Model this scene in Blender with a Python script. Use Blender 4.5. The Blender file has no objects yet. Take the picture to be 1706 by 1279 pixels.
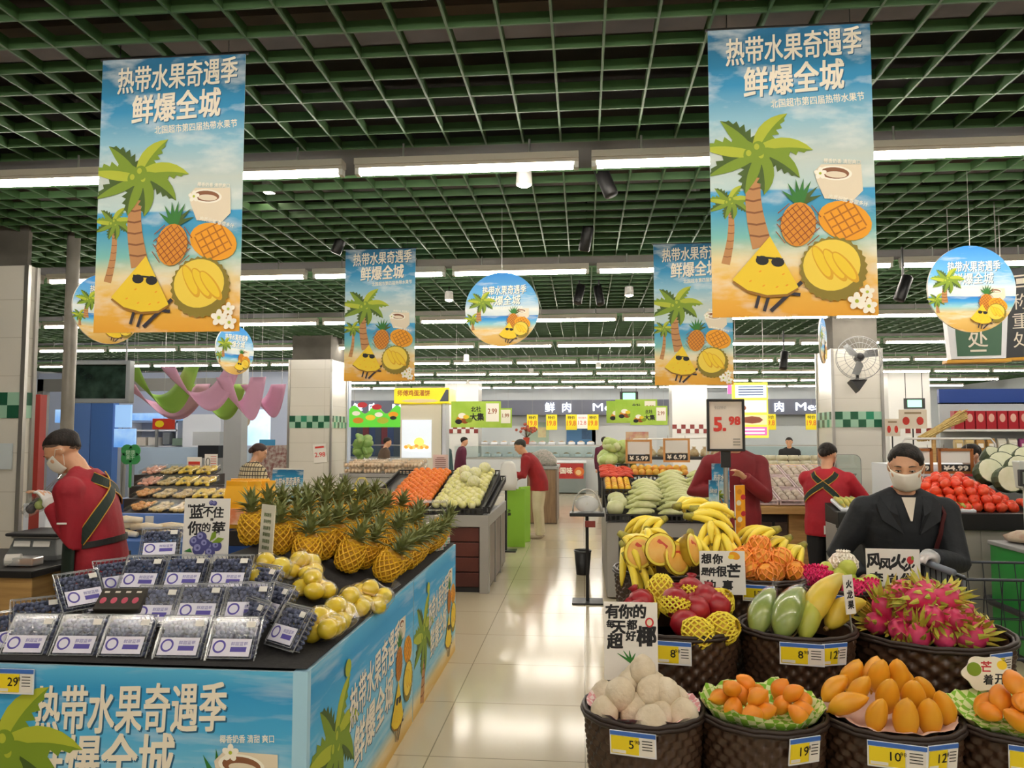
import bpy, bmesh, math, random
from mathutils import Vector, Matrix, Euler, noise
R = random.Random(7)
SC = bpy.context.scene
COL = SC.collection
PI = math.pi
D = math.radians
# ---------------------------------------------------------------- camera, world, exposure
FPX, CAMZ = 1281.0, 1.65
PITCH = math.atan(82.5 / FPX)
YAW = math.atan(119 / FPX * math.cos(PITCH))
cam = bpy.data.cameras.new('camera')
cam.sensor_width = 36.0
cam.lens = 36.0 * FPX / 1706.0
cam.clip_end = 200
cam_o = bpy.data.objects.new('camera', cam)
COL.objects.link(cam_o)
cam_o.location = (0, 0, CAMZ)
cam_o.rotation_euler = (PI / 2 + PITCH, 0, YAW)
SC.camera = cam_o
SC.view_settings.view_transform = 'Standard'
SC.view_settings.look = 'None'
SC.view_settings.gamma = 1
SC.view_settings.use_curve_mapping = False
SC.view_settings.exposure = 0.92
w = bpy.data.worlds.new('world')
SC.world = w
w.use_nodes = True
w.node_tree.nodes['Background'].inputs[0].default_value = (1, .97, .92, 1)
w.node_tree.nodes['Background'].inputs[1].default_value = .5
try:
    SC.cycles.use_denoising = True
    SC.cycles.max_bounces = 8
    SC.cycles.transparent_max_bounces = 16
    SC.cycles.caustics_reflective = False
    SC.cycles.caustics_refractive = False
except Exception:
    pass
TUBE_POWER = 32.0


def at(px, py, d):
    """the point of the room at depth d (world Y) that photograph pixel px, py looks at"""
    a, b = (px - 853) / FPX, (639.5 - py) / FPX
    cp, sp, cy, sy = math.cos(PITCH), math.sin(PITCH), math.cos(YAW), math.sin(YAW)
    r = Vector((-sy * cp + a * cy + b * sy * sp, cy * cp + a * sy - b * cy * sp, sp + b * cp))
    return Vector((0, 0, CAMZ)) + r * (d / r.y)


# ---------------------------------------------------------------- materials
def lin(c):
    if isinstance(c, str):
        c = c.lstrip('#')
        c = [int(c[i:i + 2], 16) / 255 for i in (0, 2, 4)]
        c = [x / 12.92 if x <= .04045 else ((x + .055) / 1.055) ** 2.4 for x in c]
    return (c[0], c[1], c[2], 1)


MATS = {}


def mat(name, col, rough=.5, metal=0, emit=0, col2=None, nscale=8, lo=.35, hi=.65, bump=0, bscale=40, spec=.5, sss=0, stretch=None):
    if name in MATS:
        return MATS[name]
    m = bpy.data.materials.new(name)
    m.use_nodes = True
    nt = m.node_tree
    b = nt.nodes['Principled BSDF']
    b.inputs['Base Color'].default_value = lin(col)
    b.inputs['Roughness'].default_value = rough
    b.inputs['Metallic'].default_value = metal
    b.inputs['Specular IOR Level'].default_value = spec
    if sss:
        b.inputs['Subsurface Weight'].default_value = sss
        b.inputs['Subsurface Radius'].default_value = (.02, .01, .005)
    if emit:
        b.inputs['Emission Color'].default_value = lin(col)
        b.inputs['Emission Strength'].default_value = emit
    if col2 or bump:
        tc = nt.nodes.new('ShaderNodeTexCoord')
        src = tc.outputs['Object']
        if stretch:
            mp = nt.nodes.new('ShaderNodeMapping')
            mp.inputs['Scale'].default_value = stretch
            nt.links.new(src, mp.inputs[0])
            src = mp.outputs[0]
    if col2:
        n = nt.nodes.new('ShaderNodeTexNoise')
        n.inputs['Scale'].default_value = nscale
        n.inputs['Detail'].default_value = 4
        nt.links.new(src, n.inputs['Vector'])
        cr = nt.nodes.new('ShaderNodeValToRGB')
        cr.color_ramp.elements[0].position = lo
        cr.color_ramp.elements[1].position = hi
        cr.color_ramp.elements[0].color = lin(col)
        cr.color_ramp.elements[1].color = lin(col2)
        nt.links.new(n.outputs['Fac'], cr.inputs[0])
        nt.links.new(cr.outputs[0], b.inputs['Base Color'])
        if emit:
            nt.links.new(cr.outputs[0], b.inputs['Emission Color'])
    if bump:
        n2 = nt.nodes.new('ShaderNodeTexNoise')
        n2.inputs['Scale'].default_value = bscale
        nt.links.new(src, n2.inputs['Vector'])
        bp = nt.nodes.new('ShaderNodeBump')
        bp.inputs['Strength'].default_value = bump
        bp.inputs['Distance'].default_value = .01
        nt.links.new(n2.outputs['Fac'], bp.inputs['Height'])
        nt.links.new(bp.outputs[0], b.inputs['Normal'])
    MATS[name] = m
    return m


def mat_clear(name, tint='#ffffff', gloss=.25, rough=.08, haze=0):
    """thin clear plastic or glass: mostly see-through with a glossy sheen"""
    if name in MATS:
        return MATS[name]
    m = bpy.data.materials.new(name)
    m.use_nodes = True
    nt = m.node_tree
    nt.nodes.clear()
    out = nt.nodes.new('ShaderNodeOutputMaterial')
    t = nt.nodes.new('ShaderNodeBsdfTransparent')
    t.inputs[0].default_value = lin(tint)
    g = nt.nodes.new('ShaderNodeBsdfGlossy')
    g.inputs['Roughness'].default_value = rough
    mx = nt.nodes.new('ShaderNodeMixShader')
    lw = nt.nodes.new('ShaderNodeLayerWeight')
    lw.inputs[0].default_value = gloss
    mp = nt.nodes.new('ShaderNodeMath')
    mp.operation = 'MULTIPLY_ADD'
    mp.inputs[1].default_value = .8
    mp.inputs[2].default_value = gloss * .35
    nt.links.new(lw.outputs['Facing'], mp.inputs[0])
    nt.links.new(mp.outputs[0], mx.inputs[0])
    nt.links.new(t.outputs[0], mx.inputs[1])
    nt.links.new(g.outputs[0], mx.inputs[2])
    if haze:
        df = nt.nodes.new('ShaderNodeBsdfDiffuse')
        df.inputs[0].default_value = lin('#e9ecef')
        m2 = nt.nodes.new('ShaderNodeMixShader')
        m2.inputs[0].default_value = haze
        nt.links.new(mx.outputs[0], m2.inputs[1])
        nt.links.new(df.outputs[0], m2.inputs[2])
        mx = m2
    nt.links.new(mx.outputs[0], out.inputs[0])
    MATS[name] = m
    return m


def mat_tiles(name, col, mortar, w_, h_, rough=.3, msize=.004, offset=0.0, col2=None, vec='xy', bias=0.0):
    if name in MATS:
        return MATS[name]
    m = bpy.data.materials.new(name)
    m.use_nodes = True
    nt = m.node_tree
    b = nt.nodes['Principled BSDF']
    b.inputs['Roughness'].default_value = rough
    tc = nt.nodes.new('ShaderNodeTexCoord')
    sx = nt.nodes.new('ShaderNodeSeparateXYZ')
    cx = nt.nodes.new('ShaderNodeCombineXYZ')
    nt.links.new(tc.outputs['Object'], sx.inputs[0])
    if vec == 'xy':
        nt.links.new(sx.outputs[0], cx.inputs[0])
        nt.links.new(sx.outputs[1], cx.inputs[1])
    else:
        a = nt.nodes.new('ShaderNodeMath')
        nt.links.new(sx.outputs[0], a.inputs[0])
        nt.links.new(sx.outputs[1], a.inputs[1])
        nt.links.new(a.outputs[0], cx.inputs[0])
        nt.links.new(sx.outputs[2], cx.inputs[1])
    br = nt.nodes.new('ShaderNodeTexBrick')
    br.offset = offset
    br.inputs['Color1'].default_value = lin(col)
    br.inputs['Color2'].default_value = lin(col2 or col)
    br.inputs['Mortar'].default_value = lin(mortar)
    br.inputs['Scale'].default_value = 1
    br.inputs['Mortar Size'].default_value = msize
    br.inputs['Bias'].default_value = bias
    br.inputs['Brick Width'].default_value = w_
    br.inputs['Row Height'].default_value = h_
    nt.links.new(cx.outputs[0], br.inputs['Vector'])
    nt.links.new(br.outputs['Color'], b.inputs['Base Color'])
    MATS[name] = m
    return m


def mat_ramp(name, stops, axis=2, clouds=0, rough=.6, emit=0, sheen=None):
    """print ink that changes along one axis of the sheet (a printed sky, sea and sand)"""
    if name in MATS:
        return MATS[name]
    m = bpy.data.materials.new(name)
    m.use_nodes = True
    nt = m.node_tree
    b = nt.nodes['Principled BSDF']
    b.inputs['Roughness'].default_value = rough
    tc = nt.nodes.new('ShaderNodeTexCoord')
    sx = nt.nodes.new('ShaderNodeSeparateXYZ')
    nt.links.new(tc.outputs['Generated'], sx.inputs[0])
    cr = nt.nodes.new('ShaderNodeValToRGB')
    e = cr.color_ramp.elements
    while len(e) < len(stops):
        e.new(.5)
    for i, (p, c) in enumerate(stops):
        e[i].position = p
        e[i].color = lin(c)
    nt.links.new(sx.outputs[axis], cr.inputs[0])
    src = cr.outputs[0]
    if clouds:
        mp = nt.nodes.new('ShaderNodeMapping')
        mp.inputs['Scale'].default_value = (1.5, 1, 7)
        nt.links.new(tc.outputs['Generated'], mp.inputs[0])
        n = nt.nodes.new('ShaderNodeTexNoise')
        n.inputs['Scale'].default_value = 2.2
        n.inputs['Detail'].default_value = 5
        nt.links.new(mp.outputs[0], n.inputs['Vector'])
        r2 = nt.nodes.new('ShaderNodeValToRGB')
        r2.color_ramp.elements[0].position = .5
        r2.color_ramp.elements[1].position = .75
        r2.color_ramp.elements[0].color = (0, 0, 0, 1)
        r2.color_ramp.elements[1].color = (clouds, clouds, clouds, 1)
        nt.links.new(n.outputs['Fac'], r2.inputs[0])
        mx = nt.nodes.new('ShaderNodeMix')
        mx.data_type = 'RGBA'
        nt.links.new(r2.outputs[0], mx.inputs[0])
        nt.links.new(src, mx.inputs[6])
        mx.inputs[7].default_value = lin('#f2f4f0')
        src = mx.outputs[2]
    nt.links.new(src, b.inputs['Base Color'])
    if emit:
        nt.links.new(src, b.inputs['Emission Color'])
        b.inputs['Emission Strength'].default_value = emit
    MATS[name] = m
    return m


# ---------------------------------------------------------------- mesh building
class MB:
    def __init__(s):
        s.v, s.f, s.mi, s.cur, s.T = [], [], [], 0, None

    def add(s, vs, fs, m=None):
        o = len(s.v)
        s.v += [tuple(s.T @ Vector(v)) for v in vs] if s.T else [tuple(v) for v in vs]
        s.f += [tuple(i + o for i in f) for f in fs]
        s.mi += [s.cur if m is None else m] * len(fs)
        return s

    def box(s, c, d, rot=None, m=None):
        x, y, z = d[0] / 2, d[1] / 2, d[2] / 2
        vs = [Vector((a * x, b * y, e * z)) for a in (-1, 1) for b in (-1, 1) for e in (-1, 1)]
        if rot is not None:
            q = rot if isinstance(rot, Matrix) else Euler(rot).to_matrix()
            vs = [q @ v for v in vs]
        vs = [v + Vector(c) for v in vs]
        return s.add(vs, [(0, 1, 3, 2), (4, 6, 7, 5), (0, 4, 5, 1), (2, 3, 7, 6), (0, 2, 6, 4), (1, 5, 7, 3)], m)

    def box2(s, a, b, m=None):
        return s.box([(a[i] + b[i]) / 2 for i in range(3)], [abs(b[i] - a[i]) for i in range(3)], None, m)

    def tube(s, pts, r, n=8, m=None, cap=True, closed=False, flat=1.0):
        pts = [Vector(p) for p in pts]
        k = len(pts)
        rs = r if isinstance(r, (list, tuple)) else [r] * k
        tang = []
        for i in range(k):
            if closed:
                t = pts[(i + 1) % k] - pts[i - 1]
            else:
                t = pts[min(i + 1, k - 1)] - pts[max(i - 1, 0)]
            tang.append(t.normalized() if t.length > 1e-9 else Vector((0, 0, 1)))
        u = tang[0].orthogonal().normalized()
        if abs(tang[0].z) < .9:
            u = tang[0].cross(Vector((0, 0, 1))).normalized()
        vs, fs = [], []
        for i in range(k):
            t = tang[i]
            u = (u - t * u.dot(t))
            u = u.normalized() if u.length > 1e-6 else t.orthogonal().normalized()
            q = t.cross(u)
            for j in range(n):
                a = 2 * PI * j / n
                vs.append(pts[i] + (u * math.cos(a) + q * (math.sin(a) * flat)) * rs[i])
        for i in range(k if closed else k - 1):
            a, b = i * n, ((i + 1) % k) * n
            for j in range(n):
                j2 = (j + 1) % n
                fs.append((a + j, a + j2, b + j2, b + j))
        if cap and not closed:
            fs.append(tuple(reversed(range(n))))
            fs.append(tuple(range((k - 1) * n, k * n)))
        return s.add(vs, fs, m)

    def lathe(s, prof, n=16, c=(0, 0, 0), sx=1, sy=1, m=None, rot=None, fn=None, cap=True):
        vs, fs = [], []
        for (r, z) in prof:
            for j in range(n):
                a = 2 * PI * j / n
                rr = r if fn is None else fn(r, z, a)
                vs.append(Vector((rr * math.cos(a) * sx, rr * math.sin(a) * sy, z)))
        for i in range(len(prof) - 1):
            for j in range(n):
                j2 = (j + 1) % n
                fs.append((i * n + j, i * n + j2, (i + 1) * n + j2, (i + 1) * n + j))
        if cap and prof[0][0] > 1e-6:
            fs.append(tuple(reversed(range(n))))
        if cap and prof[-1][0] > 1e-6:
            fs.append(tuple(range((len(prof) - 1) * n, len(prof) * n)))
        if rot is not None:
            q = rot if isinstance(rot, Matrix) else Euler(rot).to_matrix()
            vs = [q @ v for v in vs]
        vs = [v + Vector(c) for v in vs]
        return s.add(vs, fs, m)

    def ell(s, c, r, n=12, k=8, rot=None, m=None):
        if not isinstance(r, (list, tuple)):
            r = (r, r, r)
        prof = [(math.sin(PI * i / k), -math.cos(PI * i / k)) for i in range(k + 1)]
        prof[0] = (1e-5, -1)
        prof[-1] = (1e-5, 1)
        vs, fs = [], []
        for (a, z) in prof:
            for j in range(n):
                t = 2 * PI * j / n
                vs.append(Vector((a * math.cos(t) * r[0], a * math.sin(t) * r[1], z * r[2])))
        for i in range(k):
            for j in range(n):
                j2 = (j + 1) % n
                fs.append((i * n + j, i * n + j2, (i + 1) * n + j2, (i + 1) * n + j))
        if rot is not None:
            q = rot if isinstance(rot, Matrix) else Euler(rot).to_matrix()
            vs = [q @ v for v in vs]
        return s.add([v + Vector(c) for v in vs], fs, m)

    def loft(s, rings, m=None, cap=True):
        n = len(rings[0])
        vs = [p for r_ in rings for p in r_]
        fs = []
        for i in range(len(rings) - 1):
            for j in range(n):
                j2 = (j + 1) % n
                fs.append((i * n + j, i * n + j2, (i + 1) * n + j2, (i + 1) * n + j))
        if cap:
            fs.append(tuple(reversed(range(n))))
            fs.append(tuple(range((len(rings) - 1) * n, len(rings) * n)))
        return s.add(vs, fs, m)

    def poly(s, pts, m=None):
        return s.add(pts, [tuple(range(len(pts)))], m)

    def prism(s, pts, ext, m=None):
        """polygon (list of 3D points) pushed along ext"""
        e = Vector(ext)
        n = len(pts)
        vs = [Vector(p) for p in pts] + [Vector(p) + e for p in pts]
        fs = [tuple(reversed(range(n))), tuple(range(n, 2 * n))]
        fs += [(i, (i + 1) % n, n + (i + 1) % n, n + i) for i in range(n)]
        return s.add(vs, fs, m)

    def grid(s, nx, ny, fn, m=None):
        vs = [fn(i / nx, j / ny) for j in range(ny + 1) for i in range(nx + 1)]
        fs = [(j * (nx + 1) + i, j * (nx + 1) + i + 1, (j + 1) * (nx + 1) + i + 1, (j + 1) * (nx + 1) + i) for j in range(ny) for i in range(nx)]
        return s.add(vs, fs, m)

    def mesh_in(s, me, T, m=None):
        o = [T @ v.co for v in me.vertices]
        return s.add(o, [tuple(p.vertices) for p in me.polygons], m)

    def mesh(s, name, mats, smooth=False):
        me = bpy.data.meshes.new(name)
        me.from_pydata(s.v, [], s.f)
        for x in (mats if isinstance(mats, (list, tuple)) else [mats]):
            me.materials.append(x)
        me.polygons.foreach_set('material_index', s.mi)
        if smooth:
            me.polygons.foreach_set('use_smooth', [True] * len(s.f))
        me.update()
        return me

    def build(s, name, mats, parent=None, smooth=False, bevel=0, loc=None, solid=0):
        me = s.mesh(name, mats, smooth)
        o = link(name, me, parent)
        if loc is not None:
            o.location = loc
        if solid:
            md = o.modifiers.new('thick', 'SOLIDIFY')
            md.thickness = solid
            md.offset = 0
        if bevel:
            md = o.modifiers.new('bevel', 'BEVEL')
            md.width = bevel
            md.segments = 2
            md.limit_method = 'ANGLE'
        return o


def link(name, data, parent=None):
    o = bpy.data.objects.new(name, data)
    COL.objects.link(o)
    if parent is not None:
        o.parent = parent
    return o


def tag(o, label, cat, group=None, kind=None, loc=None, rot=None, scale=None):
    o['label'] = label
    o['category'] = cat
    if group:
        o['group'] = group
    if kind:
        o['kind'] = kind
    if loc is not None:
        o.location = loc
    if rot is not None:
        o.rotation_euler = rot
    if scale is not None:
        o.scale = (scale,) * 3 if not isinstance(scale, (list, tuple)) else scale
    return o


def thing(name, label, cat, loc=(0, 0, 0), rot=(0, 0, 0), group=None, scale=None):
    return tag(link(name, None), label, cat, group, None, loc, rot, scale)


def hook(t, x, z, y=.004, m=None):
    """wire hook laid across the ceiling grid"""
    MB().tube([(x - .12, y, z), (x + .12, y, z)], .002, 4).build('hook', m or MATS['black_plastic'], t)


def struct(o):
    o['kind'] = 'structure'
    return o


def dup(root, loc=None, rot=None, label=None, group=None, scale=None):
    c = root.copy()
    COL.objects.link(c)
    for ch in list(root.children):
        a = ch.copy()
        COL.objects.link(a)
        a.parent = c
        for g in ch.children:
            b = g.copy()
            COL.objects.link(b)
            b.parent = a
    if loc is not None:
        c.location = loc
    if rot is not None:
        c.rotation_euler = rot
    if scale is not None:
        c.scale = (scale,) * 3 if not isinstance(scale, (list, tuple)) else scale
    if label:
        c['label'] = label
    if group:
        c['group'] = group
    return c


class Kind:
    """one of a kind, then copies: the first call moves the original itself"""
    def __init__(s, root):
        s.root, s.used = root, False

    def put(s, loc, rot=(0, 0, 0), label=None, group=None, scale=None):
        if not s.used:
            s.used = True
            o = s.root
            o.location = loc
            o.rotation_euler = rot
            if scale is not None:
                o.scale = (scale,) * 3 if not isinstance(scale, (list, tuple)) else scale
            if label:
                o['label'] = label
            if group:
                o['group'] = group
            return o
        return dup(s.root, loc, rot, label, group, scale if scale is not None else (1, 1, 1))


_tmp = bpy.data.scenes.new('tmp')


def evaluated(me, mods):
    """mesh after modifiers, worked out in an empty side scene"""
    o = bpy.data.objects.new('tmp', me)
    _tmp.collection.objects.link(o)
    for typ, kw in mods:
        md = o.modifiers.new(typ, typ)
        for k, v in kw.items():
            setattr(md, k, v)
    _tmp.view_layers[0].update()
    dg = _tmp.view_layers[0].depsgraph
    r = bpy.data.meshes.new_from_object(o.evaluated_get(dg), depsgraph=dg)
    bpy.data.objects.remove(o)
    return r


def skin(mb, vox, name, material, parent, smooth=3, dec=None):
    """closed overlapping shapes fused into one continuous smooth surface"""
    me = mb.mesh(name, material)
    mods = [('REMESH', dict(mode='VOXEL', voxel_size=vox, use_smooth_shade=True))]
    if smooth:
        mods.append(('SMOOTH', dict(factor=.5, iterations=smooth)))
    r = evaluated(me, mods)
    r.name = name
    r.materials.clear()
    r.materials.append(material)
    r.polygons.foreach_set('use_smooth', [True] * len(r.polygons))
    r.polygons.foreach_set('material_index', [0] * len(r.polygons))
    bpy.data.meshes.remove(me)
    return link(name, r, parent)


_tc = {}


def text_mesh(body, bold=0.0, shear=0.0):
    """lettering one unit high, centred on its own middle, lying in local XY"""
    k = (body, bold, shear)
    if k in _tc:
        return _tc[k]
    cu = bpy.data.curves.new('lettering', 'FONT')
    cu.body = body
    cu.size = 1
    cu.offset = bold
    cu.shear = shear
    cu.resolution_u = 2
    cu.align_x = 'CENTER'
    o = bpy.data.objects.new('tmp', cu)
    _tmp.collection.objects.link(o)
    _tmp.view_layers[0].update()
    dg = _tmp.view_layers[0].depsgraph
    me = bpy.data.meshes.new_from_object(o.evaluated_get(dg), depsgraph=dg)
    bpy.data.objects.remove(o)
    if len(me.vertices):
        xs = [v.co.x for v in me.vertices]
        ys = [v.co.y for v in me.vertices]
        cx, cy = (min(xs) + max(xs)) / 2, (min(ys) + max(ys)) / 2
        me.transform(Matrix.Translation((-cx, -cy, 0)))
        me['w'] = max(xs) - min(xs)
        me['h'] = max(ys) - min(ys)
    _tc[k] = me
    return me


def put_text(mb, body, c, width, height, m, ang=0, bold=0.0, shear=0.0, y=0.0):
    """lettering fitted to width x height (either may be None) in the sheet's XZ plane, facing -Y"""
    me = text_mesh(body, 0.0, shear)
    if not len(me.vertices):
        return
    sx = width / me['w'] if width else height / me['h']
    sy = height / me['h'] if height else sx
    ca, sa = math.cos(ang), math.sin(ang)
    q = bold * sx * .8
    for k, (dx, dz) in enumerate(((0, 0),) if not bold else ((-q, -q), (q, -q), (q, q), (-q, q), (0, 0))):
        T = Matrix(((sx * ca, -sy * sa, 0, c[0] + dx), (0, 0, 0, y - k * .00002), (sx * sa, sy * ca, 0, c[1] + dz), (0, 0, 0, 1)))
        mb.mesh_in(me, T, m)
# ---------------------------------------------------------------- the room
CEIL = 3.25
ROWS = [-1.5, 1.3, 4.1, 6.85, 9.8, 12.7, 15.7, 18.7, 21.6, 24.3]
XL, XR, YB, YF = -14.0, 12.5, 26.6, -3.5
m_floor = mat_tiles('floor_tile', '#ccbfa4', '#8f846d', .8, .8, .13, .0035, col2='#c9bb9e')
m_white = mat('white_paint', '#d9d8d4', .6)
m_wall = mat('cool_wall_panel', '#b9c1c6', .5, col2='#c6ccd0', nscale=.6)
m_dark = mat('dark_soffit', '#3a3531', .9, col2='#23211f', nscale=1.3)
m_grid = mat('green_grid', '#416439', .6, col2='#33522d', nscale=.8)
m_metal = mat('brushed_metal', '#a9a7a2', .35, .8)
m_grey = mat('grey_paint', '#8f9090', .5)
m_black = mat('black_plastic', '#161516', .45)
m_charc = mat('charcoal', '#2b2a2b', .55)
m_housing = mat('lamp_housing', '#b5ada0', .5)
m_tube = mat('lamp_tube', '#fff7ea', .4, emit=TUBE_POWER)
m_paper = mat('paper', '#e9e5de', .7)
m_ink = mat('black_ink', '#15130f', .6)
m_inkred = mat('red_ink', '#d23a2e', .6)
m_inkpale = mat('pale_ink', '#efe6d6', .6)
m_inkblue = mat('blue_ink', '#3f63b8', .6)
m_yellow = mat('yellow_card', '#efd61f', .5)
m_bluecard = mat('blue_card', '#3c6ec4', .5)
m_white2 = mat('white_card', '#e8ebf2', .45)
m_clear = mat_clear('clear_plastic', gloss=.14, rough=.13)
m_clear2 = mat_clear('clear_film', gloss=.12, rough=.18)
m_frost = mat_clear('frosted_plastic', gloss=.3, rough=.12, haze=.28)
m_glass = mat_clear('glass_pane', '#eef6f5', .1, .03)
m_wood = mat('pale_wood', '#b08a52', .45, col2='#c79f63', nscale=3, stretch=(1, 1, 14))
m_woodg = mat('grey_wood', '#6f6155', .5, col2='#8a7b6b', nscale=4, stretch=(6, 6, .6))
m_redbrown = mat('red_brown_board', '#4a1f18', .5, col2='#5d2a20', nscale=3)

MB().box2((XL, YF, -.1), (XR, YB, 0)).build('floor', m_floor)
for o in ('floor',):
    struct(bpy.data.objects[o])
struct(MB().box2((XL, YB, 0), (XR, YB + .2, 4.2)).build('wall_back', m_wall))
struct(MB().box2((XL - .2, YF, 0), (XL, YB, 4.2)).build('wall_left', m_wall))
struct(MB().box2((XR, YF, 0), (XR + .2, YB, 4.2)).build('wall_right', m_wall))
struct(MB().box2((XL, YF - .2, 0), (XR, YF, 4.2)).build('wall_front', m_white))
struct(MB().box2((XL, YF, 4.2), (XR, YB, 4.35)).build('ceiling', m_dark))
# ducts and pipes above the open grid
b = MB()
for y, z, dz, dy in ((1.9, 3.75, .35, .5), (3.35, 3.6, .18, .3), (5.6, 3.7, .3, .5), (8.3, 3.7, .35, .6), (11.4, 3.7, .3, .5), (14.4, 3.7, .3, .5)):
    b.box2((XL + .3, y - dy / 2, z - dz / 2), (XR - .3, y + dy / 2, z + dz / 2))
for x in (-6.2, -3.1, .9, 3.9, 7.5):
    b.tube([(x, 0, 3.62), (x, 26, 3.62)], .05, 8, 1)
struct(b.build('trim_ducts', [mat('duct', '#54473d', .8, col2='#3b342f', nscale=2), m_charc]))
# open cell ceiling grid with dark lamp channels between the fields
b = MB()
P = .2065
for a, c in zip(ROWS, ROWS[1:] + [YB - .1]):
    y0, y1 = a + .52, c + .05
    n = int((y1 - y0) / P)
    off = y1 - n * P
    x = XL + .05
    k = 0
    while x < XR:
        b.box2((x - .005, off, CEIL), (x + .005, y1, CEIL + .05))
        x += P
    for i in range(n + 1):
        y = off + i * P
        b.box2((XL + .05, y - .005, CEIL + .001), (XR - .05, y + .005, CEIL + .048))
struct(b.build('ceiling_grid', m_grid))
b = MB()
for y in ROWS:
    b.box2((XL + .1, y + .06, CEIL + .01), (XR - .1, y + .5, CEIL + .12))
struct(b.build('trim_channels', m_charc))

# strip lamps
t = thing('ceiling_strip_lamp', 'white tube strip lamp hung in a continuous row under the green grid', 'lamp', group='strip lamps in rows')
b = MB()
LEN = 1.235
b.box((0, 0, .05), (LEN, .085, .035)).box((0, 0, .025), (LEN, .06, .02))
b.build('housing', m_housing, t)
b = MB()
b.tube([(-LEN / 2 + .03, 0, 0), (LEN / 2 - .03, 0, 0)], .02, 6)
b.build('lamp_tube', m_tube, t)
for sx in (-1, 1):
    MB().box((sx * (LEN / 2 - .012), 0, .01), (.024, .05, .055)).build('end_cap', m_white, t)
    MB().tube([(sx * .35, 0, .06), (sx * .35, 0, .155)], .006, 6).build('hanger', m_metal, t)
K = Kind(t)
LROW = ('crossing behind the camera', 'just above the viewer', 'directly behind the two big beach banners', 'crossing behind the round beach sign', 'third behind the beach banners',
        'crossing above the tiled columns', 'fifth behind the beach banners', 'third out from the back wall', 'second out from the back wall', 'closest to the back wall')
for ri, y in enumerate(ROWS):
    x = -9.5 + ((ri * .37) % 1.3) if ri != 2 else -9.77
    lo, hi = (-4.2, 5.5) if y < 5 else ((-6.5, 7) if y < 8 else (-9.6 if y < 14 else -13.4, 11.6))
    while x > lo + 1.31:
        x -= 1.305
    while x < hi:
        if x > lo and not (ri == 5 and -4.9 < x < -3.9):
            K.put((x, y, 3.1), label='white strip lamp in the row ' + LROW[ri], group='strip lamps ' + LROW[ri])
        x += 1.305

# tiled columns
m_tile = mat_tiles('white_wall_tile', '#dcd8ce', '#c3bdb1', 2.0, .3, .18, .003, vec='z')
m_g1, m_g2, m_g3 = mat('dark_green_tile', '#1d5a40', .2), mat('mid_green_tile', '#2f8a68', .2), mat('pale_green_tile', '#9cc7ad', .2)


def column(x0, x1, y0, y1, z1, band, trim=.035, tz=.1, capz=4.2):
    b = MB()
    b.box2((x0, y0, 0), (x1, y1, z1), 0)
    b.box2((x0 + .03, y0 + .03, z1), (x1 - .03, y1 - .03, capz), 2)
    for x in (x0, x1):
        for y in (y0, y1):
            b.box((x, y, z1 / 2), (trim, trim, z1), None, 1)
    w_ = (x1 - x0 - trim)
    n = round(w_ / tz)
    for i in range(n):
        for j in range(2):
            g = (3, 5) if (i + j) % 2 else (4, 3)
            col = 5 if (i + j) % 2 == 0 else (3 if R.random() < .6 else 4)
            s = w_ / n
            b.box((x0 + trim / 2 + (i + .5) * s, y0, band + (j + .5) * tz), (s, .024, tz), None, col)
    w_ = (y1 - y0 - trim)
    n = max(1, round(w_ / tz))
    for x in (x0, x1):
        for i in range(n):
            for j in range(2):
                col = 5 if (i + j) % 2 == 0 else (3 if R.random() < .6 else 4)
                s = w_ / n
                b.box((x, y0 + trim / 2 + (i + .5) * s, band + (j + .5) * tz), (.024, s, tz), None, col)
    return struct(b.build('column', [m_tile, m_metal, mat('raw_concrete', '#6b6760', .9, col2='#5a5751', nscale=3), m_g1, m_g2, m_g3]))


column(-4.80, -4.09, 12.2, 13.0, 2.86, 1.74)
column(3.19, 3.80, 10.2, 10.85, 2.74, 1.73)
column(-5.6, -4.34, 5.6, 5.70, 2.97, 1.77, tz=.1)
# far columns near the meat counter with a red and white check
for x0, y0 in ((2.55, 22.5), (-4.1, 22.6), (7.6, 20.0)):
    b = MB()
    b.box2((x0, y0, 0), (x0 + 1.0, y0 + .8, 4.2), 0)
    for i in range(8):
        for j in range(2):
            b.box((x0 + (i + .5) / 8, y0, 1.72 + j * .125), (.125, .03, .125), None, 1 if (i + j) % 2 else 0)
    struct(b.build('column', [mat('white_panel', '#d8d8d6', .4), mat('dark_red_tile', '#7d2320', .3)]))
# grey conduit post beside the near column
o = MB().tube([(-4.18, 5.9, 0), (-4.18, 5.9, 4.2)], .05, 12).build('steel_pipe', mat('dull_steel', '#a09b92', .5, .3, col2='#86817a', nscale=3), smooth=True)
tag(o, 'grey steel pipe standing upright beside the tiled column at left', 'pipe')

# back wall fascia with lit lettering
b = MB()
b.box2((-8.6, 25.9, 2.27), (8.8, 26.55, 2.78))
struct(b.build('trim_fascia', mat('slate_fascia', '#55596a', .5)))
m_lit = mat('lit_lettering', '#f4f8ff', .4, emit=1.1)


def letters(name, body, c, h, label, d=.05, m=None, group=None, bold=.0, width=None):
    b = MB()
    put_text(b, body, (0, 0), width, h, 0)
    o = b.build(name, m or m_lit, solid=d)
    return tag(o, label, 'lettering', group, loc=c)


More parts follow.
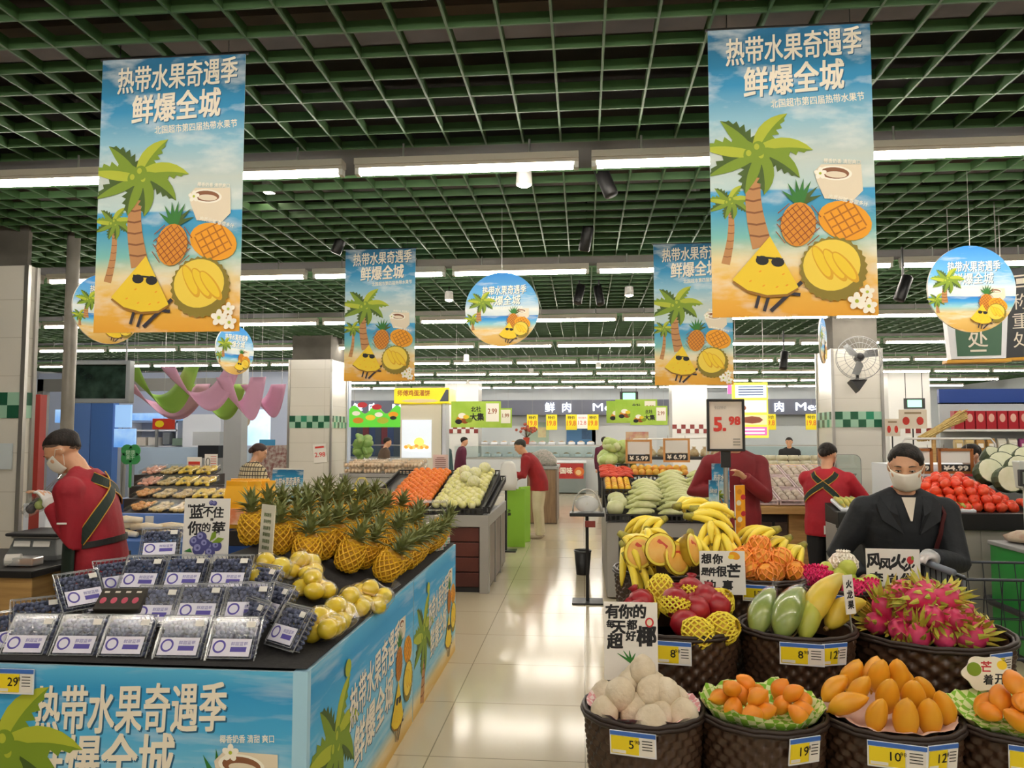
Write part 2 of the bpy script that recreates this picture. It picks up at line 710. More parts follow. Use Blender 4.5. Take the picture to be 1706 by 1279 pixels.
k = 0
for cx, body, h, wd, lab in ((916, '鲜', .33, None, 'white lit character 鲜 on the grey fascia above the meat counter, left of the aisle centre'),
                             (944, '肉', .33, None, 'white lit character 肉 on the grey fascia beside the aisle centre'),
                             (1013, 'Meat', .25, 1.0, 'white lit word Meat on the grey fascia half behind the green hanging cards'),
                             (596, '鲜', .33, None, 'white lit character 鲜 on the grey fascia behind the red and green market sign'),
                             (622, '肉', .33, None, 'white lit character 肉 on the grey fascia above the striped curtain'),
                             (678, 'Meat', .25, 1.0, 'white lit word Meat on the fascia behind the yellow kiosk header'),
                             (1270, '鲜', .33, None, 'white lit character 鲜 on the fascia behind the bright menu board'),
                             (1298, '肉', .33, None, 'white lit character 肉 on the fascia between menu board and tiled column'),
                             (1352, 'Meat', .25, 1.0, 'white lit word Meat on the fascia cut by the tiled column')):
    p = at(cx, 676, 25.86)
    letters('sign_lettering', body, (p.x, 25.86, 2.53), h, lab, width=wd)
# ---------------------------------------------------------------- printed tropical-beach artwork
m_sky = mat_ramp('beach_print', [(0, '#e8a52c'), (.13, '#f3c04d'), (.2, '#ecd9a4'), (.27, '#7fc4bd'), (.36, '#3f9fca'), (.43, '#3aa2d8'), (.435, '#bfd9dc'), (.55, '#c9d5d0'), (.68, '#8fc3da'), (.8, '#2f93c6'), (1, '#17658f')], clouds=.75)
m_sky2 = mat_ramp('round_print', [(0, '#d9a84a'), (.22, '#ecc87a'), (.3, '#8fd0dc'), (.36, '#2f9be0'), (.41, '#1f7fd0'), (.415, '#cfe0e6'), (.5, '#e6ecec'), (.62, '#6db9e6'), (1, '#1f86dc')], clouds=.7)
m_sky3 = mat_ramp('panel_print', [(0, '#e2b65c'), (.1, '#e8cf92'), (.2, '#7cc6e4'), (.45, '#8fd2ee'), (.7, '#4db4e6'), (.9, '#2a9cd8'), (1, '#5bbbe6')], clouds=.45)
INK = [m_sky] + [mat('ink_' + n, c, .6) for n, c in (
    ('cream', '#f3ead8'), ('dark_leaf', '#46601c'), ('leaf', '#7d9a22'), ('light_leaf', '#b4bf33'), ('trunk', '#c18a55'), ('trunk_dark', '#8a5630'),
    ('pine_orange', '#dc8f22'), ('pine_line', '#9a4f14'), ('pine_green', '#2f7a2c'), ('coco_white', '#e9dcc4'), ('coco_brown', '#8d5b3c'), ('mango', '#f2a413'),
    ('mango_line', '#b96d08'), ('durian', '#8c7a24'), ('durian_in', '#f2d34a'), ('durian_lobe', '#e0a91c'), ('wedge', '#f2cf2c'), ('wedge_edge', '#9a6a18'), ('glasses', '#15151a'),
    ('chair', '#2b2732'), ('flower', '#fbf6e8'), ('pale_blue', '#8ec6ea'), ('shadow_blue', '#1c5f86'))]
(I_BG, I_CREAM, I_DL, I_L, I_LL, I_TR, I_TD, I_PO, I_PL, I_PG, I_CW, I_CB, I_MG, I_ML, I_DU, I_DI, I_DB, I_WE, I_WD, I_GL, I_CH, I_FL, I_PB, I_SH) = range(24)


BH = 1.855


class Art:
    """flat printed shapes on a sheet in the XZ plane that faces -Y; each ink layer lies a hair in front of the last"""
    def __init__(s):
        s.b, s.y = MB(), 0.0
        s.sx = s.sz = 1.0
        s.ox = s.oz = 0.0
        s.step = .00007
        s.clip = None

    def place(s, ox, oz, sc, scz=None):
        s.ox, s.oz, s.sx, s.sz = ox, oz, sc, scz or sc
        return s

    def p(s, pts, m):
        s.y -= s.step
        if s.clip:
            for ax, lim, sg in ((0, 0, 1), (0, s.clip[0], -1), (1, 0, 1), (1, s.clip[1], -1)):
                out = []
                for i, a in enumerate(pts):
                    c = pts[i - 1]
                    ia, ic = (a[ax] - lim) * sg >= 0, (c[ax] - lim) * sg >= 0
                    if ia != ic:
                        t = (lim - c[ax]) / (a[ax] - c[ax])
                        out.append((c[0] + (a[0] - c[0]) * t, c[1] + (a[1] - c[1]) * t))
                    if ia:
                        out.append(a)
                pts = out
                if len(pts) < 3:
                    return
        q = [(s.ox + x * s.sx, s.y, s.oz + z * s.sz) for x, z in pts]
        a = sum(q[i][0] * q[(i + 1) % len(q)][2] - q[(i + 1) % len(q)][0] * q[i][2] for i in range(len(q)))
        s.b.poly(q if a > 0 else q[::-1], m)

    def oval(s, c, rx, rz, m, ang=0, n=20, spiky=0):
        ca, sa = math.cos(ang), math.sin(ang)
        pts = []
        for i in range(n):
            t = 2 * PI * i / n
            k = 1 + (spiky if i % 2 else 0)
            x, z = rx * k * math.cos(t), rz * k * math.sin(t)
            pts.append((c[0] + x * ca - z * sa, c[1] + x * sa + z * ca))
        s.p(pts, m)

    def strip(s, pts, ws, m):
        L, Rr = [], []
        for i, (x, z) in enumerate(pts):
            a, c = pts[max(i - 1, 0)], pts[min(i + 1, len(pts) - 1)]
            dx, dz = c[0] - a[0], c[1] - a[1]
            l = math.hypot(dx, dz) or 1
            w_ = ws[i] if isinstance(ws, (list, tuple)) else ws
            L.append((x - dz / l * w_, z + dx / l * w_))
            Rr.append((x + dz / l * w_, z - dx / l * w_))
        s.p(L + Rr[::-1], m)

    def text(s, body, c, w_, h_, m, ang=0, bold=.02, shear=.12, shadow=True):
        if shadow:
            s.y -= s.step
            put_text(s.b, body, (s.ox + (c[0] + .006) * s.sx, s.oz + (c[1] - .006) * s.sz), w_ * s.sx if w_ else None, h_ * s.sz, I_SH, ang, bold, shear, s.y)
        s.y -= s.step
        put_text(s.b, body, (s.ox + c[0] * s.sx, s.oz + c[1] * s.sz), w_ * s.sx if w_ else None, h_ * s.sz, m, ang, bold, shear, s.y)

    def frond(s, c, ang, L, w_, m, droop=.35):
        pts, n = [], 7
        a = ang
        x, z = c
        for i in range(n + 1):
            pts.append((x, z))
            x += math.cos(a) * L / n
            z += math.sin(a) * L / n
            a += (-droop if math.cos(ang) > 0 else droop) * (1.6 / n)
        up, dn = [], []
        for i, (x, z) in enumerate(pts):
            t = i / n
            q = w_ * (math.sin(PI * min(1, t * .9 + .12)) ** .8) * (1 if t < .99 else .05)
            j = min(i + 1, n)
            dx, dz = pts[j][0] - pts[max(j - 1, 0)][0], pts[j][1] - pts[max(j - 1, 0)][1]
            l = math.hypot(dx, dz) or 1
            up.append((x - dz / l * q, z + dx / l * q))
            dn.append((x + dz / l * q, z - dx / l * q))
            if 1 < i < n:
                dn.append((x + dz / l * q * .45 + dx * .2, z - dx / l * q * .45 + dz * .2))
        s.p(up + dn[::-1], m)
        s.p(up + pts[::-1], I_LL if m == I_L else I_L)

    def palm(s, base, top, r, bend=.03):
        n = 8
        pts = [(base[0] + (top[0] - base[0]) * t + bend * math.sin(PI * t), base[1] + (top[1] - base[1]) * t) for t in [i / n for i in range(n + 1)]]
        s.strip(pts, [r * (.19 - .09 * i / n) for i in range(n + 1)], I_TR)
        for i in range(1, n):
            x, z = pts[i]
            q = r * (.19 - .09 * i / n)
            s.strip([(x - q, z), (x, z - r * .03), (x + q, z)], r * .018, I_TD)
        for a, l, m in ((2.15, .95, I_DL), (1.15, .95, I_L), (.25, 1.05, I_L), (-.35, .95, I_DL), (-1.2, .85, I_DL), (-2.1, .85, I_DL), (3.35, 1.05, I_DL), (2.8, 1.1, I_L)):
            s.frond(top, a, l * r, r * .2, m)
        for dx, dz in ((-.13, -.05), (.1, -.1), (.02, .07)):
            s.oval((top[0] + dx * r, top[1] + dz * r), r * .13, r * .15, I_L)
            s.oval((top[0] + dx * r - r * .03, top[1] + dz * r + r * .04), r * .05, r * .06, I_LL)

    def pineapple(s, c, r, ang=-.15):
        top = (c[0] - math.sin(ang) * r * 1.05, c[1] + math.cos(ang) * r * 1.05)
        for a in (2.6, .5, 2.2, .9, 1.85, 1.25, 1.55):
            x, z = top
            L = r * (1.0 + .3 * math.sin(a))
            d = (math.cos(a + ang), math.sin(a + ang))
            s.p([(x - d[1] * r * .16, z + d[0] * r * .16), (x + d[0] * L * .5 - d[1] * r * .13, z + d[1] * L * .5 + d[0] * r * .13), (x + d[0] * L, z + d[1] * L), (x + d[1] * r * .16, z - d[0] * r * .16)], I_PG if a > 1 else I_DL)
        s.oval(c, r * .85, r * 1.12, I_PO, ang)
        for i in range(-4, 5):
            for sg in (1, -1):
                a = ang + sg * .75
                o = i * r * .27
                cx, cz = c[0] + math.cos(a) * o, c[1] + math.sin(a) * o
                h = math.sqrt(max(.02, 1 - (i / 4.4) ** 2)) * r * .9
                s.strip([(cx - math.sin(a) * -h, cz - math.cos(a) * h), (cx + math.sin(a) * -h, cz + math.cos(a) * h)] if False else
                        [(cx - math.cos(a + PI / 2) * h, cz - math.sin(a + PI / 2) * h), (cx + math.cos(a + PI / 2) * h, cz + math.sin(a + PI / 2) * h)], r * .022, I_PL)

    def coconut(s, c, r):
        s.p([(c[0] - r, c[1] + r * .45), (c[0] - r * .7, c[1] + r * .75), (c[0] + r * .95, c[1] + r * .7), (c[0] + r, c[1] - r * .45), (c[0] + r * .6, c[1] - r * .85), (c[0] - r * .6, c[1] - r * .75), (c[0] - r * .9, c[1])], I_CW)
        s.oval((c[0] - r * .15, c[1] + r * .35), r * .72, r * .32, I_FL, -.1)
        s.oval((c[0] - r * .15, c[1] + r * .35), r * .6, r * .25, I_CB, -.1)
        s.oval((c[0] - r * .1, c[1] + r * .28), r * .45, r * .14, I_CW, -.1)

    def flower(s, c, r):
        for k in range(5):
            a = k * 2 * PI / 5 + .3
            s.oval((c[0] + math.cos(a) * r * .6, c[1] + math.sin(a) * r * .6), r * .55, r * .4, I_FL, a, 10)
        s.oval(c, r * .25, r * .25, I_LL, 0, 8)

    def mango(s, c, r):
        s.oval(c, r * 1.1, r * .8, I_MG, -.35)
        for i in range(-2, 3):
            for a in (.5, -1.1):
                o = i * r * .32
                cx, cz = c[0] + math.cos(a) * o, c[1] + math.sin(a) * o
                s.strip([(cx - math.cos(a + PI / 2) * r * .6, cz - math.sin(a + PI / 2) * r * .6), (cx + math.cos(a + PI / 2) * r * .6, cz + math.sin(a + PI / 2) * r * .6)], r * .03, I_ML)

    def durian(s, c, r):
        s.oval(c, r * .96, r * .96, I_DU, 0, 56, .07)
        s.oval((c[0] - r * .05, c[1] + r * .12), r * .86, r * .8, I_DI, .2, 26)
        for dx, dz, a in ((-.32, .2, .45), (.05, .12, .55), (.36, .05, .65)):
            s.oval((c[0] + dx * r, c[1] + dz * r), r * .2, r * .6, I_DB, a)
            s.oval((c[0] + dx * r - r * .03, c[1] + dz * r + r * .03), r * .15, r * .52, I_WE, a)

    def wedge(s, c, r):
        # a slice of pineapple on a beach chair, sunglasses laid on it
        x, z = c
        s.strip([(x + r * .1, z - r * 1.35), (x + r * 1.05, z - r * .45)], r * .06, I_CH)
        s.strip([(x - r * .1, z - r * .7), (x + r * 1.0, z - r * .85)], r * .05, I_CH)
        s.strip([(x - r * .35, z - r * 1.25), (x - r * .2, z - r * .7)], r * .05, I_CH)
        s.strip([(x - r * .1, z - r * 1.35), (x + r * .1, z - r * .7)], r * .05, I_CH)
        bot = [(x - r * 1.05, z - r * .35), (x - r * .6, z - r * .68), (x, z - r * .85), (x + r * .6, z - r * .82), (x + r * .95, z - r * .62)]
        s.p([(x + r * .12, z + r)] + [(a, c_ - r * .08) for a, c_ in bot], I_WD)
        s.p([(x + r * .12, z + r)] + bot, I_WE)
        for dx, dz in ((-.5, -.4), (-.1, -.55), (.3, -.6), (.5, -.2), (-.2, -.1), (.6, -.55)):
            s.oval((x + dx * r, z + dz * r), r * .05, r * .025, I_MG, .5, 8)
        s.oval((x - r * .13, z + r * .24), r * .2, r * .15, I_GL, -.1, 14)
        s.oval((x + r * .34, z + r * .18), r * .2, r * .15, I_GL, -.1, 14)
        s.strip([(x - r * .3, z + r * .36), (x + r * .5, z + r * .26)], r * .03, I_GL)

    def done(s, name, bgmat, parent):
        return s.b.build(name, [bgmat] + INK[1:], parent)


TITLE1, TITLE2, SUB = '热带水果奇遇季', '鲜爆全城', '北国超市第四届热带水果节'


def banner_art():
    a = Art()
    H = BH
    a.clip = (1, BH)
    n = 8
    a.b.grid(n, 14, lambda u, v: (u, .012 * math.sin(u * 5 + v * 3) * 0, v * H), I_BG)

    def q(x, y):
        return ((x - 45) / 640, (1250 - y) / 1160 * H)
    a.text(TITLE1, q(382, 172), .84, .175, I_CREAM, ang=.06, bold=.025)
    a.text(TITLE2, q(382, 302), .62, .195, I_CREAM, ang=.06, bold=.03)
    a.text(SUB, q(472, 394), .57, .055, I_CREAM, ang=.05, bold=.02, shear=0, shadow=False)
    a.palm(q(100, 1040), q(122, 792), .14, .02)
    a.palm(q(245, 975), q(232, 598), .33, -.04)
    a.coconut(q(545, 722), .145)
    a.flower(q(475, 690), .035)
    a.text('椰香奶香 清甜爽口', q(560, 645), .22, .028, I_FL, ang=-.08, shear=0, shadow=False)
    a.mango(q(565, 880), .15)
    a.text('肉质细腻 香甜多汁', q(580, 800), .24, .028, I_FL, ang=-.25, shear=0, shadow=False)
    a.pineapple(q(385, 890), .125, -.12)
    a.durian(q(515, 1068), .2)
    a.wedge(q(258, 1060), .2)
    for x, y, r in ((600, 1195, .05), (645, 1215, .045), (640, 1160, .04)):
        a.flower(q(x, y), r)
    return a


def banner(label, x0, x1, y, top, hang_top):
    w_ = x1 - x0
    t = thing('hanging_banner', label, 'banner', (x0, y, top - BH * w_), group=None)
    art = banner_me.get('me')
    if art is None:
        a = banner_art()
        banner_me['me'] = art = a.b.mesh('printed_artwork', [m_sky] + INK[1:])
    o = link('printed_artwork', art, t)
    o.scale = (w_, 1, w_)
    b = MB()
    b.box2((0, .001, 0), (w_, .003, BH * w_))
    b.build('cloth', mat('banner_cloth', '#9fb6bf', .8), t)
    MB().tube([(-.01, .004, BH * w_), (w_ + .01, .004, BH * w_)], .006, 6).build('top_rod', m_black, t)
    for s in (.12, .88):
        MB().tube([(w_ * s, .004, BH * w_), (w_ * s, .004, BH * w_ + hang_top)], .002, 4).build('cord', m_black, t)
    return t


banner_me = {}
banner('large beach fruit banner hung at left above the berry stand', -2.025, -1.395, 3.0, 3.235, .06)
banner('large beach fruit banner hung at right above the fruit baskets', .498, 1.115, 3.0, 3.24, .06)
banner('smaller looking beach fruit banner hung left of the round sign, by the tiled column', -1.99, -1.39, 6.25, 3.2, .08)
banner('beach fruit banner hung partly behind the large right banner', .58, 1.205, 6.3, 3.2, .08)


def round_art():
    a = Art()
    a.oval((0, 0), .5, .5, I_BG, n=48)
    a.text(TITLE1, (.03, .26), .6, .12, I_FL, ang=.03, bold=.02)
    a.text(TITLE2, (.02, .12), .46, .13, I_FL, ang=.03, bold=.02)
    a.text(SUB, (.08, .02), .4, .03, I_FL, shear=0, shadow=False)
    a.palm((-.39, -.28), (-.4, -.13), .11, .0)
    a.palm((-.31, -.16), (-.27, .1), .19, -.02)
    a.coconut((.28, -.06), .09)
    a.pineapple((.15, -.16), .09)
    a.mango((.28, -.19), .1)
    a.durian((.26, -.28), .11)
    a.wedge((.09, -.3), .12)
    return a


round_me = {}


def round_sign(label, px, py, d, dia, rz, tilt=0, light=None):
    p = at(px, py, d)
    t = thing('hanging_round_sign', label, 'sign', p, (tilt, 0, rz))
    if not round_me:
        round_me['m'] = round_art().b.mesh('printed_artwork', [m_sky2] + INK[1:])
        b = MB()
        b.lathe([(.5, 0), (.5, .012)], 48, rot=(PI / 2, 0, 0), c=(0, .014, 0))
        round_me['b'] = b.mesh('disc', [m_paper])
    for k in ('b', 'm'):
        o = link('disc' if k == 'b' else 'printed_artwork', round_me[k], t)
        o.scale = (dia, 1, dia)
    L = CEIL + .02 - p.z - dia / 2
    MB().tube([(0, .005, dia / 2 - .01), (0, .005, dia / 2 + L)], .0015, 4).build('cord', m_metal, t)


round_sign('round beach fruit sign hanging over the middle of the aisle', 836, 515, 5.4, .53, D(-2))
round_sign('round beach fruit sign hanging in front of the green weighing sign', 1619, 481, 4.85, .53, D(4))
round_sign('edge-on round beach sign peeking from behind the left banner bottom', 180, 515, 5.2, .5, D(62))
round_sign('narrow turned round beach sign above the pink and green paper streamers', 392, 583, 7.2, .48, D(68))
round_sign('narrow turned round beach sign below the right banner, left of the fan', 1372, 567, 7.2, .42, D(65))


# green paper cards of the north village market
def market_card(px, py, d, wd, label, price, rz=0):
    p = at(px, py, d)
    t = thing('hanging_price_card', label, 'sign', p, (0, 0, rz), group='green market cards over the aisle')
    h = wd * .52
    b = MB()
    b.box((0, .004, 0), (wd, .006, h), None, 0)
    b.build('card', mat('lime_card', '#9fc83c', .6, col2='#b6d455', nscale=4), t)
    a = Art()
    a.p([(wd * .2, -h * .28), (wd * .46, -h * .28), (wd * .46, h * .42), (wd * .2, h * .42)], I_FL)
    a.text('北社', (-wd * .0, h * .2), wd * .2, h * .2, I_GL, ang=.05, bold=.03, shear=0, shadow=False)
    a.text('大集', (wd * .02, -h * .1), wd * .28, h * .28, I_GL, ang=.03, bold=.04, shear=0, shadow=False)
    a.text(price, (wd * .33, h * .12), wd * .18, h * .2, I_PL, shear=0, shadow=False)
    for dx, dz, r, m in ((-.3, -.2, .1, I_PO), (-.22, -.25, .08, I_PL), (-.35, -.28, .07, I_GL), (-.14, -.22, .07, I_L), (-.28, -.05, .08, I_FL), (-.2, -.1, .06, I_WE)):
        a.oval((dx * wd, dz * h), r * wd, r * wd * .7, m)
    a.done('print', m_sky, t)
    for s in (-1, 1):
        MB().tube([(s * wd * .4, .004, h / 2 - .01), (s * wd * .4, .004, CEIL + .03 - p.z)], .0015, 4).build('cord', m_metal, t)
        hook(t, s * wd * .4, CEIL + .03 - p.z)


market_card(793, 690, 10.65, .7, 'lime market price card left of the aisle, in front of its twin', '2.99')
market_card(822, 696, 11.3, .55, 'lime market price card left of the aisle, mostly hidden behind its twin', '1.99')
market_card(1081, 692, 10.6, .5, 'lime market price card right of the aisle, nearest of three overlapping', '2.99')
market_card(1060, 683, 11.6, .62, 'lime market price card right of the aisle, middle of three overlapping', '2.59', 0)
market_card(1046, 686, 12.8, .7, 'lime market price card right of the aisle, rearmost of three overlapping', '3.99')

# yellow price posters along the meat counter wall
t = thing('hanging_poster', 'yellow price poster', 'poster')
MB().box((0, .004, 0), (.36, .006, .5)).build('sheet', mat('yellow_poster', '#e9d51a', .6), t)
b = MB()
put_text(b, '特价', (0, .15), .24, .1, 0, bold=.02, y=-.001)
put_text(b, '19.8', (0, -.03), .28, .16, 1, bold=.03, y=-.001)
b.build('print', [m_ink, mat('orange_ink', '#d9741c', .6)], t)
MB().tube([(0, .004, .25), (0, .004, 1.27)], .002, 4).build('cord', m_metal, t)
hook(t, 0, 1.26)
K = Kind(t)
for px, lab in ((887, 'yellow hanging price poster by the red flower arrangement, first from left'), (919, 'second yellow hanging price poster from left under the meat fascia'), (952, 'third yellow hanging price poster from left under the meat fascia'),
                (988, 'yellow hanging price poster just right of the plain white one'), (1124, 'yellow hanging price poster behind the lime cards at their right edge'),
                (1283, 'yellow hanging price poster right of the bright menu board'), (1352, 'yellow hanging price poster beside the right tiled column')):
    p = at(px, 702, 25.2)
    K.put((p.x, 25.2, 2.02), label=lab)
p = at(970, 700, 25.2)
p.z = 2.04
t = thing('hanging_poster', 'plain white hanging price poster between yellow ones above the meat counter', 'poster', p)
MB().box((0, .004, 0), (.34, .006, .46)).build('sheet', m_paper, t)
b = MB()
put_text(b, '特价鲜肉', (0, .12), .26, .07, 0, y=-.001)
put_text(b, '12.8', (0, -.04), .26, .13, 0, y=-.001)
b.build('print', [m_inkred], t)
MB().tube([(0, .004, .23), (0, .004, 1.27)], .002, 4).build('cord', m_metal, t)
hook(t, 0, 1.26)

# lamps on tracks between the strip lamps
t = thing('ceiling_spotlight', 'small round spotlight', 'lamp')
MB().lathe([(.035, .1), (.045, .09), (.05, 0), (.046, 0), (.04, .03)], 16).build('housing', m_white, t, smooth=True)
MB().ell((0, 0, .004), (.042, .042, .02), 14, 8).build('bulb', mat('spot_lit', '#fff3dd', .4, emit=25), t)
MB().tube([(0, 0, .1), (0, 0, .28)], .008, 6).build('stem', m_black, t)
K = Kind(t)
for px, py, d, lab in ((873, 308, 4.6, 'lit round spotlight below the nearest strip lamps, above the aisle'), (447, 322, 5.2, 'lit round spotlight right of the large left banner'),
                       (748, 500, 8.4, 'lit round spotlight left of the round hanging sign'), (1048, 492, 8.4, 'cold lit spotlight right of the round hanging sign'),
                       (885, 622, 15, 'distant lit spotlight above the aisle near the meat fascia'), (997, 612, 15, 'distant lit spotlight left of the rear right banner'), (777, 600, 13, 'distant lit spotlight right of the rear left banner')):
    K.put(at(px, py, d), label=lab)
t = thing('ceiling_track_lamp', 'black track spotlight', 'lamp')
MB().lathe([(.04, -.11), (.045, -.1), (.045, .1), (.03, .11)], 14, rot=(D(18), D(12), 0)).build('lamp_head', m_black, t, smooth=True)
MB().tube([(0, 0, .08), (0, 0, .34)], .009, 6).build('stem', m_black, t)
K = Kind(t)
for px, py, d, lab, rr in ((977, 395, 6.0, 'black track spotlight hanging dark above the aisle, largest', 0), (567, 402, 6.2, 'black track spotlight at the top corner of the rear left banner', 1),
                           (965, 490, 8.0, 'black track spotlight turned away, left of the cold lit one', 2), (998, 492, 8.0, 'black track spotlight turned away, nearest the cold lit one', 3), (1008, 300, 4.7, 'grey spotlight turned aside below the nearest strip lamps', 4),
                           (1306, 600, 9, 'black track spotlight left of the wall fan', 2), (1505, 480, 6.5, 'black track spotlight left of the round sign at right', 1)):
    K.put(at(px, py, d), (0, 0, rr), label=lab)
# ---------------------------------------------------------------- the berry and pineapple stand at left
SX0, SX1, SY0, SY1, SZ = -2.30, -.985, 2.72, 5.92, .80


def clamp(v, a, b):
    return max(a, min(b, v))


def mound(x, y):
    return .812 + .38 * clamp(min(y - 2.92, -1.06 - x, (x - SX0 - .05) * 1.3, .62), 0, .62)


m_cloth = mat('black_cloth', '#1d1b1b', .9, col2='#2a2827', nscale=60, bump=.4, bscale=300)
st = thing('display_stand', 'long fruit stand clad in blue beach panels, topped with black cloth', 'display stand', (0, 0, 0))
MB().box2((SX0, SY0 + .02, 0), (SX1 - .02, SY1, SZ - .005)).build('carcass', m_charc, st)
b = MB()
b.grid(40, 60, lambda u, v: (SX0 + u * (SX1 - SX0 - .004), SY0 + .004 + v * (SY1 - SY0 - .004), mound(SX0 + u * (SX1 - SX0), SY0 + v * (SY1 - SY0)) + .004 * noise.noise((u * 40, v * 60, 0))))
o = b.build('black_cloth', m_cloth, st, smooth=True)


def panel(x, y, wd, hgt, rz, name='printed_panel', side=False):
    e = MB()
    a = Art()
    a.clip = (wd, hgt)
    e.grid(1, 1, lambda u, v: (u * wd, 0, v * hgt), 0)
    a.b.grid(6, 6, lambda u, v: (u * wd, -.0005, v * hgt), I_BG)
    a.y = -.0006
    if not side:
        # lettering sits to the right of the palm, the coconut low at right
        a.text(TITLE1, (.65, .655), .74, .17, I_CREAM, ang=.05, bold=.03, shear=.15)
        a.text(TITLE2, (.55, .465), .56, .19, I_CREAM, ang=.05, bold=.03, shear=.15)
        a.palm((.17, .05), (.17, .5), .3, .02)
        a.pineapple((1.0, .25), .12, -.1)
        a.coconut((1.10, .43), .12)
        a.flower((1.04, .515), .028)
        a.text('椰香奶香 清甜 爽口', (1.10, .565), .2, .028, I_FL, ang=.04, shear=0, shadow=False)
        a.durian((.75, .2), .16)
    else:
        a.palm((wd * .17, .02), (wd * .2, .42), .3, .02)
        a.text(TITLE1, (wd * .55, .53), wd * .52, .17, I_CREAM, ang=.1, bold=.03, shear=.15)
        a.text(TITLE2, (wd * .53, .33), wd * .4, .18, I_CREAM, ang=.1, bold=.03, shear=.15)
        a.coconut((wd * .84, .6), .075)
        a.mango((wd * .92, .45), .09)
        a.pineapple((wd * .8, .43), .08, -.1)
        a.durian((wd * .92, .28), .11)
        a.wedge((wd * .78, .22), .13)
        a.oval((wd * .27, .68), .04, .035, I_LL)
    o = a.done(name, m_sky3, st)
    b = MB()
    b.box2((0, .0005, 0), (wd, .016, hgt))
    q = b.build('panel_board', mat('pale_blue_board', '#bfe2f2', .5), st)
    for z in (o, q):
        z.location = (x, y, 0)
        z.rotation_euler = (0, 0, rz)


panel(SX0, SY0 - .0, SX1 - SX0, SZ, 0)
panel(SX1, SY0 + .001, 1.72, SZ - .0, PI / 2, side=True)
panel(SX1, SY0 + 1.735, SY1 - SY0 - 1.735, SZ, PI / 2, side=True)
MB().box2((SX1 - .05, SY0 - .004, 0), (SX1 + .004, SY0 + .03, SZ + .004)).build('corner_strip', mat('pale_blue_strip', '#a9d6ee', .4), st)

# clear punnets of blueberries
m_berry = mat('blueberry', '#3a3e56', .4, col2='#7a82a2', nscale=30, spec=.4)
m_lab = mat('lilac_label', '#e9e6f4', .5)
m_purple = mat('purple_ink', '#5a50a8', .6)


def punnet(name, w_=.186, h_=.172, d_=.062, label='clear punnet of blueberries', lab=True):
    t = thing(name, label, 'punnet')
    b = MB()
    i = .012
    rings = []
    for z, k in ((0, .82), (.008, .86), (d_ * .75, .97), (d_ * .78, 1.05), (d_ * .86, 1.05), (d_ * .88, .97), (d_, .93)):
        hw, hh = w_ / 2 * k, h_ / 2 * k
        r = []
        for cx, cy, a0 in ((1, 1, 0), (-1, 1, 90), (-1, -1, 180), (1, -1, 270)):
            for da in (0, 45, 90):
                a = D(a0 + da)
                r.append(Vector((cx * (hw - i) + i * math.cos(a), cy * (hh - i) + i * math.sin(a), z)))
        rings.append(r)
    b.loft(rings)
    b.build('clear_box', m_clear, t, smooth=False)
    b = MB()
    for k in range(-4, 5):
        b.tube([(k * w_ * .1, -h_ * .42, .006), (k * w_ * .1, -h_ * .47, d_ * .7)], .0022, 5)
        b.tube([(k * w_ * .1, h_ * .42, .006), (k * w_ * .1, h_ * .47, d_ * .7)], .0022, 5)
    for k in range(-3, 4):
        for s in (-1, 1):
            b.tube([(s * w_ * .42, k * h_ * .11, .006), (s * w_ * .475, k * h_ * .11, d_ * .7)], .0022, 5)
    b.tube([(-w_ * .5, -h_ * .5, d_ * .8), (w_ * .5, -h_ * .5, d_ * .8), (w_ * .5, h_ * .5, d_ * .8), (-w_ * .5, h_ * .5, d_ * .8)], .0032, 5, closed=True)
    b.tube([(-w_ * .44, -h_ * .44, d_), (w_ * .44, -h_ * .44, d_), (w_ * .44, h_ * .44, d_), (-w_ * .44, h_ * .44, d_)], .002, 5, closed=True)
    b.build('ribs', m_frost, t)
    b = MB()
    for iy in range(8):
        for ix in range(9):
            b.ell(((ix - 4) * .0182 + R.uniform(-.004, .004) + (iy % 2) * .005, (iy - 3.5) * .0172 + R.uniform(-.004, .004), d_ * .72 + R.uniform(-.006, .004)), .0105, 8, 5)
    for ix in range(9):
        for s in (-1, 1):
            for z in (.016, .033):
                b.ell(((ix - 4) * .017, s * h_ * .38, z), .0105, 7, 4)
    for iy in range(7):
        for s in (-1, 1):
            for z in (.016, .033):
                b.ell((s * w_ * .4, (iy - 3) * .019, z), .0105, 7, 4)
    o = b.build('berries', m_berry, t, smooth=True)
    o['kind'] = 'stuff'
    if lab:
        b = MB()
        z = d_ + .0012
        b.box2((-w_ * .40, -h_ * .40, z - .001), (w_ * .40, -h_ * .02, z))
        o = b.build('front_label', m_lab, t)
        b = MB()
        pts = []
        for k in range(24):
            a = 2 * PI * k / 24
            pts.append((-.044 + math.cos(a) * .021, -.033 + math.sin(a) * .021, z + .0006))
        b.tube(pts, .0035, 4, 0, closed=True, flat=.12)
        b.box2((.0, -.052, z), (.06, -.034, z + .0005), 0)
        T = Matrix.Translation((.03, -.022, z + .0006)) @ Matrix.Diagonal((.016, .016, .016, 1))
        b.mesh_in(text_mesh('鲜甜蓝莓'), T, 0)
        b.build('label_print', m_purple, o)
        MB().box2((w_ * .22, h_ * .24, z - .001), (w_ * .40, h_ * .37, z)).build('price_sticker', m_paper, t)
    return t


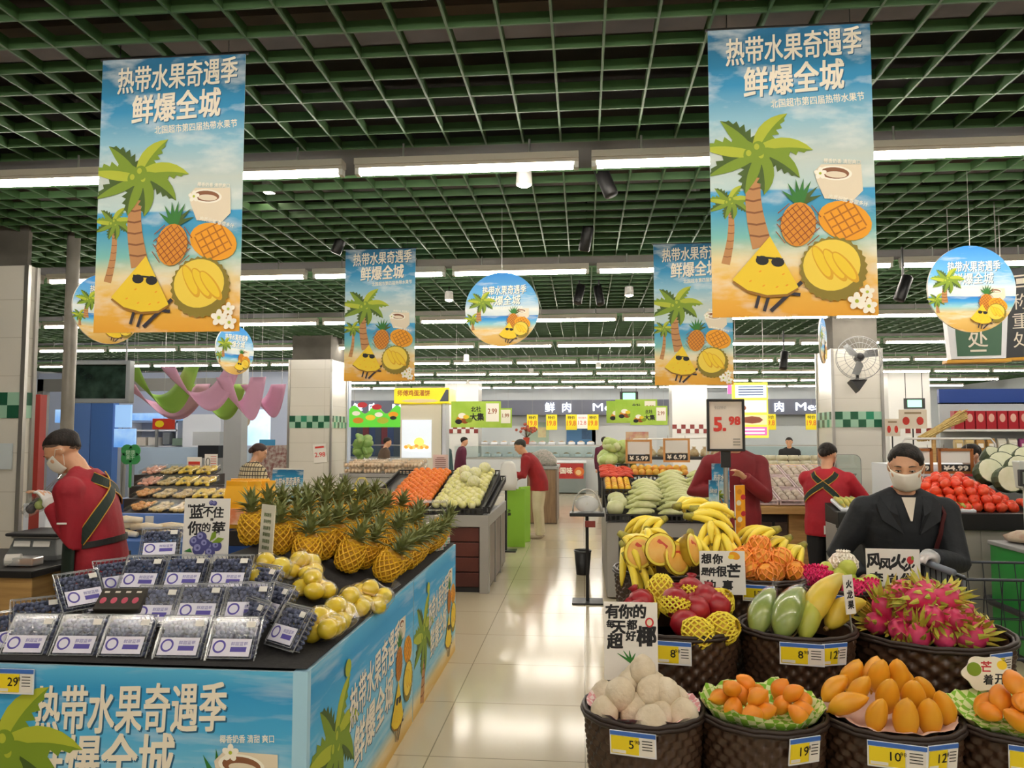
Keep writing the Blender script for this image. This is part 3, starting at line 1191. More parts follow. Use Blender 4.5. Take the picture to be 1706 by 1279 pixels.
PK = Kind(punnet('blueberry_punnet'))
TH = D(56)
pl = [(62, 1066, 2.88, 'leftmost'), (143, 1067, 2.88, 'second'), (222, 1068, 2.88, 'third'), (312, 1070, 2.88, 'fourth'), (397, 1072, 2.88, 'rightmost')]
for px, py, d, q in pl:
    PK.put(at(px, py, d), (TH, 0, D(3)), '%s of the five blueberry punnets in the front row along the blue panel' % q)
for px, py, d, q in ((268, 1016, 3.1, 'left'), (340, 1013, 3.1, 'middle'), (418, 1011, 3.1, 'right')):
    PK.put(at(px, py, d), (TH, 0, D(3)), '%s blueberry punnet of the middle row, above the front five' % q)
for px, py, d, q in ((245, 963, 3.34, 'left'), (316, 962, 3.34, 'middle'), (388, 962, 3.34, 'right')):
    PK.put(at(px, py, d), (TH, 0, D(3)), '%s blueberry punnet of the top row, below the blueberry sign' % q)
for px, py, d, rz, q in ((16, 1058, 2.98, 62, 'blueberry punnet turned side-on at the far left of the front row'), (126, 992, 3.12, 62, 'blueberry punnet seen side-on left of the dark sleeve'),
                         (60, 1036, 3.05, 40, 'blueberry punnet turned behind the leftmost front punnet'), (190, 968, 3.36, 55, 'blueberry punnet seen side-on at the left end of the top row'),
                         (168, 1000, 3.3, 50, 'blueberry punnet turned away behind the dark sleeve'), (430, 1040, 3.02, -40, 'blueberry punnet turned right behind the rightmost front punnet'),
                         (270, 912, 3.75, 20, 'blueberry punnet standing behind the top row, left of the blueberry sign'), (497, 1052, 2.98, -34, 'blueberry punnet leaning right at the corner of the stand'),
                         (470, 1012, 3.2, -38, 'blueberry punnet leaning right, above the corner punnet'), (446, 978, 3.4, -30, 'blueberry punnet beside the yellow bagged fruit, right of the top row')):
    PK.put(at(px, py, d), (TH, 0, D(rz)), q)
# dark sleeve box printed with dragon fruit
p = at(205, 1005, 3.06)
t = thing('fruit_sleeve', 'dark brown fruit carton with pink prints between the blueberry punnets', 'box', p, (D(40), 0, D(5)))
MB().box((0, 0, 0), (.19, .11, .07)).build('carton', mat('dark_carton', '#38332b', .5), t, bevel=.008)
a = MB()
for k in range(4):
    a.ell((-.066 + k * .044, -.012, .0355), (.013, .016, .002), 12, 6, m=0)
    a.box((-.066 + k * .044, .03, .0356), (.02, .008, .001), None, 1)
a.build('print', [mat('pink_ink', '#c8556a', .6), m_inkpale], t)

# pineapples in yellow foam nets
m_pine = mat('pineapple_skin', '#b8801c', .6, col2='#d9a32c', nscale=25, bump=.6, bscale=60)
m_net = mat('yellow_net', '#efbe2e', .55)
m_net2 = mat('lemon_net', '#ecd840', .55)
m_crown = mat('pineapple_leaf', '#5f6a3c', .55, col2='#8a8f55', nscale=14)


def net(b, prof, n=11, turns=.55, r=.0035, c=(0, 0, 0), rot=None, sides=4):
    """foam net: strands winding both ways over a turned shape"""
    q = (rot if isinstance(rot, Matrix) else Euler(rot).to_matrix()) if rot is not None else Matrix.Identity(3)
    k = len(prof)
    for sg in (1, -1):
        for j in range(n):
            pts = []
            for i, (rr, z) in enumerate(prof):
                a = 2 * PI * (j / n + sg * turns * i / (k - 1))
                pts.append(q @ Vector((rr * math.cos(a), rr * math.sin(a), z)) + Vector(c))
            b.tube(pts, r, sides, cap=False)


def pineapple(var):
    rr = random.Random(var)
    t = thing('pineapple', 'pineapple in a yellow net with a spiky green crown', 'pineapple')
    prof = [(.001, 0), (.04, .002), (.058, .02), (.066, .05), (.068, .085), (.063, .12), (.05, .145), (.03, .16), (.001, .165)]
    MB().lathe(prof, 16, fn=lambda r, z, a: r * (1 + .03 * math.cos(8 * a + z * 120))).build('fruit', m_pine, t, smooth=True)
    b = MB()
    npf = [(.042, .0), (.064, .02), (.072, .05), (.0735, .085), (.069, .115), (.06, .14), (.05 + rr.uniform(0, .02), .155)]
    net(b, npf, 12, .42, .0042)
    b.build('foam_net', m_net, t)
    b = MB()
    for lay, (n, L, el, w_) in enumerate(((9, .085, 18, .012), (9, .105, 42, .013), (8, .12, 62, .012), (5, .13, 80, .010))):
        for i in range(n):
            a = 2 * PI * i / n + lay * .4 + rr.uniform(-.2, .2)
            e = D(el + rr.uniform(-10, 10))
            d = Vector((math.cos(a) * math.cos(e), math.sin(a) * math.cos(e), math.sin(e)))
            up = Vector((0, 0, 1))
            side = d.cross(up).normalized() * w_
            base = Vector((0, 0, .157 + lay * .008))
            mid = base + d * L * .55 + Vector((0, 0, .006))
            tip = base + d * L + Vector((math.cos(a), math.sin(a), -.35)) * .022
            fold = Vector((0, 0, -w_ * .5))
            b.add([base - side * .6, base + fold, base + side * .6, mid - side, mid + fold, mid + side, tip],
                  [(0, 1, 4, 3), (1, 2, 5, 4), (3, 4, 6), (4, 5, 6)])
    b.build('crown', m_crown, t)
    return t


PN = [Kind(pineapple(i)) for i in range(3)]
i = 0
for ci, (x, tilt) in enumerate(((-1.115, 34), (-1.265, 24), (-1.425, 12), (-1.59, 4), (-1.75, -4))):
    for ri in range(9):
        y = 3.98 + ri * .215 + (ci % 2) * .1 - max(0, ci - 1) * .06
        if ci == 0 and ri == 0:
            continue
        if y > 5.72 or (ci >= 3 and y < 3.95):
            continue
        xx, yy = x + R.uniform(-.02, .02), y + R.uniform(-.03, .03)
        rz = R.uniform(-.3, .3)
        place = 'in the edge row leaning over the aisle' if ci == 0 else ('just behind the edge row over the aisle' if ci == 1 else ('in the middle of the netted pineapple heap' if ci == 2 else 'at the back of the netted pineapple heap'))
        PN[i % 3].put((xx, yy, mound(xx, yy) + .01 + .03 * abs(math.sin(D(tilt)))), (D(R.uniform(-6, 6)), D(tilt + R.uniform(-6, 6)), rz),
                      'yellow-netted pineapple with a green crown %s' % place, 'netted pineapples ' + place, scale=R.uniform(.95, 1.1))
        i += 1

# yellow fruit in clear bags
m_ymango = mat('yellow_fruit', '#e8c61e', .45, col2='#f2d83c', nscale=12)


def fruit_bag(seed, n=6):
    rr = random.Random(seed)
    t = thing('bagged_fruit', 'clear bag of yellow mangoes', 'bag')
    spots = [(-.05, 0, .034), (.02, .03, .034), (.03, -.045, .034), (-.02, -.06, .034), (-.01, .0, .078), (.05, .0, .06), (-.04, .06, .034)][:n]
    for (x, y, z) in spots:
        MB().ell((x, y, z), (.042, .034, .033), 12, 8, rot=(0, 0, rr.uniform(0, 3))).build('fruit', m_ymango, t, smooth=True)
    b = MB()
    for (x, y, z) in spots:
        b.ell((x, y, z), (.05, .044, .04), 10, 7)
    b.ell((0, 0, .02), (.085, .085, .022), 12, 6)
    skin(b, .011, 'clear_bag', m_clear2, t, 2)
    b = MB()
    b.tube([(.06, .06, .05), (.085, .09, .07), (.1, .1, .1)], [.02, .008, .02], 7)
    b.build('twisted_neck', m_clear2, t)
    return t


FB = [Kind(fruit_bag(1, 7)), Kind(fruit_bag(2, 6)), Kind(fruit_bag(5, 5))]
for i, (px, py, d, lab) in enumerate(((448, 962, 3.5, 'clear bag of yellow mangoes closest to the top row of blueberries'), (500, 948, 3.72, 'clear bag of yellow mangoes below the foremost netted pineapples'),
                                     (515, 985, 3.5, 'clear bag of yellow mangoes in the middle of the bags'), (536, 1046, 3.08, 'clear bag of yellow mangoes beside the corner blueberry punnet'),
                                     (566, 1022, 3.28, 'clear bag of yellow mangoes second along the aisle edge from the corner'), (585, 998, 3.5, 'clear bag of yellow mangoes third along the aisle edge from the corner'),
                                     (612, 985, 3.68, 'clear bag of yellow mangoes along the aisle edge, touching the pineapples'))):
    p = at(px, py, d)
    FB[i % 3].put((p.x, p.y, mound(p.x, p.y) + .004), (D(8), D(16) if i > 2 else 0, i * 1.1), lab, scale=1.2)


# hand lettered signs on card
def card_sign(name, label, px, py, d, wd, hgt, paint, rz=0, tilt=-.06, stick=.12, board=None):
    p = at(px, py, d)
    t = thing(name, label, 'sign', (p.x, p.y, p.z), (tilt, 0, rz))
    MB().box((0, .004, 0), (wd, .005, hgt)).build('card', board or m_paper, t)
    a = Art()
    a.y = .001
    paint(a)
    if a.b.f:
        a.done('print', m_sky, t)
    if stick:
        MB().tube([(0, .01, -hgt / 2 + .03), (0, .01, -hgt / 2 - stick)], .004, 6).build('stick', m_clear2 if False else m_metal, t)
    return t


INK_B = len(INK)
INK.append(mat('ink_berry', '#4a4a86', .6))
INK.append(mat('ink_berry_light', '#8f8fc4', .6))
INK.append(mat('ink_red', '#c62f38', .6))


def berry_sign(a):
    def T(c, x, z, h, g=0):
        a.text(c, (x, z), None, h, I_GL, ang=g, bold=.03, shear=.05, shadow=False)
    T('蓝', -.05, .09, .062, .05)
    T('不', .005, .088, .045)
    T('住', .055, .086, .05)
    T('你', -.055, .012, .062, .05)
    T('的', .0, .016, .042)
    T('莓', .06, .012, .06)
    T('"', -.085, .115, .012)
    T('"', -.018, .12, .012)
    T('"', .026, .052, .011)
    for x, z, r in ((.02, .13, .012), (.035, .128, .012), (-.05, -.05, .026), (-.02, -.03, .026), (-.03, -.085, .03), (.02, -.075, .026), (.055, -.07, .024), (.025, -.1, .024), (-.0, -.06, .024)):
        a.oval((x, z), r, r, INK_B)
        a.oval((x - r * .25, z + r * .25), r * .55, r * .55, INK_B + 1)
        a.oval((x - r * .2, z + r * .2), r * .22, r * .22, INK_B)
    a.p([(.02, -.05), (.03, -.01), (.05, -.0), (.05, -.03)], I_L)
    a.p([(.03, -.055), (.06, -.03), (.09, -.035), (.07, -.055)], I_L)
    a.p([(-.1, -.095), (-.07, -.08), (-.06, -.1)], I_PG)


card_sign('berry_sign', 'white hand-lettered card with painted blueberries standing behind the punnets', 343, 884, 3.5, .218, .3, berry_sign, rz=D(3))


def slim_sign(a):
    for k in range(7):
        a.text('果味鲜香', (0, .11 - k * .032), .07, .02, I_DL, shear=0, shadow=False)
    a.p([(-.03, -.15), (.04, -.15), (.04, -.1), (-.03, -.1)], I_LL)


card_sign('slim_sign', 'narrow cream card turned toward the pineapples, right of the blueberry sign', 443, 895, 3.72, .13, .32, slim_sign, rz=D(-38), board=mat('cream_card', '#dcd6c2', .6))


def blue_sheet(a):
    a.b.grid(2, 2, lambda u, v: (-.14 + u * .28, -.001, -.16 + v * .32), I_BG)
    a.y = -.0015
    a.text(TITLE1, (.0, .07), .23, .06, I_CREAM, ang=.08, bold=.02)
    a.text(TITLE2, (.0, -.01), .17, .06, I_CREAM, ang=.08, bold=.02)
    a.palm((-.11, -.12), (-.1, -.05), .06)


card_sign('beach_sign', 'blue beach print card standing behind the pineapple heap', 478, 818, 5.6, .28, .34, blue_sheet, rz=D(-16), stick=.3)

# yellow shopping bag and small carton at the back of the heap
p = at(602, 838, 5.75)
t = thing('shopping_bag', 'bright yellow paper bag with rope handles behind the pineapple heap', 'bag', (p.x, p.y, p.z - .1), (0, 0, .2))
MB().loft([[Vector((a * .085, b_ * .04, 0)) for a, b_ in ((-1, -1), (1, -1), (1, 1), (-1, 1))], [Vector((a * .1, b_ * .045, .2)) for a, b_ in ((-1, -1), (1, -1), (1, 1), (-1, 1))]]).build('bag_body', mat('yellow_bag', '#f0d414', .5), t)
for s in (-1, 1):
    MB().tube([(-.05, s * .04, .19), (-.045, s * .045, .25), (-.02, s * .045, .29), (.02, s * .045, .29), (.045, s * .045, .25), (.05, s * .04, .19)], .004, 6).build('handle', mat('pale_rope', '#d9c86a', .7), t)
p = at(633, 820, 5.85)
t = thing('carry_box', 'small brown carton with a wire handle right of the yellow bag', 'box', (p.x, p.y, p.z - .06), (0, 0, .1))
MB().box((0, 0, .045), (.11, .09, .09)).build('carton', mat('tan_carton', '#8c7a52', .6), t, bevel=.003)
MB().tube([(-.05, 0, .085), (-.045, 0, .12), (0, 0, .145), (.045, 0, .12), (.05, 0, .085)], .003, 6).build('handle', mat('lime_rope', '#aaa94a', .6), t)

# gift packs at the far end of the stand
m_gift = mat('gift_print', '#e8e2dc', .5)
INKG = [m_gift, mat('gift_red', '#c9434b', .5), mat('gift_green', '#4fae8c', .5)]
t = thing('gift_pack', 'small white pack with red and green prints', 'pack')
MB().box((0, 0, .055), (.1, .06, .11)).build('carton', m_gift, t, bevel=.006)
b = MB()
for k in range(5):
    for j in range(5):
        b.ell((-.04 + k * .02, -.0305, .015 + j * .021), (.007, .001, .008), 8, 4, m=1 + (k + j) % 2 if (k * j) % 3 else 2 - (k + j) % 2)
        b.ell((.0505, -.024 + k * .012, .015 + j * .021), (.001, .004, .008), 8, 4, m=1 + (k + j) % 2)
b.build('print', [m_gift] + INKG[1:], t)
K = Kind(t)
for i, (x, y, z) in enumerate(((-1.05, 5.5, 0), (-1.06, 5.66, 0), (-1.06, 5.82, 0), (-1.18, 5.84, 0), (-1.07, 5.74, .115))):
    K.put((x, y, mound(x, y) + .003 + z), (0, 0, D(70)), ('white gift pack with red prints nearest the pineapples at the stand end', 'white gift pack in the middle at the stand end', 'white gift pack at the far corner of the stand by the aisle', 'white gift pack behind the far corner pack', 'white gift pack lying on top of the others at the stand end')[i])
t = thing('clear_crate', 'clear lidded box on the packs at the far end of the stand', 'box', (-1.13, 5.78, mound(-1.13, 5.78) + .235), (0, 0, .1))
MB().box((0, 0, .03), (.2, .14, .06)).build('box', m_clear, t, bevel=.015)
MB().box((0, 0, .065), (.21, .15, .012)).build('lid', m_clear2, t, bevel=.005)


# price tag holders
def price_tag(loc, rz, number, label, wd=.145, hgt=.085, tilt=0.1, cents='98', clip=True):
    t = thing('price_tag', label, 'price tag', loc, (tilt, 0, rz))
    b = MB()
    b.box((0, .003, 0), (wd, .004, hgt), None, 0)
    b.box((0, 0, hgt * .41), (wd * .98, .002, hgt * .16), None, 1)
    b.box((-wd * .17, 0, -hgt * .06), (wd * .6, .002, hgt * .72), None, 2)
    b.box((wd * .31, 0, -hgt * .06), (wd * .32, .002, hgt * .72), None, 3)
    b.box((-wd * .3, -.001, -hgt * .33), (wd * .3, .001, hgt * .12), None, 3)
    b.build('tag_card', [m_white2, m_bluecard, m_yellow, m_paper], t)
    b = MB()
    put_text(b, number, (-wd * .03, 0), None, hgt * .34, 0, bold=.01, y=-.002)
    put_text(b, cents, (wd * .1, hgt * .12), None, hgt * .16, 0, y=-.002)
    for k in range(4):
        b.box((wd * .31, -.0015, hgt * (.2 - k * .12)), (wd * .22, .001, hgt * .03), None, 0)
    b.build('tag_print', [m_ink], t)
    if clip:
        MB().box((0, .006, hgt * .45), (wd * .9, .008, .012)).build('clip', m_clear2, t)
    return t


p = at(22, 1136, 2.70)
price_tag((p.x, 2.705, p.z), 0, '29', 'yellow and white price tag reading 29 on the blue front panel', .15, .09, 0)
# ---------------------------------------------------------------- woven baskets of fruit at right
m_wick = mat('brown_wicker', '#4d382a', .3, col2='#402c20', nscale=12)
m_wickd = mat('dark_wicker_rim', '#2e2019', .5)
m_step = mat('black_step', '#151414', .6)

for a, c, x1, z, lab in ((2.56, 3.02, 2.1, .2, 'low black riser under the front row of wicker baskets'), (3.02, 3.68, 1.9, .37, 'black riser under the middle row of wicker baskets'), (3.68, 4.64, 1.42, .47, 'tall black riser under the banana and netted fruit baskets')):
    tag(MB().box2((-.985, 0, 0), (x1 - 1.115, c - a - .004, z)).build('display_riser', m_step, bevel=.004), lab, 'display stand', loc=(1.115, a, 0))

_bm = {}


def basket_mesh(H=.5, taper=.8):
    k = (H, taper)
    if k in _bm:
        return _bm[k]
    n, rows, sub = 150, int(H / .026), 4
    b = MB()
    rings = []
    tot = rows * sub
    for i in range(tot + 1):
        t = i / tot
        r0 = taper + (1 - taper) * t ** .9
        ring = []
        for j in range(n):
            th = 2 * PI * j / n
            row = i / sub
            wv = math.cos(25 * th + PI * math.floor(row))
            rnd = math.sin(PI * (row % 1.0)) if i % sub else 0
            r = r0 + .042 * wv * (rnd ** .6 if rnd > 0 else 0) - .022
            ring.append(Vector((r * math.cos(th), r * math.sin(th), t * H)))
        rings.append(ring)
    b.loft(rings, cap=False)
    b.lathe([(.001, .004), (taper - .05, .005), (.91, H * .98)], 40, cap=False)
    _bm[k] = b.mesh('woven_body', [m_wick], True)
    return _bm[k]


def wicker(label, c, r, rim_z, H=.5, taper=.8, filler=None, name='wicker_basket', fill=.86):
    t = thing(name, label, 'basket', (c[0], c[1], rim_z - H))
    o = link('woven_body', basket_mesh(H, taper), t)
    o.scale = (r, r, 1)
    b = MB()
    for dr, dz in ((0, 0), (-.012, -.008), (.004, -.012)):
        b.tube([((r + dr) * math.cos(2 * PI * k / 40), (r + dr) * math.sin(2 * PI * k / 40), H + dz + .002 * math.sin(k * 2.2)) for k in range(40)], .008, 6, closed=True)
    b.build('rim', m_wickd, t, smooth=True)
    MB().lathe([(.001, H * fill), (r * .93, H * fill)], 32).build('filler', filler or m_step, t)
    return t


def mat_gingham(name, c1, c2, s=46):
    m = mat(name, c1, .8)
    nt = m.node_tree
    tc = nt.nodes.new('ShaderNodeTexCoord')
    mp = nt.nodes.new('ShaderNodeMapping')
    mp.inputs['Rotation'].default_value = (0, 0, .7)
    ck = nt.nodes.new('ShaderNodeTexChecker')
    ck.inputs['Scale'].default_value = s
    ck.inputs[1].default_value = lin(c1)
    ck.inputs[2].default_value = lin(c2)
    nt.links.new(tc.outputs['Object'], mp.inputs[0])
    nt.links.new(mp.outputs[0], ck.inputs['Vector'])
    nt.links.new(ck.outputs[0], nt.nodes['Principled BSDF'].inputs['Base Color'])
    return m


def liner(name, label, c, r, rim_z, m, rise=.025, seed=1):
    b = MB()
    rings = []
    n = 48
    for f, z in ((.0, -.035), (.5, -.035), (.8, -.02), (.95, .006), (1.04, rise * .8)):
        rings.append([Vector((r * f * math.cos(2 * PI * j / n) * (1 + .04 * (f > .9) * noise.noise((j * .7, seed, f))), r * f * math.sin(2 * PI * j / n), z + (f > .85) * (rise * .9 * noise.noise((math.cos(2 * PI * j / n) * 3, math.sin(2 * PI * j / n) * 3, seed + f)) + .004 * math.sin(j * 2.5)))) for j in range(n)])
    b.loft(rings, cap=False)
    o = b.build(name, m, None, smooth=True)
    return tag(o, label, 'cloth', loc=(c[0], c[1], rim_z))


def heap(c, Rb, r, z0, layers, flat=1.5, jit=.15, sp=1.9, shrink=.95):
    out = []
    for k in range(layers):
        Rk = Rb - k * r * shrink
        if Rk < -.3 * r:
            break
        pts = []
        n = int(2 * Rk / (sp * r)) + 2
        for i in range(-n, n + 1):
            for j in range(-n, n + 1):
                x = (i + (j % 2) * .5 + (k % 2) * .5) * sp * r
                y = (j * .87 + (k % 2) * .29) * sp * r
                if x * x + y * y <= max(Rk, .01) ** 2:
                    pts.append((c[0] + x + R.uniform(-jit, jit) * r, c[1] + y + R.uniform(-jit, jit) * r, z0 + r + k * flat * r + R.uniform(-jit, jit) * r * .6))
        out += pts
    return out


FR = []  # front row centres
for px in (1071, 1268, 1479, 1692):
    p = at(px, 1158, 2.79)
    FR.append((p.x, 2.79))
SR = [at(1129, 1040, 3.29), at(1326, 1040, 3.29), at(1543, 1040, 3.36)]
FZ, SZ2 = .70, .87
wicker('round brown wicker basket holding pale coconuts on pink checked cloth', FR[0], .207, FZ)
wicker('round brown wicker basket holding small orange mangoes on green checked cloth', FR[1], .212, FZ)
wicker('round brown wicker basket heaped with golden mangoes', FR[2], .225, FZ)
wicker('round brown wicker basket of orange mangoes with a leaf-shaped sign', FR[3], .225, FZ)
wicker('round brown wicker basket of pomegranates and yellow nets', SR[0], .245, SZ2)
wicker('round brown wicker basket of green and yellow papayas', SR[1], .225, SZ2)
wicker('wide brown wicker basket heaped with dragon fruit', SR[2], .315, SZ2 - .02)
liner('checked_cloth', 'pink checked cloth under the coconuts', FR[0], .19, FZ, mat_gingham('pink_gingham', '#e9a6ac', '#f4e2df'), .02, 1)
liner('checked_cloth', 'green checked cloth under the two small heaps of orange mangoes', FR[1], .2, FZ, mat_gingham('green_gingham', '#8cc63a', '#e6efb0', 40), .045, 2)
liner('checked_cloth', 'green checked cloth in the basket with the leaf-shaped sign', FR[3], .21, FZ, MATS['green_gingham'], .03, 3)
liner('checked_cloth', 'pale pink cloth edge around the golden mangoes', FR[2], .2, FZ, mat('pale_pink_cloth', '#e6c3b4', .8), .012, 4)

# coconuts
m_coco = mat('coconut_husk', '#e3d6bf', .75, col2='#cdbb9d', nscale=9, bump=.5, bscale=50)
t = MB().lathe([(.001, 0), (.03, .002), (.044, .025), (.048, .05), (.044, .07), (.03, .088), (.012, .1), (.001, .104)], 16, fn=lambda r, z, a: r * (1 + .03 * math.cos(3 * a))).build('coconut', m_coco, smooth=True)
tag(t, 'peeled pale coconut heaped in the wicker basket by the aisle', 'coconut')
K = Kind(t)
for x, y, z in heap(FR[0], .158, .05, FZ - .045, 3, 1.2, .1, 1.72, 1.15):
    K.put((x, y, z - .05), (R.uniform(-.35, .35), R.uniform(-.35, .35), R.uniform(0, 6)), group='coconuts in the wicker basket', scale=R.uniform(.95, 1.1))
# mangoes
m_mango = mat('golden_mango', '#e2961c', .42, col2='#eab02c', nscale=5, sss=.08)
m_omango = mat('orange_mango', '#e8861a', .45, col2='#ee9f2e', nscale=6, sss=.08)


def mango_mesh(name, m, L, r, label):
    b = MB()
    rings = []
    for i in range(11):
        t = i / 10
        q = math.sin(PI * t) ** .62 * (1 - .22 * t)
        rings.append([Vector((q * r * math.cos(a), q * r * .85 * math.sin(a) + .15 * r * math.sin(PI * t), (t - .5) * L)) for a in [2 * PI * j / 14 for j in range(14)]])
    b.loft(rings)
    b.ell((0, 0, -L * .49), (.004, .004, .008), 6, 4)
    return tag(b.build(name, m, smooth=True), label, 'mango')


K = Kind(mango_mesh('mango', m_mango, .135, .041, 'golden mango'))
c = FR[2]
for i, (dx, dy, dz, rx, rz) in enumerate(((-.15, -.06, 0, 1.1, 1.2), (-.08, -.13, -.01, .35, .4), (0, -.15, -.01, .2, -.1), (.08, -.13, -.01, .3, -.4), (.15, -.07, 0, .35, -.9), (-.16, .04, .02, .9, 1.9), (-.1, -.03, .035, .5, .7),
                                          (-.02, -.06, .03, .35, .1), (.06, -.06, .03, .45, -.3), (.12, .01, .03, .6, -.8), (-.09, .08, .055, .6, .9), (-.01, .04, .065, .35, .2), (.06, .06, .06, .3, -.5), (.0, .12, .05, .6, 2.5), (.1, .12, .03, .5, -1.8), (-.06, .15, .03, .7, 2.4))):
    K.put((c[0] + dx, c[1] + dy, FZ + .045 + dz), (rx, 0, rz), label='golden mango heaped in the wicker basket between the 19 and 10 price tags', group='golden mangoes', scale=R.uniform(.95, 1.12))
K = Kind(mango_mesh('mango', m_omango, .085, .036, 'small orange mango'))
c = FR[1]
for dx, dy, dz in ((-.1, -.03, 0), (-.05, -.09, 0), (.0, -.06, 0), (-.13, .04, .01), (-.07, .03, .03), (-.01, .0, .03), (.0, .07, .02), (-.08, .1, .02), (-.04, .06, .055), (-.1, -.01, .055), (-.02, -.05, .045)):
    K.put((c[0] + dx, c[1] + dy, FZ + .01 + dz), (R.uniform(.6, 1.6), R.uniform(-.4, .4), R.uniform(0, 6)), label='small orange mango in the left heap on green checked cloth', group='left heap of small mangoes')
for dx, dy, dz in ((.08, .02, 0), (.13, -.03, 0), (.1, -.08, 0), (.15, .04, .01), (.11, 0, .045), (.09, .1, .03)):
    K.put((c[0] + dx, c[1] + dy, FZ + .01 + dz), (R.uniform(.6, 1.6), R.uniform(-.4, .4), R.uniform(0, 6)), label='small orange mango in the right heap on green checked cloth', group='right heap of small mangoes')
K = Kind(mango_mesh('mango', m_omango, .11, .039, 'orange mango'))
c = FR[3]
for x, y, z in heap(c, .14, .05, FZ - .04, 3, 1.0, .2, 1.8):
    K.put((x, y, z), (R.uniform(.8, 1.7), R.uniform(-.4, .4), R.uniform(0, 6)), label='orange mango in the wicker basket with the leaf-shaped sign', group='orange mangoes by the leaf-shaped sign')

# pomegranates and netted fruit
m_pom = mat('pomegranate_skin', '#8e1020', .35, col2='#b02a30', nscale=7)
t = thing('pomegranate', 'dark red pomegranate', 'pomegranate')
MB().lathe([(.001, 0), (.03, .003), (.048, .025), (.052, .05), (.044, .078), (.025, .093), (.012, .096)], 16, fn=lambda r, z, a: r * (1 + .025 * math.cos(5 * a))).build('fruit', m_pom, t, smooth=True)
MB().lathe([(.011, .093), (.013, .104), (.019, .115), (.016, .114), (.009, .1)], 10, fn=lambda r, z, a: r * (1 + .2 * math.cos(6 * a))).build('crown', m_pom, t, smooth=True)
KP = Kind(t)
b = MB()
npf = [(.05, .0), (.058, .02), (.061, .045), (.058, .075), (.05, .1)]
t = thing('netted_pomegranate', 'red pomegranate', 'pomegranate')
MB().lathe([(.001, 0), (.03, .003), (.048, .025), (.052, .05), (.044, .078), (.025, .093), (.001, .096)], 14).build('fruit', mat('pale_pomegranate', '#c8902c', .45, col2='#d8b040', nscale=8), t, smooth=True)
net(b, [(.02, .0), (.045, .008), (.054, .03), (.057, .05), (.05, .075), (.034, .094), (.02, .108)], 13, .4, .0036)
b.build('foam_net', m_net2, t)
KN = Kind(t)
t = thing('half_netted_pomegranate', 'pomegranate', 'pomegranate')
MB().lathe([(.001, 0), (.03, .003), (.048, .025), (.052, .05), (.044, .078), (.025, .093), (.012, .096), (.012, .102), (.02, .112), (.01, .1)], 16).build('fruit', m_pom, t, smooth=True)
b = MB()
net(b, [(.03, -.004), (.05, .008), (.056, .03), (.06, .045)], 15, .22, .004)
b.build('foam_net', m_net2, t)
KH = Kind(t)
c = SR[0]
for k, dx, dy, dz, rot, lab in ((KH, -.02, -.05, .05, (-.5, .2, 0), 'large red pomegranate set in a yellow net cup at the front of its basket'), (KN, -.0, -.17, .0, (1.45, .2, 1.3), 'yellow-netted fruit lying at the front rim of the pomegranate basket'),
                               (KN, .115, -.105, .0, (1.2, .5, .8), 'yellow-netted fruit at the right rim of the pomegranate basket, by the papayas'), (KN, -.06, .1, .06, (-.3, .1, 0), 'yellow-netted fruit standing at the back of the pomegranate basket'),
                               (KP, .08, -.06, .03, (-.9, .3, .4), 'pomegranate lying between the net cup and the right rim'), (KP, .16, .0, .03, (-.6, .5, .4), 'pomegranate at the right side below the mango poem sign'), (KH, .06, .08, .07, (-.5, .3, .2), 'pomegranate in a net cup below the left edge of the mango poem sign'),
                               (KP, -.13, -.06, .01, (-.8, -.5, .4), 'pomegranate behind the coconut sign'), (KP, -.12, .03, .03, (-.6, -.3, .4), 'pomegranate at the left above the coconut sign'), (KN, -.16, .03, .02, (1.1, .2, 2.3), 'yellow-netted fruit at the left rim of the pomegranate basket'),
                               (KP, .05, -.13, .0, (-1.1, .3, .9), 'pomegranate low at the front between two yellow nets'), (KP, .1, .02, .06, (-.7, .6, .1), 'pomegranate on top at the right of the basket'), (KN, .15, .09, .03, (.5, .6, .1), 'yellow-netted fruit behind the mango poem sign')):
    k.put((c.x + dx, c.y + dy, SZ2 - .005 + dz), rot, lab, scale=1.12)

# papayas
m_pap = mat('yellow_papaya', '#dcb733', .4, col2='#c9b545', nscale=5)
m_papg = mat('green_papaya', '#7d9a4a', .4, col2='#a3ac58', nscale=6)


def papaya(label, m, L=.3, r=.062, wrapped=False):
    t = thing('papaya', label, 'papaya')
    b = MB()
    rings = []
    for i in range(15):
        u = i / 14
        q = (math.sin(PI * min(1, u * 1.02)) ** .55) * (.62 + .38 * (1 - math.cos(PI * u)) / 2 * 1.25 - .1 * u)
        rings.append([Vector((q * r * math.cos(a) * (1 + .03 * math.cos(5 * a)), q * r * math.sin(a) + .03 * math.sin(PI * u), (u - .5) * L)) for a in [2 * PI * j / 16 for j in range(16)]])
    b.loft(rings)
    b.build('fruit', m, t, smooth=True)
    MB().lathe([(.011, 0), (.008, .012), (.001, .012)], 8, c=(0, 0, L * .48)).build('stem_scar', mat('scar_brown', '#8a6a34', .7), t)
    if wrapped:
        b = MB()
        n = 18
        rings = []
        for i in range(15):
            u = i / 14
            q = (math.sin(PI * min(1, u * 1.02)) ** .4) * (.64 + .38 * (1 - math.cos(PI * u)) / 2 * 1.25 - .1 * u) * 1.07
            rings.append([Vector(((q * r + .004 * noise.noise((a * 2, u * 6, 1))) * math.cos(a), (q * r + .004 * noise.noise((a * 2, u * 9, 4))) * math.sin(a) + .03 * math.sin(PI * u), (u - .5) * L * 1.06)) for a in [2 * PI * j / n for j in range(n)]])
        b.loft(rings)
        b.tube([(0, 0, -L * .5), (0, .01, -L * .56), (.01, .02, -L * .62)], [.02, .01, .02], 8)
        b.build('film', m_clear2, t, smooth=True)
    return t


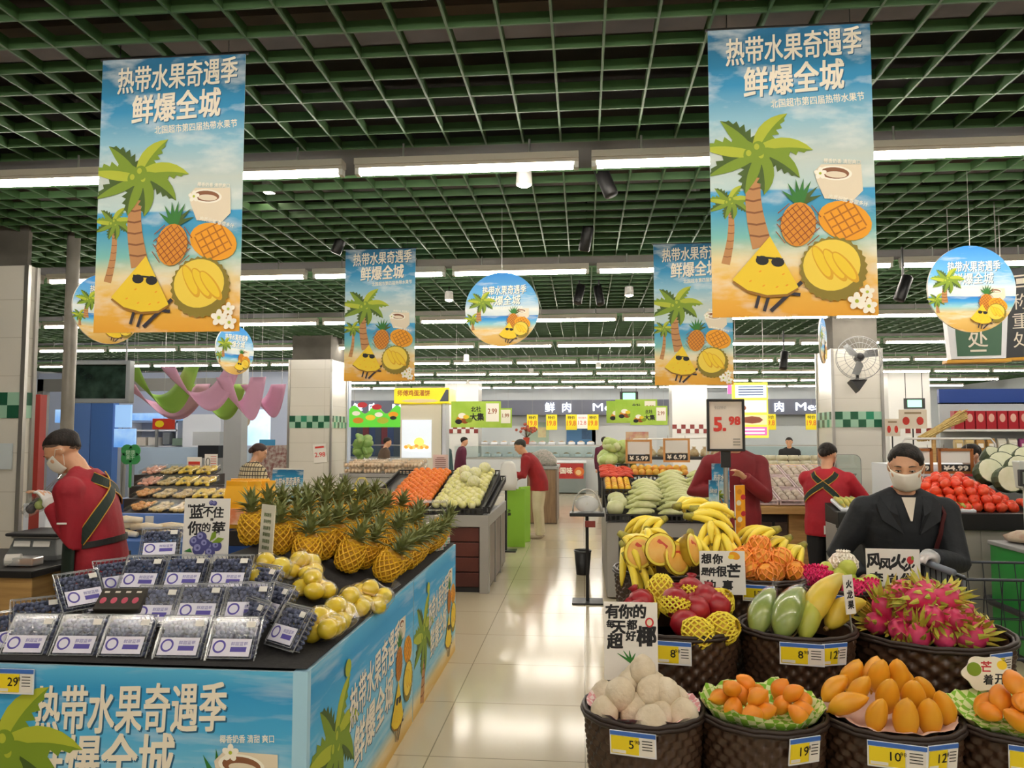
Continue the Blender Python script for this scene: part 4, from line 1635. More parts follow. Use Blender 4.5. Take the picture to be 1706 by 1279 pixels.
c = SR[1]
o = papaya('film-wrapped green papaya at the left of the papaya basket', m_papg, .26, .058, True)
tag(o, o['label'], 'papaya', loc=(c.x - .13, c.y - .03, SZ2 + .055), rot=(D(128), D(0), D(-35)))
o = papaya('film-wrapped large green papaya in the middle of the papaya basket', m_papg, .3, .07, True)
tag(o, o['label'], 'papaya', loc=(c.x - .03, c.y - .05, SZ2 + .06), rot=(D(122), 0, D(-36)))
o = papaya('greenish yellow papaya lying between the green and yellow ones', mat('turning_papaya', '#bcb23c', .4, col2='#9fb04a', nscale=5), .3, .056)
tag(o, o['label'], 'papaya', loc=(c.x + .06, c.y - .03, SZ2 + .05), rot=(D(125), 0, D(-34)))
o = papaya('long yellow papaya reaching over the right rim', m_pap, .36, .062)
tag(o, o['label'], 'papaya', loc=(c.x + .12, c.y + .01, SZ2 + .1), rot=(D(120), 0, D(-46)))
o = papaya('short yellow papaya at the right rim by the dragon fruit', m_pap, .24, .056)
tag(o, o['label'], 'papaya', loc=(c.x + .2, c.y - .0, SZ2 + .045), rot=(D(112), 0, D(-62)))

# dragon fruit
m_drag = mat('dragon_pink', '#c81f52', .45, col2='#df4a78', nscale=9)
m_scale = mat('dragon_scale', '#a3ad3a', .5, col2='#d0b84a', nscale=30)


def dragon(seed, long=False):
    rr = random.Random(seed)
    t = thing('dragon_fruit', 'pink dragon fruit', 'dragon fruit')
    MB().ell((0, 0, 0), (.046, .046, .062), 16, 10).build('fruit', m_drag, t, smooth=True)
    b = MB()
    for lay in range(5):
        z = -.05 + lay * .024
        rr0 = .046 * math.sqrt(max(.03, 1 - (z / .064) ** 2))
        for i in range(4):
            a = 2 * PI * i / 4 + lay * .73 + rr.uniform(-.2, .2)
            L = .026 + .006 * lay * .5 + rr.uniform(0, .012)
            o_ = Vector((math.cos(a), math.sin(a), 0))
            s_ = Vector((-math.sin(a), math.cos(a), 0)) * .011
            p0 = o_ * rr0 + Vector((0, 0, z))
            mid = p0 + o_ * .010 + Vector((0, 0, L * .55))
            tip = p0 + o_ * rr.uniform(.012, .026) + Vector((0, 0, L))
            b.add([p0 - s_, p0 + o_ * .005, p0 + s_, mid - s_ * .7, mid + o_ * .004, mid + s_ * .7, tip], [(0, 1, 4, 3), (1, 2, 5, 4), (3, 4, 6), (4, 5, 6)])
    for i in range(6):
        a = 2 * PI * i / 6
        o_ = Vector((math.cos(a), math.sin(a), 0))
        s_ = Vector((-math.sin(a), math.cos(a), 0)) * .007
        p0 = o_ * .014 + Vector((0, 0, .056))
        tip = p0 + o_ * .018 + Vector((0, 0, .05 + rr.uniform(0, .03)))
        mid = (p0 + tip) / 2
        b.add([p0 - s_, p0 + s_, mid + s_ * 1.1, mid - s_ * 1.1, tip], [(0, 1, 2, 3), (3, 2, 4)])
    b.build('scales', m_scale, t)
    return t


DK = [Kind(dragon(k)) for k in range(3)]
c = SR[2]
i = 0
for x, y, z in heap(c, .235, .056, SZ2 - .065, 3, 1.15, .2, 1.75, 1.2):
    DK[i % 3].put((x, y, z), (R.uniform(-1.9, 1.9), R.uniform(-1.2, 1.2), R.uniform(0, 6)), 'pink dragon fruit with green scales heaped in the wide wicker basket', 'dragon fruit in the wide basket')
    i += 1

# bananas
m_ban = mat('banana_yellow', '#ecca2a', .42, col2='#f2dc50', nscale=6)
m_bant = mat('banana_tip', '#6b5a1e', .7)


def banana_bunch(seed, n=7, L=.19):
    rr = random.Random(seed)
    t = thing('banana_bunch', 'bunch of ripe bananas', 'banana')
    b = MB()
    tips = MB()
    for k in range(n):
        f = (k - (n - 1) / 2) / (n / 2)
        lay = k % 2
        pts, rs = [], []
        for i in range(10):
            u = i / 9
            ang = u * 1.25
            rad = L / 1.25
            x = f * .11 * math.sin(u * 1.5) + f * .01
            pts.append(Vector((x, -rad * math.sin(ang) - lay * .02 * u, rad * (math.cos(ang) - 1) * .9 + .04 * lay * math.sin(PI * u * .6))))
            rs.append(.0175 * (math.sin(PI * min(1, u * .8 + .16)) ** .7) if u > .1 else .008)
        b.tube(pts, rs, 7)
        tips.tube([pts[-1], pts[-1] + (pts[-1] - pts[-2]).normalized() * .01], [.006, .004], 6)
    b.build('bananas', m_ban, t, smooth=True)['kind'] = 'stuff'
    tips.build('tips', m_bant, t)
    MB().tube([(0, -.012, 0), (0, .012, .008), (0, .03, .014)], [.024, .018, .014], 8).build('stem', mat('banana_stem', '#a9a23a', .6, col2='#6b5c28', nscale=20), t, smooth=True)
    return t


BK = [Kind(banana_bunch(1, 7)), Kind(banana_bunch(2, 5, .17))]
wicker('low black basket under the banana bunches', at(1108, 950, 4.0), .255, .97, .5, .85, name='wicker_basket')
for i, (px, py, d, rx, rz, lab) in enumerate(((1040, 895, 3.85, 10, 60, 'banana bunch at the left end above the coconut sign'), (1045, 930, 3.78, 35, 70, 'banana bunch hanging lowest over the left rim'), (1040, 912, 3.95, 25, 40, 'banana bunch in the middle of the left column of bunches'),
                                             (1078, 885, 4.0, 5, 20, 'banana bunch behind the cut melons, left'), (1102, 868, 4.15, 0, -60, 'banana bunch on the upper left of the banana heap'),
                                             (1150, 862, 4.1, -8, 100, 'banana bunch with fruit pointing left on top of the heap'), (1160, 850, 4.2, -10, 85, 'topmost banana bunch on the heap'), (1185, 872, 4.05, 10, 10, 'banana bunch below the totem posters'),
                                             (1200, 890, 4.0, 20, -20, 'banana bunch beside the orange-netted tray'), (1150, 893, 3.95, 20, -10, 'banana bunch right behind the cut melons'),
                                             (1130, 845, 4.3, -15, 130, 'banana bunch at the back of the heap'), (1205, 865, 4.2, -30, 190, 'banana bunch standing up behind the totem posters'),
                                             (1290, 885, 4.15, 0, -80, 'banana bunch behind the orange-netted fruit, nearest the totem'), (1310, 900, 4.2, 5, -70, 'banana bunch behind the orange-netted fruit, right part'), (1335, 912, 4.2, 10, -60, 'banana bunch at the far right by the red-jacket worker'))):
    p = at(px, py, d)
    BK[i % 2].put(p, (D(rx), 0, D(rz)), lab, scale=1.1)

# wrapped melon halves
m_mel = mat('melon_rind', '#e4c02c', .4, col2='#edd04a', nscale=8)
t = thing('melon_half', 'half melon', 'melon')
prof = [(.001, -.075), (.035, -.068), (.06, -.04), (.07, 0), (.06, .04), (.035, .068), (.001, .075)]
b = MB()
b.lathe(prof, 20)
b.v = [(x, max(y, 0) if y > 0 else y * .0 - .0, z) if False else (x, abs(y) * .95, z) for x, y, z in b.v]
b.build('rind', m_mel, t, smooth=True)
MB().ell((0, -.001, 0), (.066, .004, .071), 20, 10).build('rim_flesh', mat('melon_rim', '#f0d84e', .4), t, smooth=True)
MB().ell((0, -.003, 0), (.054, .005, .06), 20, 10).build('flesh', mat('melon_flesh', '#eca53c', .35, col2='#f2bd5c', nscale=14), t, smooth=True)
b = MB()
b.box((.0, -.006, .025), (.05, .003, .016), (0, .3, 0))
b.build('band_label', mat('red_label', '#d2462a', .5), t)
K = Kind(t)
for px, py, d, rz, ry, lab in ((1065, 920, 3.72, -12, 15, 'wrapped melon half with orange flesh at the left, partly hidden'), (1100, 915, 3.66, 0, 22, 'wrapped melon half with large orange cut face'), (1128, 930, 3.68, 40, -15, 'wrapped melon half turned aside next to the large cut face'), (1155, 915, 3.72, 60, 10, 'wrapped melon half showing its yellow rind by the mango poem sign')):
    p = at(px, py, d)
    K.put(p, (D(-14), D(ry), D(rz)), lab, scale=1.06)

# orange-netted fruit on a shallow tray
p = at(1268, 955, 3.85)
c = Vector((p.x, 3.88, 0))
wicker('shallow wicker tray of fruit in orange nets', c, .22, .97, .5, .86)
m_onet = mat('orange_net', '#f79a44', .55)
m_ofr = mat('orange_fruit', '#e88d22', .45, col2='#f0b040', nscale=6)
t = thing('netted_fruit', 'fruit in orange net', 'fruit')
MB().ell((0, 0, 0), (.05, .05, .045), 14, 8).build('fruit', m_ofr, t, smooth=True)
b = MB()
net(b, [(.012, -.046), (.035, -.037), (.051, -.015), (.053, .01), (.045, .03), (.028, .044)], 9, .25, .0042)
b.build('foam_net', m_onet, t)
KO = Kind(t)
for x, y, z in heap(c, .17, .05, .95, 3, 1.1, .15, 1.9):
    KO.put((x, y, z), (R.uniform(-.9, .3), R.uniform(-.6, .6), R.uniform(0, 6)), 'fruit in an orange foam net on the shallow tray behind the mango poem sign', 'orange-netted fruit')

# pink nets, guavas
p = at(1398, 960, 3.75)
c2 = Vector((p.x + .02, 3.78, 0))
wicker('shallow dark basket of guavas and pink nets', c2, .195, .945, .48, .8)
m_pnet = mat('pink_net', '#e0246a', .55)
t = thing('netted_fruit', 'fruit in pink net', 'fruit')
MB().ell((0, 0, 0), (.043, .043, .04), 12, 8).build('fruit', mat('pink_fruit', '#d8406a', .5), t, smooth=True)
b = MB()
net(b, [(.012, -.042), (.03, -.034), (.045, -.013), (.047, .01), (.04, .03), (.025, .043), (.035, .052)], 12, .35, .004)
b.build('foam_net', m_pnet, t)
KP2 = Kind(t)
for i, (dx, dy, dz, lab) in enumerate(((-.15, .0, .05, 'pink-netted fruit at the left end of the guava basket'), (-.11, -.03, .055, 'pink-netted fruit second from the left end of the guava basket'), (-.08, -.09, .03, 'pink-netted fruit at the front left of the guava basket'),
                                       (.0, -.16, .015, 'pink-netted fruit low at the front rim of the guava basket'), (.08, -.15, .015, 'pink-netted fruit at the front rim nearest the fire poem sign'))):
    KP2.put((c2.x + dx, c2.y + dy, .93 + dz), (R.uniform(-.6, .3), R.uniform(-.5, .5), i), lab)
t = MB().lathe([(.001, 0), (.022, .003), (.04, .025), (.042, .045), (.034, .068), (.016, .084), (.001, .087)], 14).build('guava', mat('guava_green', '#a9b83e', .5, col2='#c6c95c', nscale=7, bump=.4, bscale=40), smooth=True)
tag(t, 'light green guava', 'guava')
KG = Kind(t)
for dx, dy, dz in ((-.03, -.02, .05), (-.05, -.08, .03), (.03, -.1, .025), (.1, -.08, .02), (.05, -.03, .05), (.14, -.02, .03), (-.03, .07, .06), (.0, .0, .085), (-.1, .06, .05)):
    KG.put((c2.x + dx, c2.y + dy, .9 + dz), (R.uniform(-1, 1), R.uniform(-1, 1), R.uniform(0, 6)), 'light green guava in the shallow basket among pink nets', 'guavas')
t = thing('netted_fruit', 'large white-netted fruit on top of the guava basket', 'fruit', (c2.x + .03, c2.y + .06, 1.03))
MB().ell((0, 0, 0), (.062, .06, .05), 16, 10).build('fruit', mat('cream_fruit', '#e6d9bd', .6), t, smooth=True)
b = MB()
net(b, [(.015, -.05), (.045, -.036), (.064, -.01), (.064, .015), (.045, .04), (.02, .055), (.03, .062)], 14, .4, .0045)
b.build('foam_net', mat('white_net', '#f0e8da', .6), t)


# hand lettered poem cards
def poem(chars, extra=None):
    def f(a):
        for ch, x, z, h, g in chars:
            a.text(ch, (x, z), None, h, I_GL, ang=g, bold=.045, shear=.06, shadow=False)
        if extra:
            extra(a)
    return f


def coco_pic(a):
    for k in range(6):
        a.strip([(-.0, -.075), (-.05 + k * .022, -.045 + .012 * math.sin(k))], [.006, .001], I_PG)
    a.oval((.045, -.095), .028, .03, I_CB)
    a.oval((.05, -.09), .018, .02, I_CW)
    a.oval((.07, .07), .016, .018, INK_B + 2)
    a.oval((.07, .07), .01, .012, I_CW)


card_sign('poem_sign', 'white hand-lettered coconut poem card stuck behind the coconuts', 1051, 1068, 2.97, .2, .285,
          poem([('有', -.068, .108, .05, .05), ('你', -.018, .108, .05, 0), ('的', .034, .11, .048, 0), ('每', -.075, .062, .03, 0), ('天', -.045, .05, .045, 0), ('都', .005, .06, .036, 0), ('超', -.06, -.0, .055, .05), ('好', -.0, .02, .036, 0), ('椰', .058, .02, .07, .05)], coco_pic), tilt=-.05)


def mango_pic(a):
    a.oval((.055, .075), .025, .016, I_MG, -.4)
    a.oval((.04, .07), .014, .01, I_WE, .2)


card_sign('poem_sign', 'white hand-lettered mango poem card between pomegranates and netted oranges', 1204, 954, 3.55, .2, .19,
          poem([('想', -.07, .062, .042, 0), ('你', -.02, .06, .042, 0), ('是', -.078, .005, .032, 0), ('件', -.045, .004, .036, 0), ('很', -.005, .006, .044, 0), ('芒', .05, .01, .055, 0), ('的', -.055, -.055, .045, 0), ('事', .02, -.055, .045, 0)], mango_pic), tilt=-.08, rz=D(2))


def drag_pic(a):
    a.oval((.075, .075), .015, .018, INK_B + 2)
    a.oval((.085, .085), .006, .01, I_L)


card_sign('poem_sign', 'white hand-lettered fire poem card standing behind the dragon fruit', 1489, 960, 3.76, .235, .25,
          poem([('风', -.085, .07, .06, .1), ('风', -.035, .055, .05, 0), ('火', .022, .068, .065, -.1), ('火', .07, .045, .045, -.1), ('奔', -.075, -.01, .055, 0), ('向', -.005, -.012, .046, 0), ('你', .06, -.015, .06, 0)], drag_pic), tilt=-.05, rz=D(-4))
card_sign('poem_sign', 'small white slip stuck upright at the left of the dragon fruit', 1416, 990, 3.2, .05, .15, poem([('火', 0, .04, .03, 0), ('龙', 0, .0, .03, 0), ('果', 0, -.04, .03, 0)]), rz=D(30), tilt=-.1)
p = at(1645, 1122, 2.98)
t = thing('leaf_sign', 'scalloped white mango sign in the rightmost front basket', 'sign', p, (-.15, 0, .05))
b = MB()
b.prism([(.085 * math.cos(a) * (1 + .08 * math.cos(6 * a)), 0, .06 * math.sin(a) * (1 + .08 * math.cos(6 * a))) for a in [2 * PI * k / 48 for k in range(48)]][::-1], (0, .005, 0))
b.build('card', mat('cream_white_card', '#f0ead8', .6), t)
a = Art()
a.oval((-.045, .015), .026, .024, I_L)
a.oval((.055, .03), .018, .016, I_WE)
a.text('芒', (.0, .025), None, .035, INK_B + 2, bold=.03, shadow=False)
a.text('着', (.0, -.02), None, .034, I_GL, bold=.03, shadow=False)
a.text('开', (.042, -.018), None, .034, I_GL, bold=.03, shadow=False)
a.done('print', m_sky, t)
MB().tube([(0, .008, -.03), (0, .01, -.12)], .004, 6).build('stick', m_metal, t)

# price tags clipped to the rims
for c, r, z, num, px, lab, wd, hg in ((FR[0], .207, FZ, '5', 1053, 'price tag reading 5 on the coconut basket', .15, .08), (FR[1], .212, FZ, '19', 1338, 'price tag reading 19 on the basket of small orange mangoes', .115, .085),
                                      (FR[2], .225, FZ, '10', 1491, 'price tag reading 10 on the golden mango basket', .17, .082), (FR[2], .225, FZ, '12', 1566, 'price tag reading 12 on the right of the golden mango basket', .11, .082),
                                      (FR[3], .225, FZ, '11', 1712, 'price tag on the basket with the leaf-shaped sign', .12, .085),
                                      (SR[0], .245, SZ2, '8', 1124, 'price tag reading 8 on the pomegranate basket', .13, .09), (SR[1], .225, SZ2, '8', 1337, 'wide price tag reading 8 on the papaya basket', .16, .085),
                                      (SR[1], .225, SZ2, '12', 1391, 'price tag reading 12 on the papaya basket', .11, .085), (SR[2], .315, SZ2 - .02, '9', 1668, 'price tag turned away at the right of the dragon fruit basket', .11, .085),
                                      (c2, .195, .945, '13', 1388, 'price tag reading 13 on the guava basket', .14, .085), (Vector((at(1268, 955, 3.85).x, 3.88, 0)), .22, .97, '13', 1266, 'price tag reading 13 on the tray of orange nets', .14, .075)):
    cx, cy = c[0], c[1]
    # where the ray through px meets the basket's front
    q0, q1 = at(px, 1100, 1.0), at(px, 1100, 2.0)
    best = None
    for k in range(180):
        a = PI + PI * k / 180
        X, Y = cx + (r + .012) * math.cos(a), cy + (r + .012) * math.sin(a)
        e = abs(X / Y - q1.x / 2.0)
        if best is None or e < best[0]:
            best = (e, a, X, Y)
    a = best[1]
    price_tag((best[2], best[3], z - hg * .5 - .012), a + PI / 2, num, lab, wd, hg, tilt=.12)
# ---------------------------------------------------------------- counters, signs and goods further back
def bx(name, label, cat, a, c, m, bevel=.004, group=None):
    lo = [min(a[i], c[i]) for i in range(3)]
    hi = [max(a[i], c[i]) for i in range(3)]
    cx, cy = (lo[0] + hi[0]) / 2, (lo[1] + hi[1]) / 2
    o = MB().box((0, 0, (hi[2] - lo[2]) / 2), [hi[i] - lo[i] for i in range(3)]).build(name, m, bevel=bevel)
    return tag(o, label, cat, group, loc=(cx, cy, lo[2]))


def crate(b, x0, x1, y0, y1, z0, z1, h=.09, t=.012, slots=True, m=0):
    """open slotted crate, its floor sloping from z0 in front to z1 behind"""
    def z(y):
        return z0 + (z1 - z0) * (y - y0) / (y1 - y0)
    for (xa, ya, xb, yb) in ((x0, y0, x1, y0), (x0, y1, x1, y1), (x0, y0, x0, y1), (x1, y0, x1, y1)):
        L = math.hypot(xb - xa, yb - ya)
        n = max(2, int(L / .045)) if slots else 1
        for f0, f1 in ((0, .22), (.78, 1)):
            p = [Vector((xa, ya, z(ya) + h * f0)), Vector((xb, yb, z(yb) + h * f0)), Vector((xb, yb, z(yb) + h * f1)), Vector((xa, ya, z(ya) + h * f1))]
            nrm = Vector((yb - ya, xa - xb, 0)).normalized() * t
            b.prism(p, nrm, m)
        for i in range(n + 1):
            f = i / n
            x, y = xa + (xb - xa) * f, ya + (yb - ya) * f
            d = (Vector((xb - xa, yb - ya, 0)).normalized()) * .014
            p = [Vector((x, y, z(y))) - d * .5, Vector((x, y, z(y))) + d * .5, Vector((x, y, z(y) + h)) + d * .5, Vector((x, y, z(y) + h)) - d * .5]
            b.prism(p, Vector((yb - ya, xa - xb, 0)).normalized() * t * .9, m)
    b.add([(x0, y0, z0 + .005), (x1, y0, z0 + .005), (x1, y1, z1 + .005), (x0, y1, z1 + .005)], [(0, 1, 2, 3)], m)


m_crate = mat('black_crate', '#1c1a1a', .45)
m_base = mat('counter_grey', '#9a9690', .5)
m_side = mat('side_board', '#6a5d52', .5, col2='#85766a', nscale=3, stretch=(8, 8, .8))

# citrus and pear counter left of the aisle
cc = thing('fruit_counter', 'grey wood fruit counter with red-brown slatted front at the left of the aisle', 'counter', (0, 0, 0))
X0, X1, Y0, Y1 = -2.35, -.985, 8.0, 9.8
MB().box2((X0, Y0 + .06, .0), (X1 - .03, Y1, .74)).build('carcass', m_charc, cc)
b = MB()
b.box2((X0, Y0, .68), (X1, Y0 + .06, .80)).box2((-1.08, Y0, 0), (X1, Y0 + .06, .69)).box2((X1 - .03, Y0 + .06, .68), (X1, Y1, .80))
b.build('frame', m_base, cc, bevel=.004)
for k in range(4):
    MB().box2((X0, Y0 + .03, .06 + k * .155), (-1.09, Y0 + .055, .06 + k * .155 + .145)).build('front_board', m_redbrown, cc, bevel=.004)
for k in range(3):
    y = Y0 + .1 + k * .57
    MB().box2((X1 - .028, y, .04), (X1 - .008, y + .53, .67)).build('side_panel', m_side, cc, bevel=.004)
    MB().box2((X1 - .02, y - .03, 0), (X1 + .002, y - .002, .68)).build('post', m_metal, cc)
b = MB()
crate(b, X0, -1.62, Y0 + .02, Y1 - .1, .80, 1.12, .07)
crate(b, -1.60, -1.06, Y0 + .02, Y1 - .1, .80, 1.12, .07)
crate(b, -1.045, X1, Y0 + .02, Y1 - .1, .82, 1.05, .07)
b.build('crates', m_crate, cc)


def slope(y, y0, y1, z0, z1):
    return z0 + (z1 - z0) * (y - y0) / (y1 - y0)


def fruit_rows(K, x0, x1, y0, y1, z0, z1, r, lab, grp, maxn=300, jz=.15, lay=1.0):
    n = 0
    y = y0 + r
    row = 0
    while y < y1 - r and n < maxn:
        x = x0 + r + (row % 2) * r
        while x < x1 - r and n < maxn:
            K.put((x + R.uniform(-.1, .1) * r, y + R.uniform(-.1, .1) * r, slope(y, y0, y1, z0, z1) + r * lay + R.uniform(-jz, jz) * r), (R.uniform(-1, 1), R.uniform(-1, 1), R.uniform(0, 6)), lab, grp, scale=R.uniform(.95, 1.05))
            n += 1
            x += 2.04 * r
        y += 1.8 * r
        row += 1
    return n


t = MB().lathe([(.001, -.034), (.02, -.03), (.034, -.014), (.037, .002), (.031, .02), (.014, .031), (.005, .029), (.001, .03)], 10).build('orange', mat('mandarin', '#e8701a', .45, col2='#ef8a2a', nscale=20, bump=.3, bscale=200), smooth=True)
tag(t, 'orange', 'orange')
fruit_rows(Kind(t), -2.14, -1.63, 8.04, 9.65, .845, 1.16, .038, 'bright orange mandarin in tidy rows on the left part of the fruit counter', 'mandarins')
t = MB().lathe([(.001, -.042), (.026, -.036), (.043, -.012), (.044, .006), (.035, .028), (.015, .042), (.001, .045)], 10).build('pear', mat('pale_pear', '#d5d06a', .5, col2='#ece6b8', nscale=14), smooth=True)
tag(t, 'pear', 'pear')
KPR = Kind(t)
fruit_rows(KPR, -1.6, -1.07, 8.04, 9.65, .85, 1.16, .046, 'pale yellow-green pear piled beside the mandarins', 'pale pears')
t = MB().ell((0, 0, 0), (.075, .075, .07), 12, 8).build('netted_pomelo', mat('netted_white', '#e9e4c4', .6, col2='#dcdb9a', nscale=40, bump=.8, bscale=90), smooth=True)
tag(t, 'white-netted pomelo', 'pomelo')
K = Kind(t)
for i, (x, y) in enumerate(((-1.36, 8.9), (-1.28, 9.1), (-1.42, 9.2), (-1.24, 8.7), (-1.2, 9.35))):
    K.put((x, y, slope(y, 8.04, 9.65, .85, 1.16) + .13), label='white-netted pomelo on top of the pale pears', group='netted pomelos')
# pink card stand above the counter
p = at(734, 770, 9.9)
t = thing('card_stand', 'pale pink notice card on a stand behind the pears', 'sign', (p.x, 9.9, 1.1))
MB().box((0, 0, p.z - 1.1), (.2, .01, .2)).build('card', mat('pink_card', '#e4c6bd', .6), t)
b = MB()
for k in range(6):
    b.box((0, -.006, p.z - 1.1 + .06 - k * .025), (.14 if k else .1, .001, .008))
b.build('print', mat('brown_ink', '#8a5a50', .6), t)
MB().tube([(0, .004, -1.1), (0, .004, p.z - 1.2)], .008, 6).build('stand', m_metal, t)

# egg table
t = thing('egg_table', 'pale table for egg cartons behind the fruit counter', 'table', (-2.75, 10.8, 0))
MB().box((0, 0, 1.07), (1.25, .7, .05)).build('tabletop', m_base, t, bevel=.005)
MB().box((0, 0, .52), (1.2, .66, 1.04)).build('body', mat('pale_body', '#b8b5ae', .5), t)
t = thing('egg_carton', 'clear carton of pale brown eggs', 'egg carton')
b = MB()
for i in range(5):
    for j in range(3):
        b.ell(((i - 2) * .048, (j - 1) * .048, .03), (.021, .021, .028), 8, 6)
b.build('eggs', mat('egg_shell', '#dcb78f', .5, col2='#e9d2b4', nscale=12), t, smooth=True)['kind'] = 'stuff'
MB().box((0, 0, .035), (.25, .155, .075)).build('clear_shell', m_clear2, t, bevel=.015)
K = Kind(t)
for k in range(3):
    for j in range(4):
        for z in range(2):
            K.put((-3.2 + j * .28 + R.uniform(-.01, .01), 10.56 + k * .19, 1.1 + z * .08 + k * .02), (0, 0, 0), 'clear carton of brown eggs stacked on the pale table left of the kiosk', 'egg cartons', scale=1)

# roast chicken kiosk
p = at(700, 700, 11.6)
t = thing('food_kiosk', 'white kiosk pillar with a bright yellow header and lit dish picture', 'kiosk', (p.x, 11.9, 0))
MB().box((0, 0, 1.05), (.64, .5, 2.1)).build('pillar', mat('kiosk_white', '#d9d2bf', .5), t, bevel=.006)
m_kyel = mat('kiosk_yellow', '#f2e21c', .4, emit=.2, col2='#f0d81a', nscale=3)
h = MB().box((.02, 0, 2.23), (.86, .62, .24)).build('header', m_kyel, t, bevel=.01)
b = MB()
put_text(b, '师傅鸡蛋灌饼', (-.1, 2.27), .5, .09, 0, bold=.03, y=-.313)
b.ell((.0, -.312, 2.15), (.3, .002, .03), 16, 4, m=1)
b.prism([(.3, -.312, 2.14), (.44, -.312, 2.14), (.44, -.312, 2.32), (.4, -.312, 2.32)], (0, -.002, 0), 2)
b.build('header_print', [mat('brown_red_ink', '#b5651c', .5), mat('dish_cream', '#f5dfa8', .5), mat('slate_ink', '#565a66', .5)], h)
lb = MB().box((-.06, -.26, 1.57), (.46, .03, .58)).build('lightbox', mat('lit_white', '#dfe8f4', .4, emit=.25), t)
b = MB()
b.ell((-.06, -.279, 1.42), (.22, .002, .05), 20, 4, m=0)
for k in range(9):
    b.ell((-.22 + k * .04, -.281, 1.445 + .015 * math.sin(k * 2)), (.035, .002, .028), 10, 5, m=1 + k % 2)
b.ell((-.02, -.28, 1.52), (.08, .002, .07), 12, 6, m=3)
b.build('dish_picture', [mat('plate_white', '#f6f2e6', .4, emit=.5), mat('roast', '#e09a3a', .5, emit=.4), mat('roast_pale', '#eec06a', .5, emit=.4), mat('roast_yellow', '#f0e070', .5, emit=.4)], lb)
MB().box((.36, -.1, 1.6), (.06, .3, 1.1)).build('side_panel', mat('kiosk_side', '#c9ccd8', .4), t, bevel=.005)

# green market sign and striped curtain at the back left
p = at(626, 692, 18.0)
p.y = 17.9
t = thing('hanging_market_sign', 'green wavy market sign with printed vegetables behind the left tiled column', 'sign', (p.x, 17.9, p.z))
pts = [(-.62, 0, -.28), (.62, 0, -.28)] + [(.62 - k * .062, 0, .14 + .1 * math.sin(k * .75 + .6)) for k in range(21)]
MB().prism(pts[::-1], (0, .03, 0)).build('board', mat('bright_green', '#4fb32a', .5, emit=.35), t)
a = Art()
for x, z, r, m in ((-.45, .05, .1, I_FL), (-.3, .25, .12, INK_B + 2), (.05, .2, .12, INK_B + 2), (-.4, -.12, .13, I_PO), (.1, .02, .1, I_FL), (.45, .02, .12, I_MG), (.2, -.12, .14, I_LL), (-.1, -.05, .12, I_WE), (.45, -.06, .08, I_GL)):
    a.oval((x, z), r, r * .55, m)
a.done('print', m_sky, t)
for s in (-.5, .5):
    MB().tube([(s, .015, 0), (s, .015, CEIL - p.z + .03)], .004, 5).build('cord', m_metal, t)
hook(t, 0, CEIL - p.z + .03, .015)
t = thing('striped_curtain', 'dark red and blue striped wall panel below the green market sign', 'curtain', (at(620, 740, 24.0).x, 24.0, 0))
for k in range(9):
    MB().box((-.8 + k * .2, 0, 1.0), (.195, .05 + .02 * (k % 2), 2.0)).build('stripe', [mat('stripe_red', '#6d2f38', .7), mat('stripe_blue', '#34466e', .7), mat('stripe_slate', '#3f4a58', .7)][k % 3], t)

# white glazed meat counters along the back
t = thing('meat_counter', 'long white glass-fronted counter in front of the back wall', 'counter', (-1.6, 22.8, 0))
MB().box((0, 0, .45), (4.4, .9, .9)).build('body', mat('counter_white', '#c3c7ca', .35), t, bevel=.01)
MB().box((0, -.2, 1.1), (4.4, .02, .35)).build('glass', m_glass, t)
MB().box((0, -.05, .93), (4.3, .7, .05)).build('tray', m_metal, t)
MB().box((0, .1, 1.3), (4.4, .5, .03)).build('top_shelf', m_metal, t)
t2 = dup(t, (6.3, 23.2, 0), (0, 0, 0), 'long white glass-fronted counter at the back behind the mushroom stand')
t3 = dup(t, (-6.6, 22.8, 0), (0, 0, 0), 'long white glass-fronted counter at the back left, beside the striped panel')
K = None
for i, (cx, cy, z, n) in enumerate(((-1.6, 22.7, .98, 12), (-1.6, 22.9, 1.32, 14))):
    if K is None:
        q = thing('food_pack', 'wrapped food pack', 'pack')
        MB().box((0, 0, .04), (.2, .16, .08)).build('tray', m_white2, q, bevel=.01)
        MB().ell((0, 0, .07), (.085, .065, .05), 10, 6).build('food', mat('meat_mix', '#b98a72', .5, col2='#c9c9a0', nscale=6), q, smooth=True)
        K = Kind(q)
    for k in range(n):
        K.put((cx - 2.0 + k * 4.0 / n + .1, cy, z), (0, 0, R.uniform(-.2, .2)), 'wrapped food pack on the long white meat counter', 'food packs on the meat counter')
# red-poster freezer on the aisle's far end
t = thing('freezer', 'white open freezer with a red poster, at the far end of the aisle', 'freezer', (at(948, 800, 22.4).x - .02, 21.8, 0))
MB().box((0, 0, .43), (1.0, .8, .82)).build('body', mat('freezer_grey', '#7f8a8a', .4), t, bevel=.01)
MB().box((0, 0, .86), (1.04, .84, .05)).build('rim', m_white2, t, bevel=.01)
MB().box((-.03, -.405, .62), (.94, .008, .42)).build('poster', mat('red_poster', '#a81f24', .5, col2='#c0392b', nscale=2), t)
b = MB()
put_text(b, '中国味', (-.12, .63), .5, .17, 0, bold=.04, y=-.411)
b.ell((.32, -.412, .6), (.14, .002, .13), 12, 6, m=1)
b.ell((.3, -.414, .58), (.08, .002, .07), 12, 6, m=2)
b.build('poster_print', [m_inkpale, mat('dish_red', '#d8702a', .5), mat('dish_pale', '#ecc68a', .5)], t)
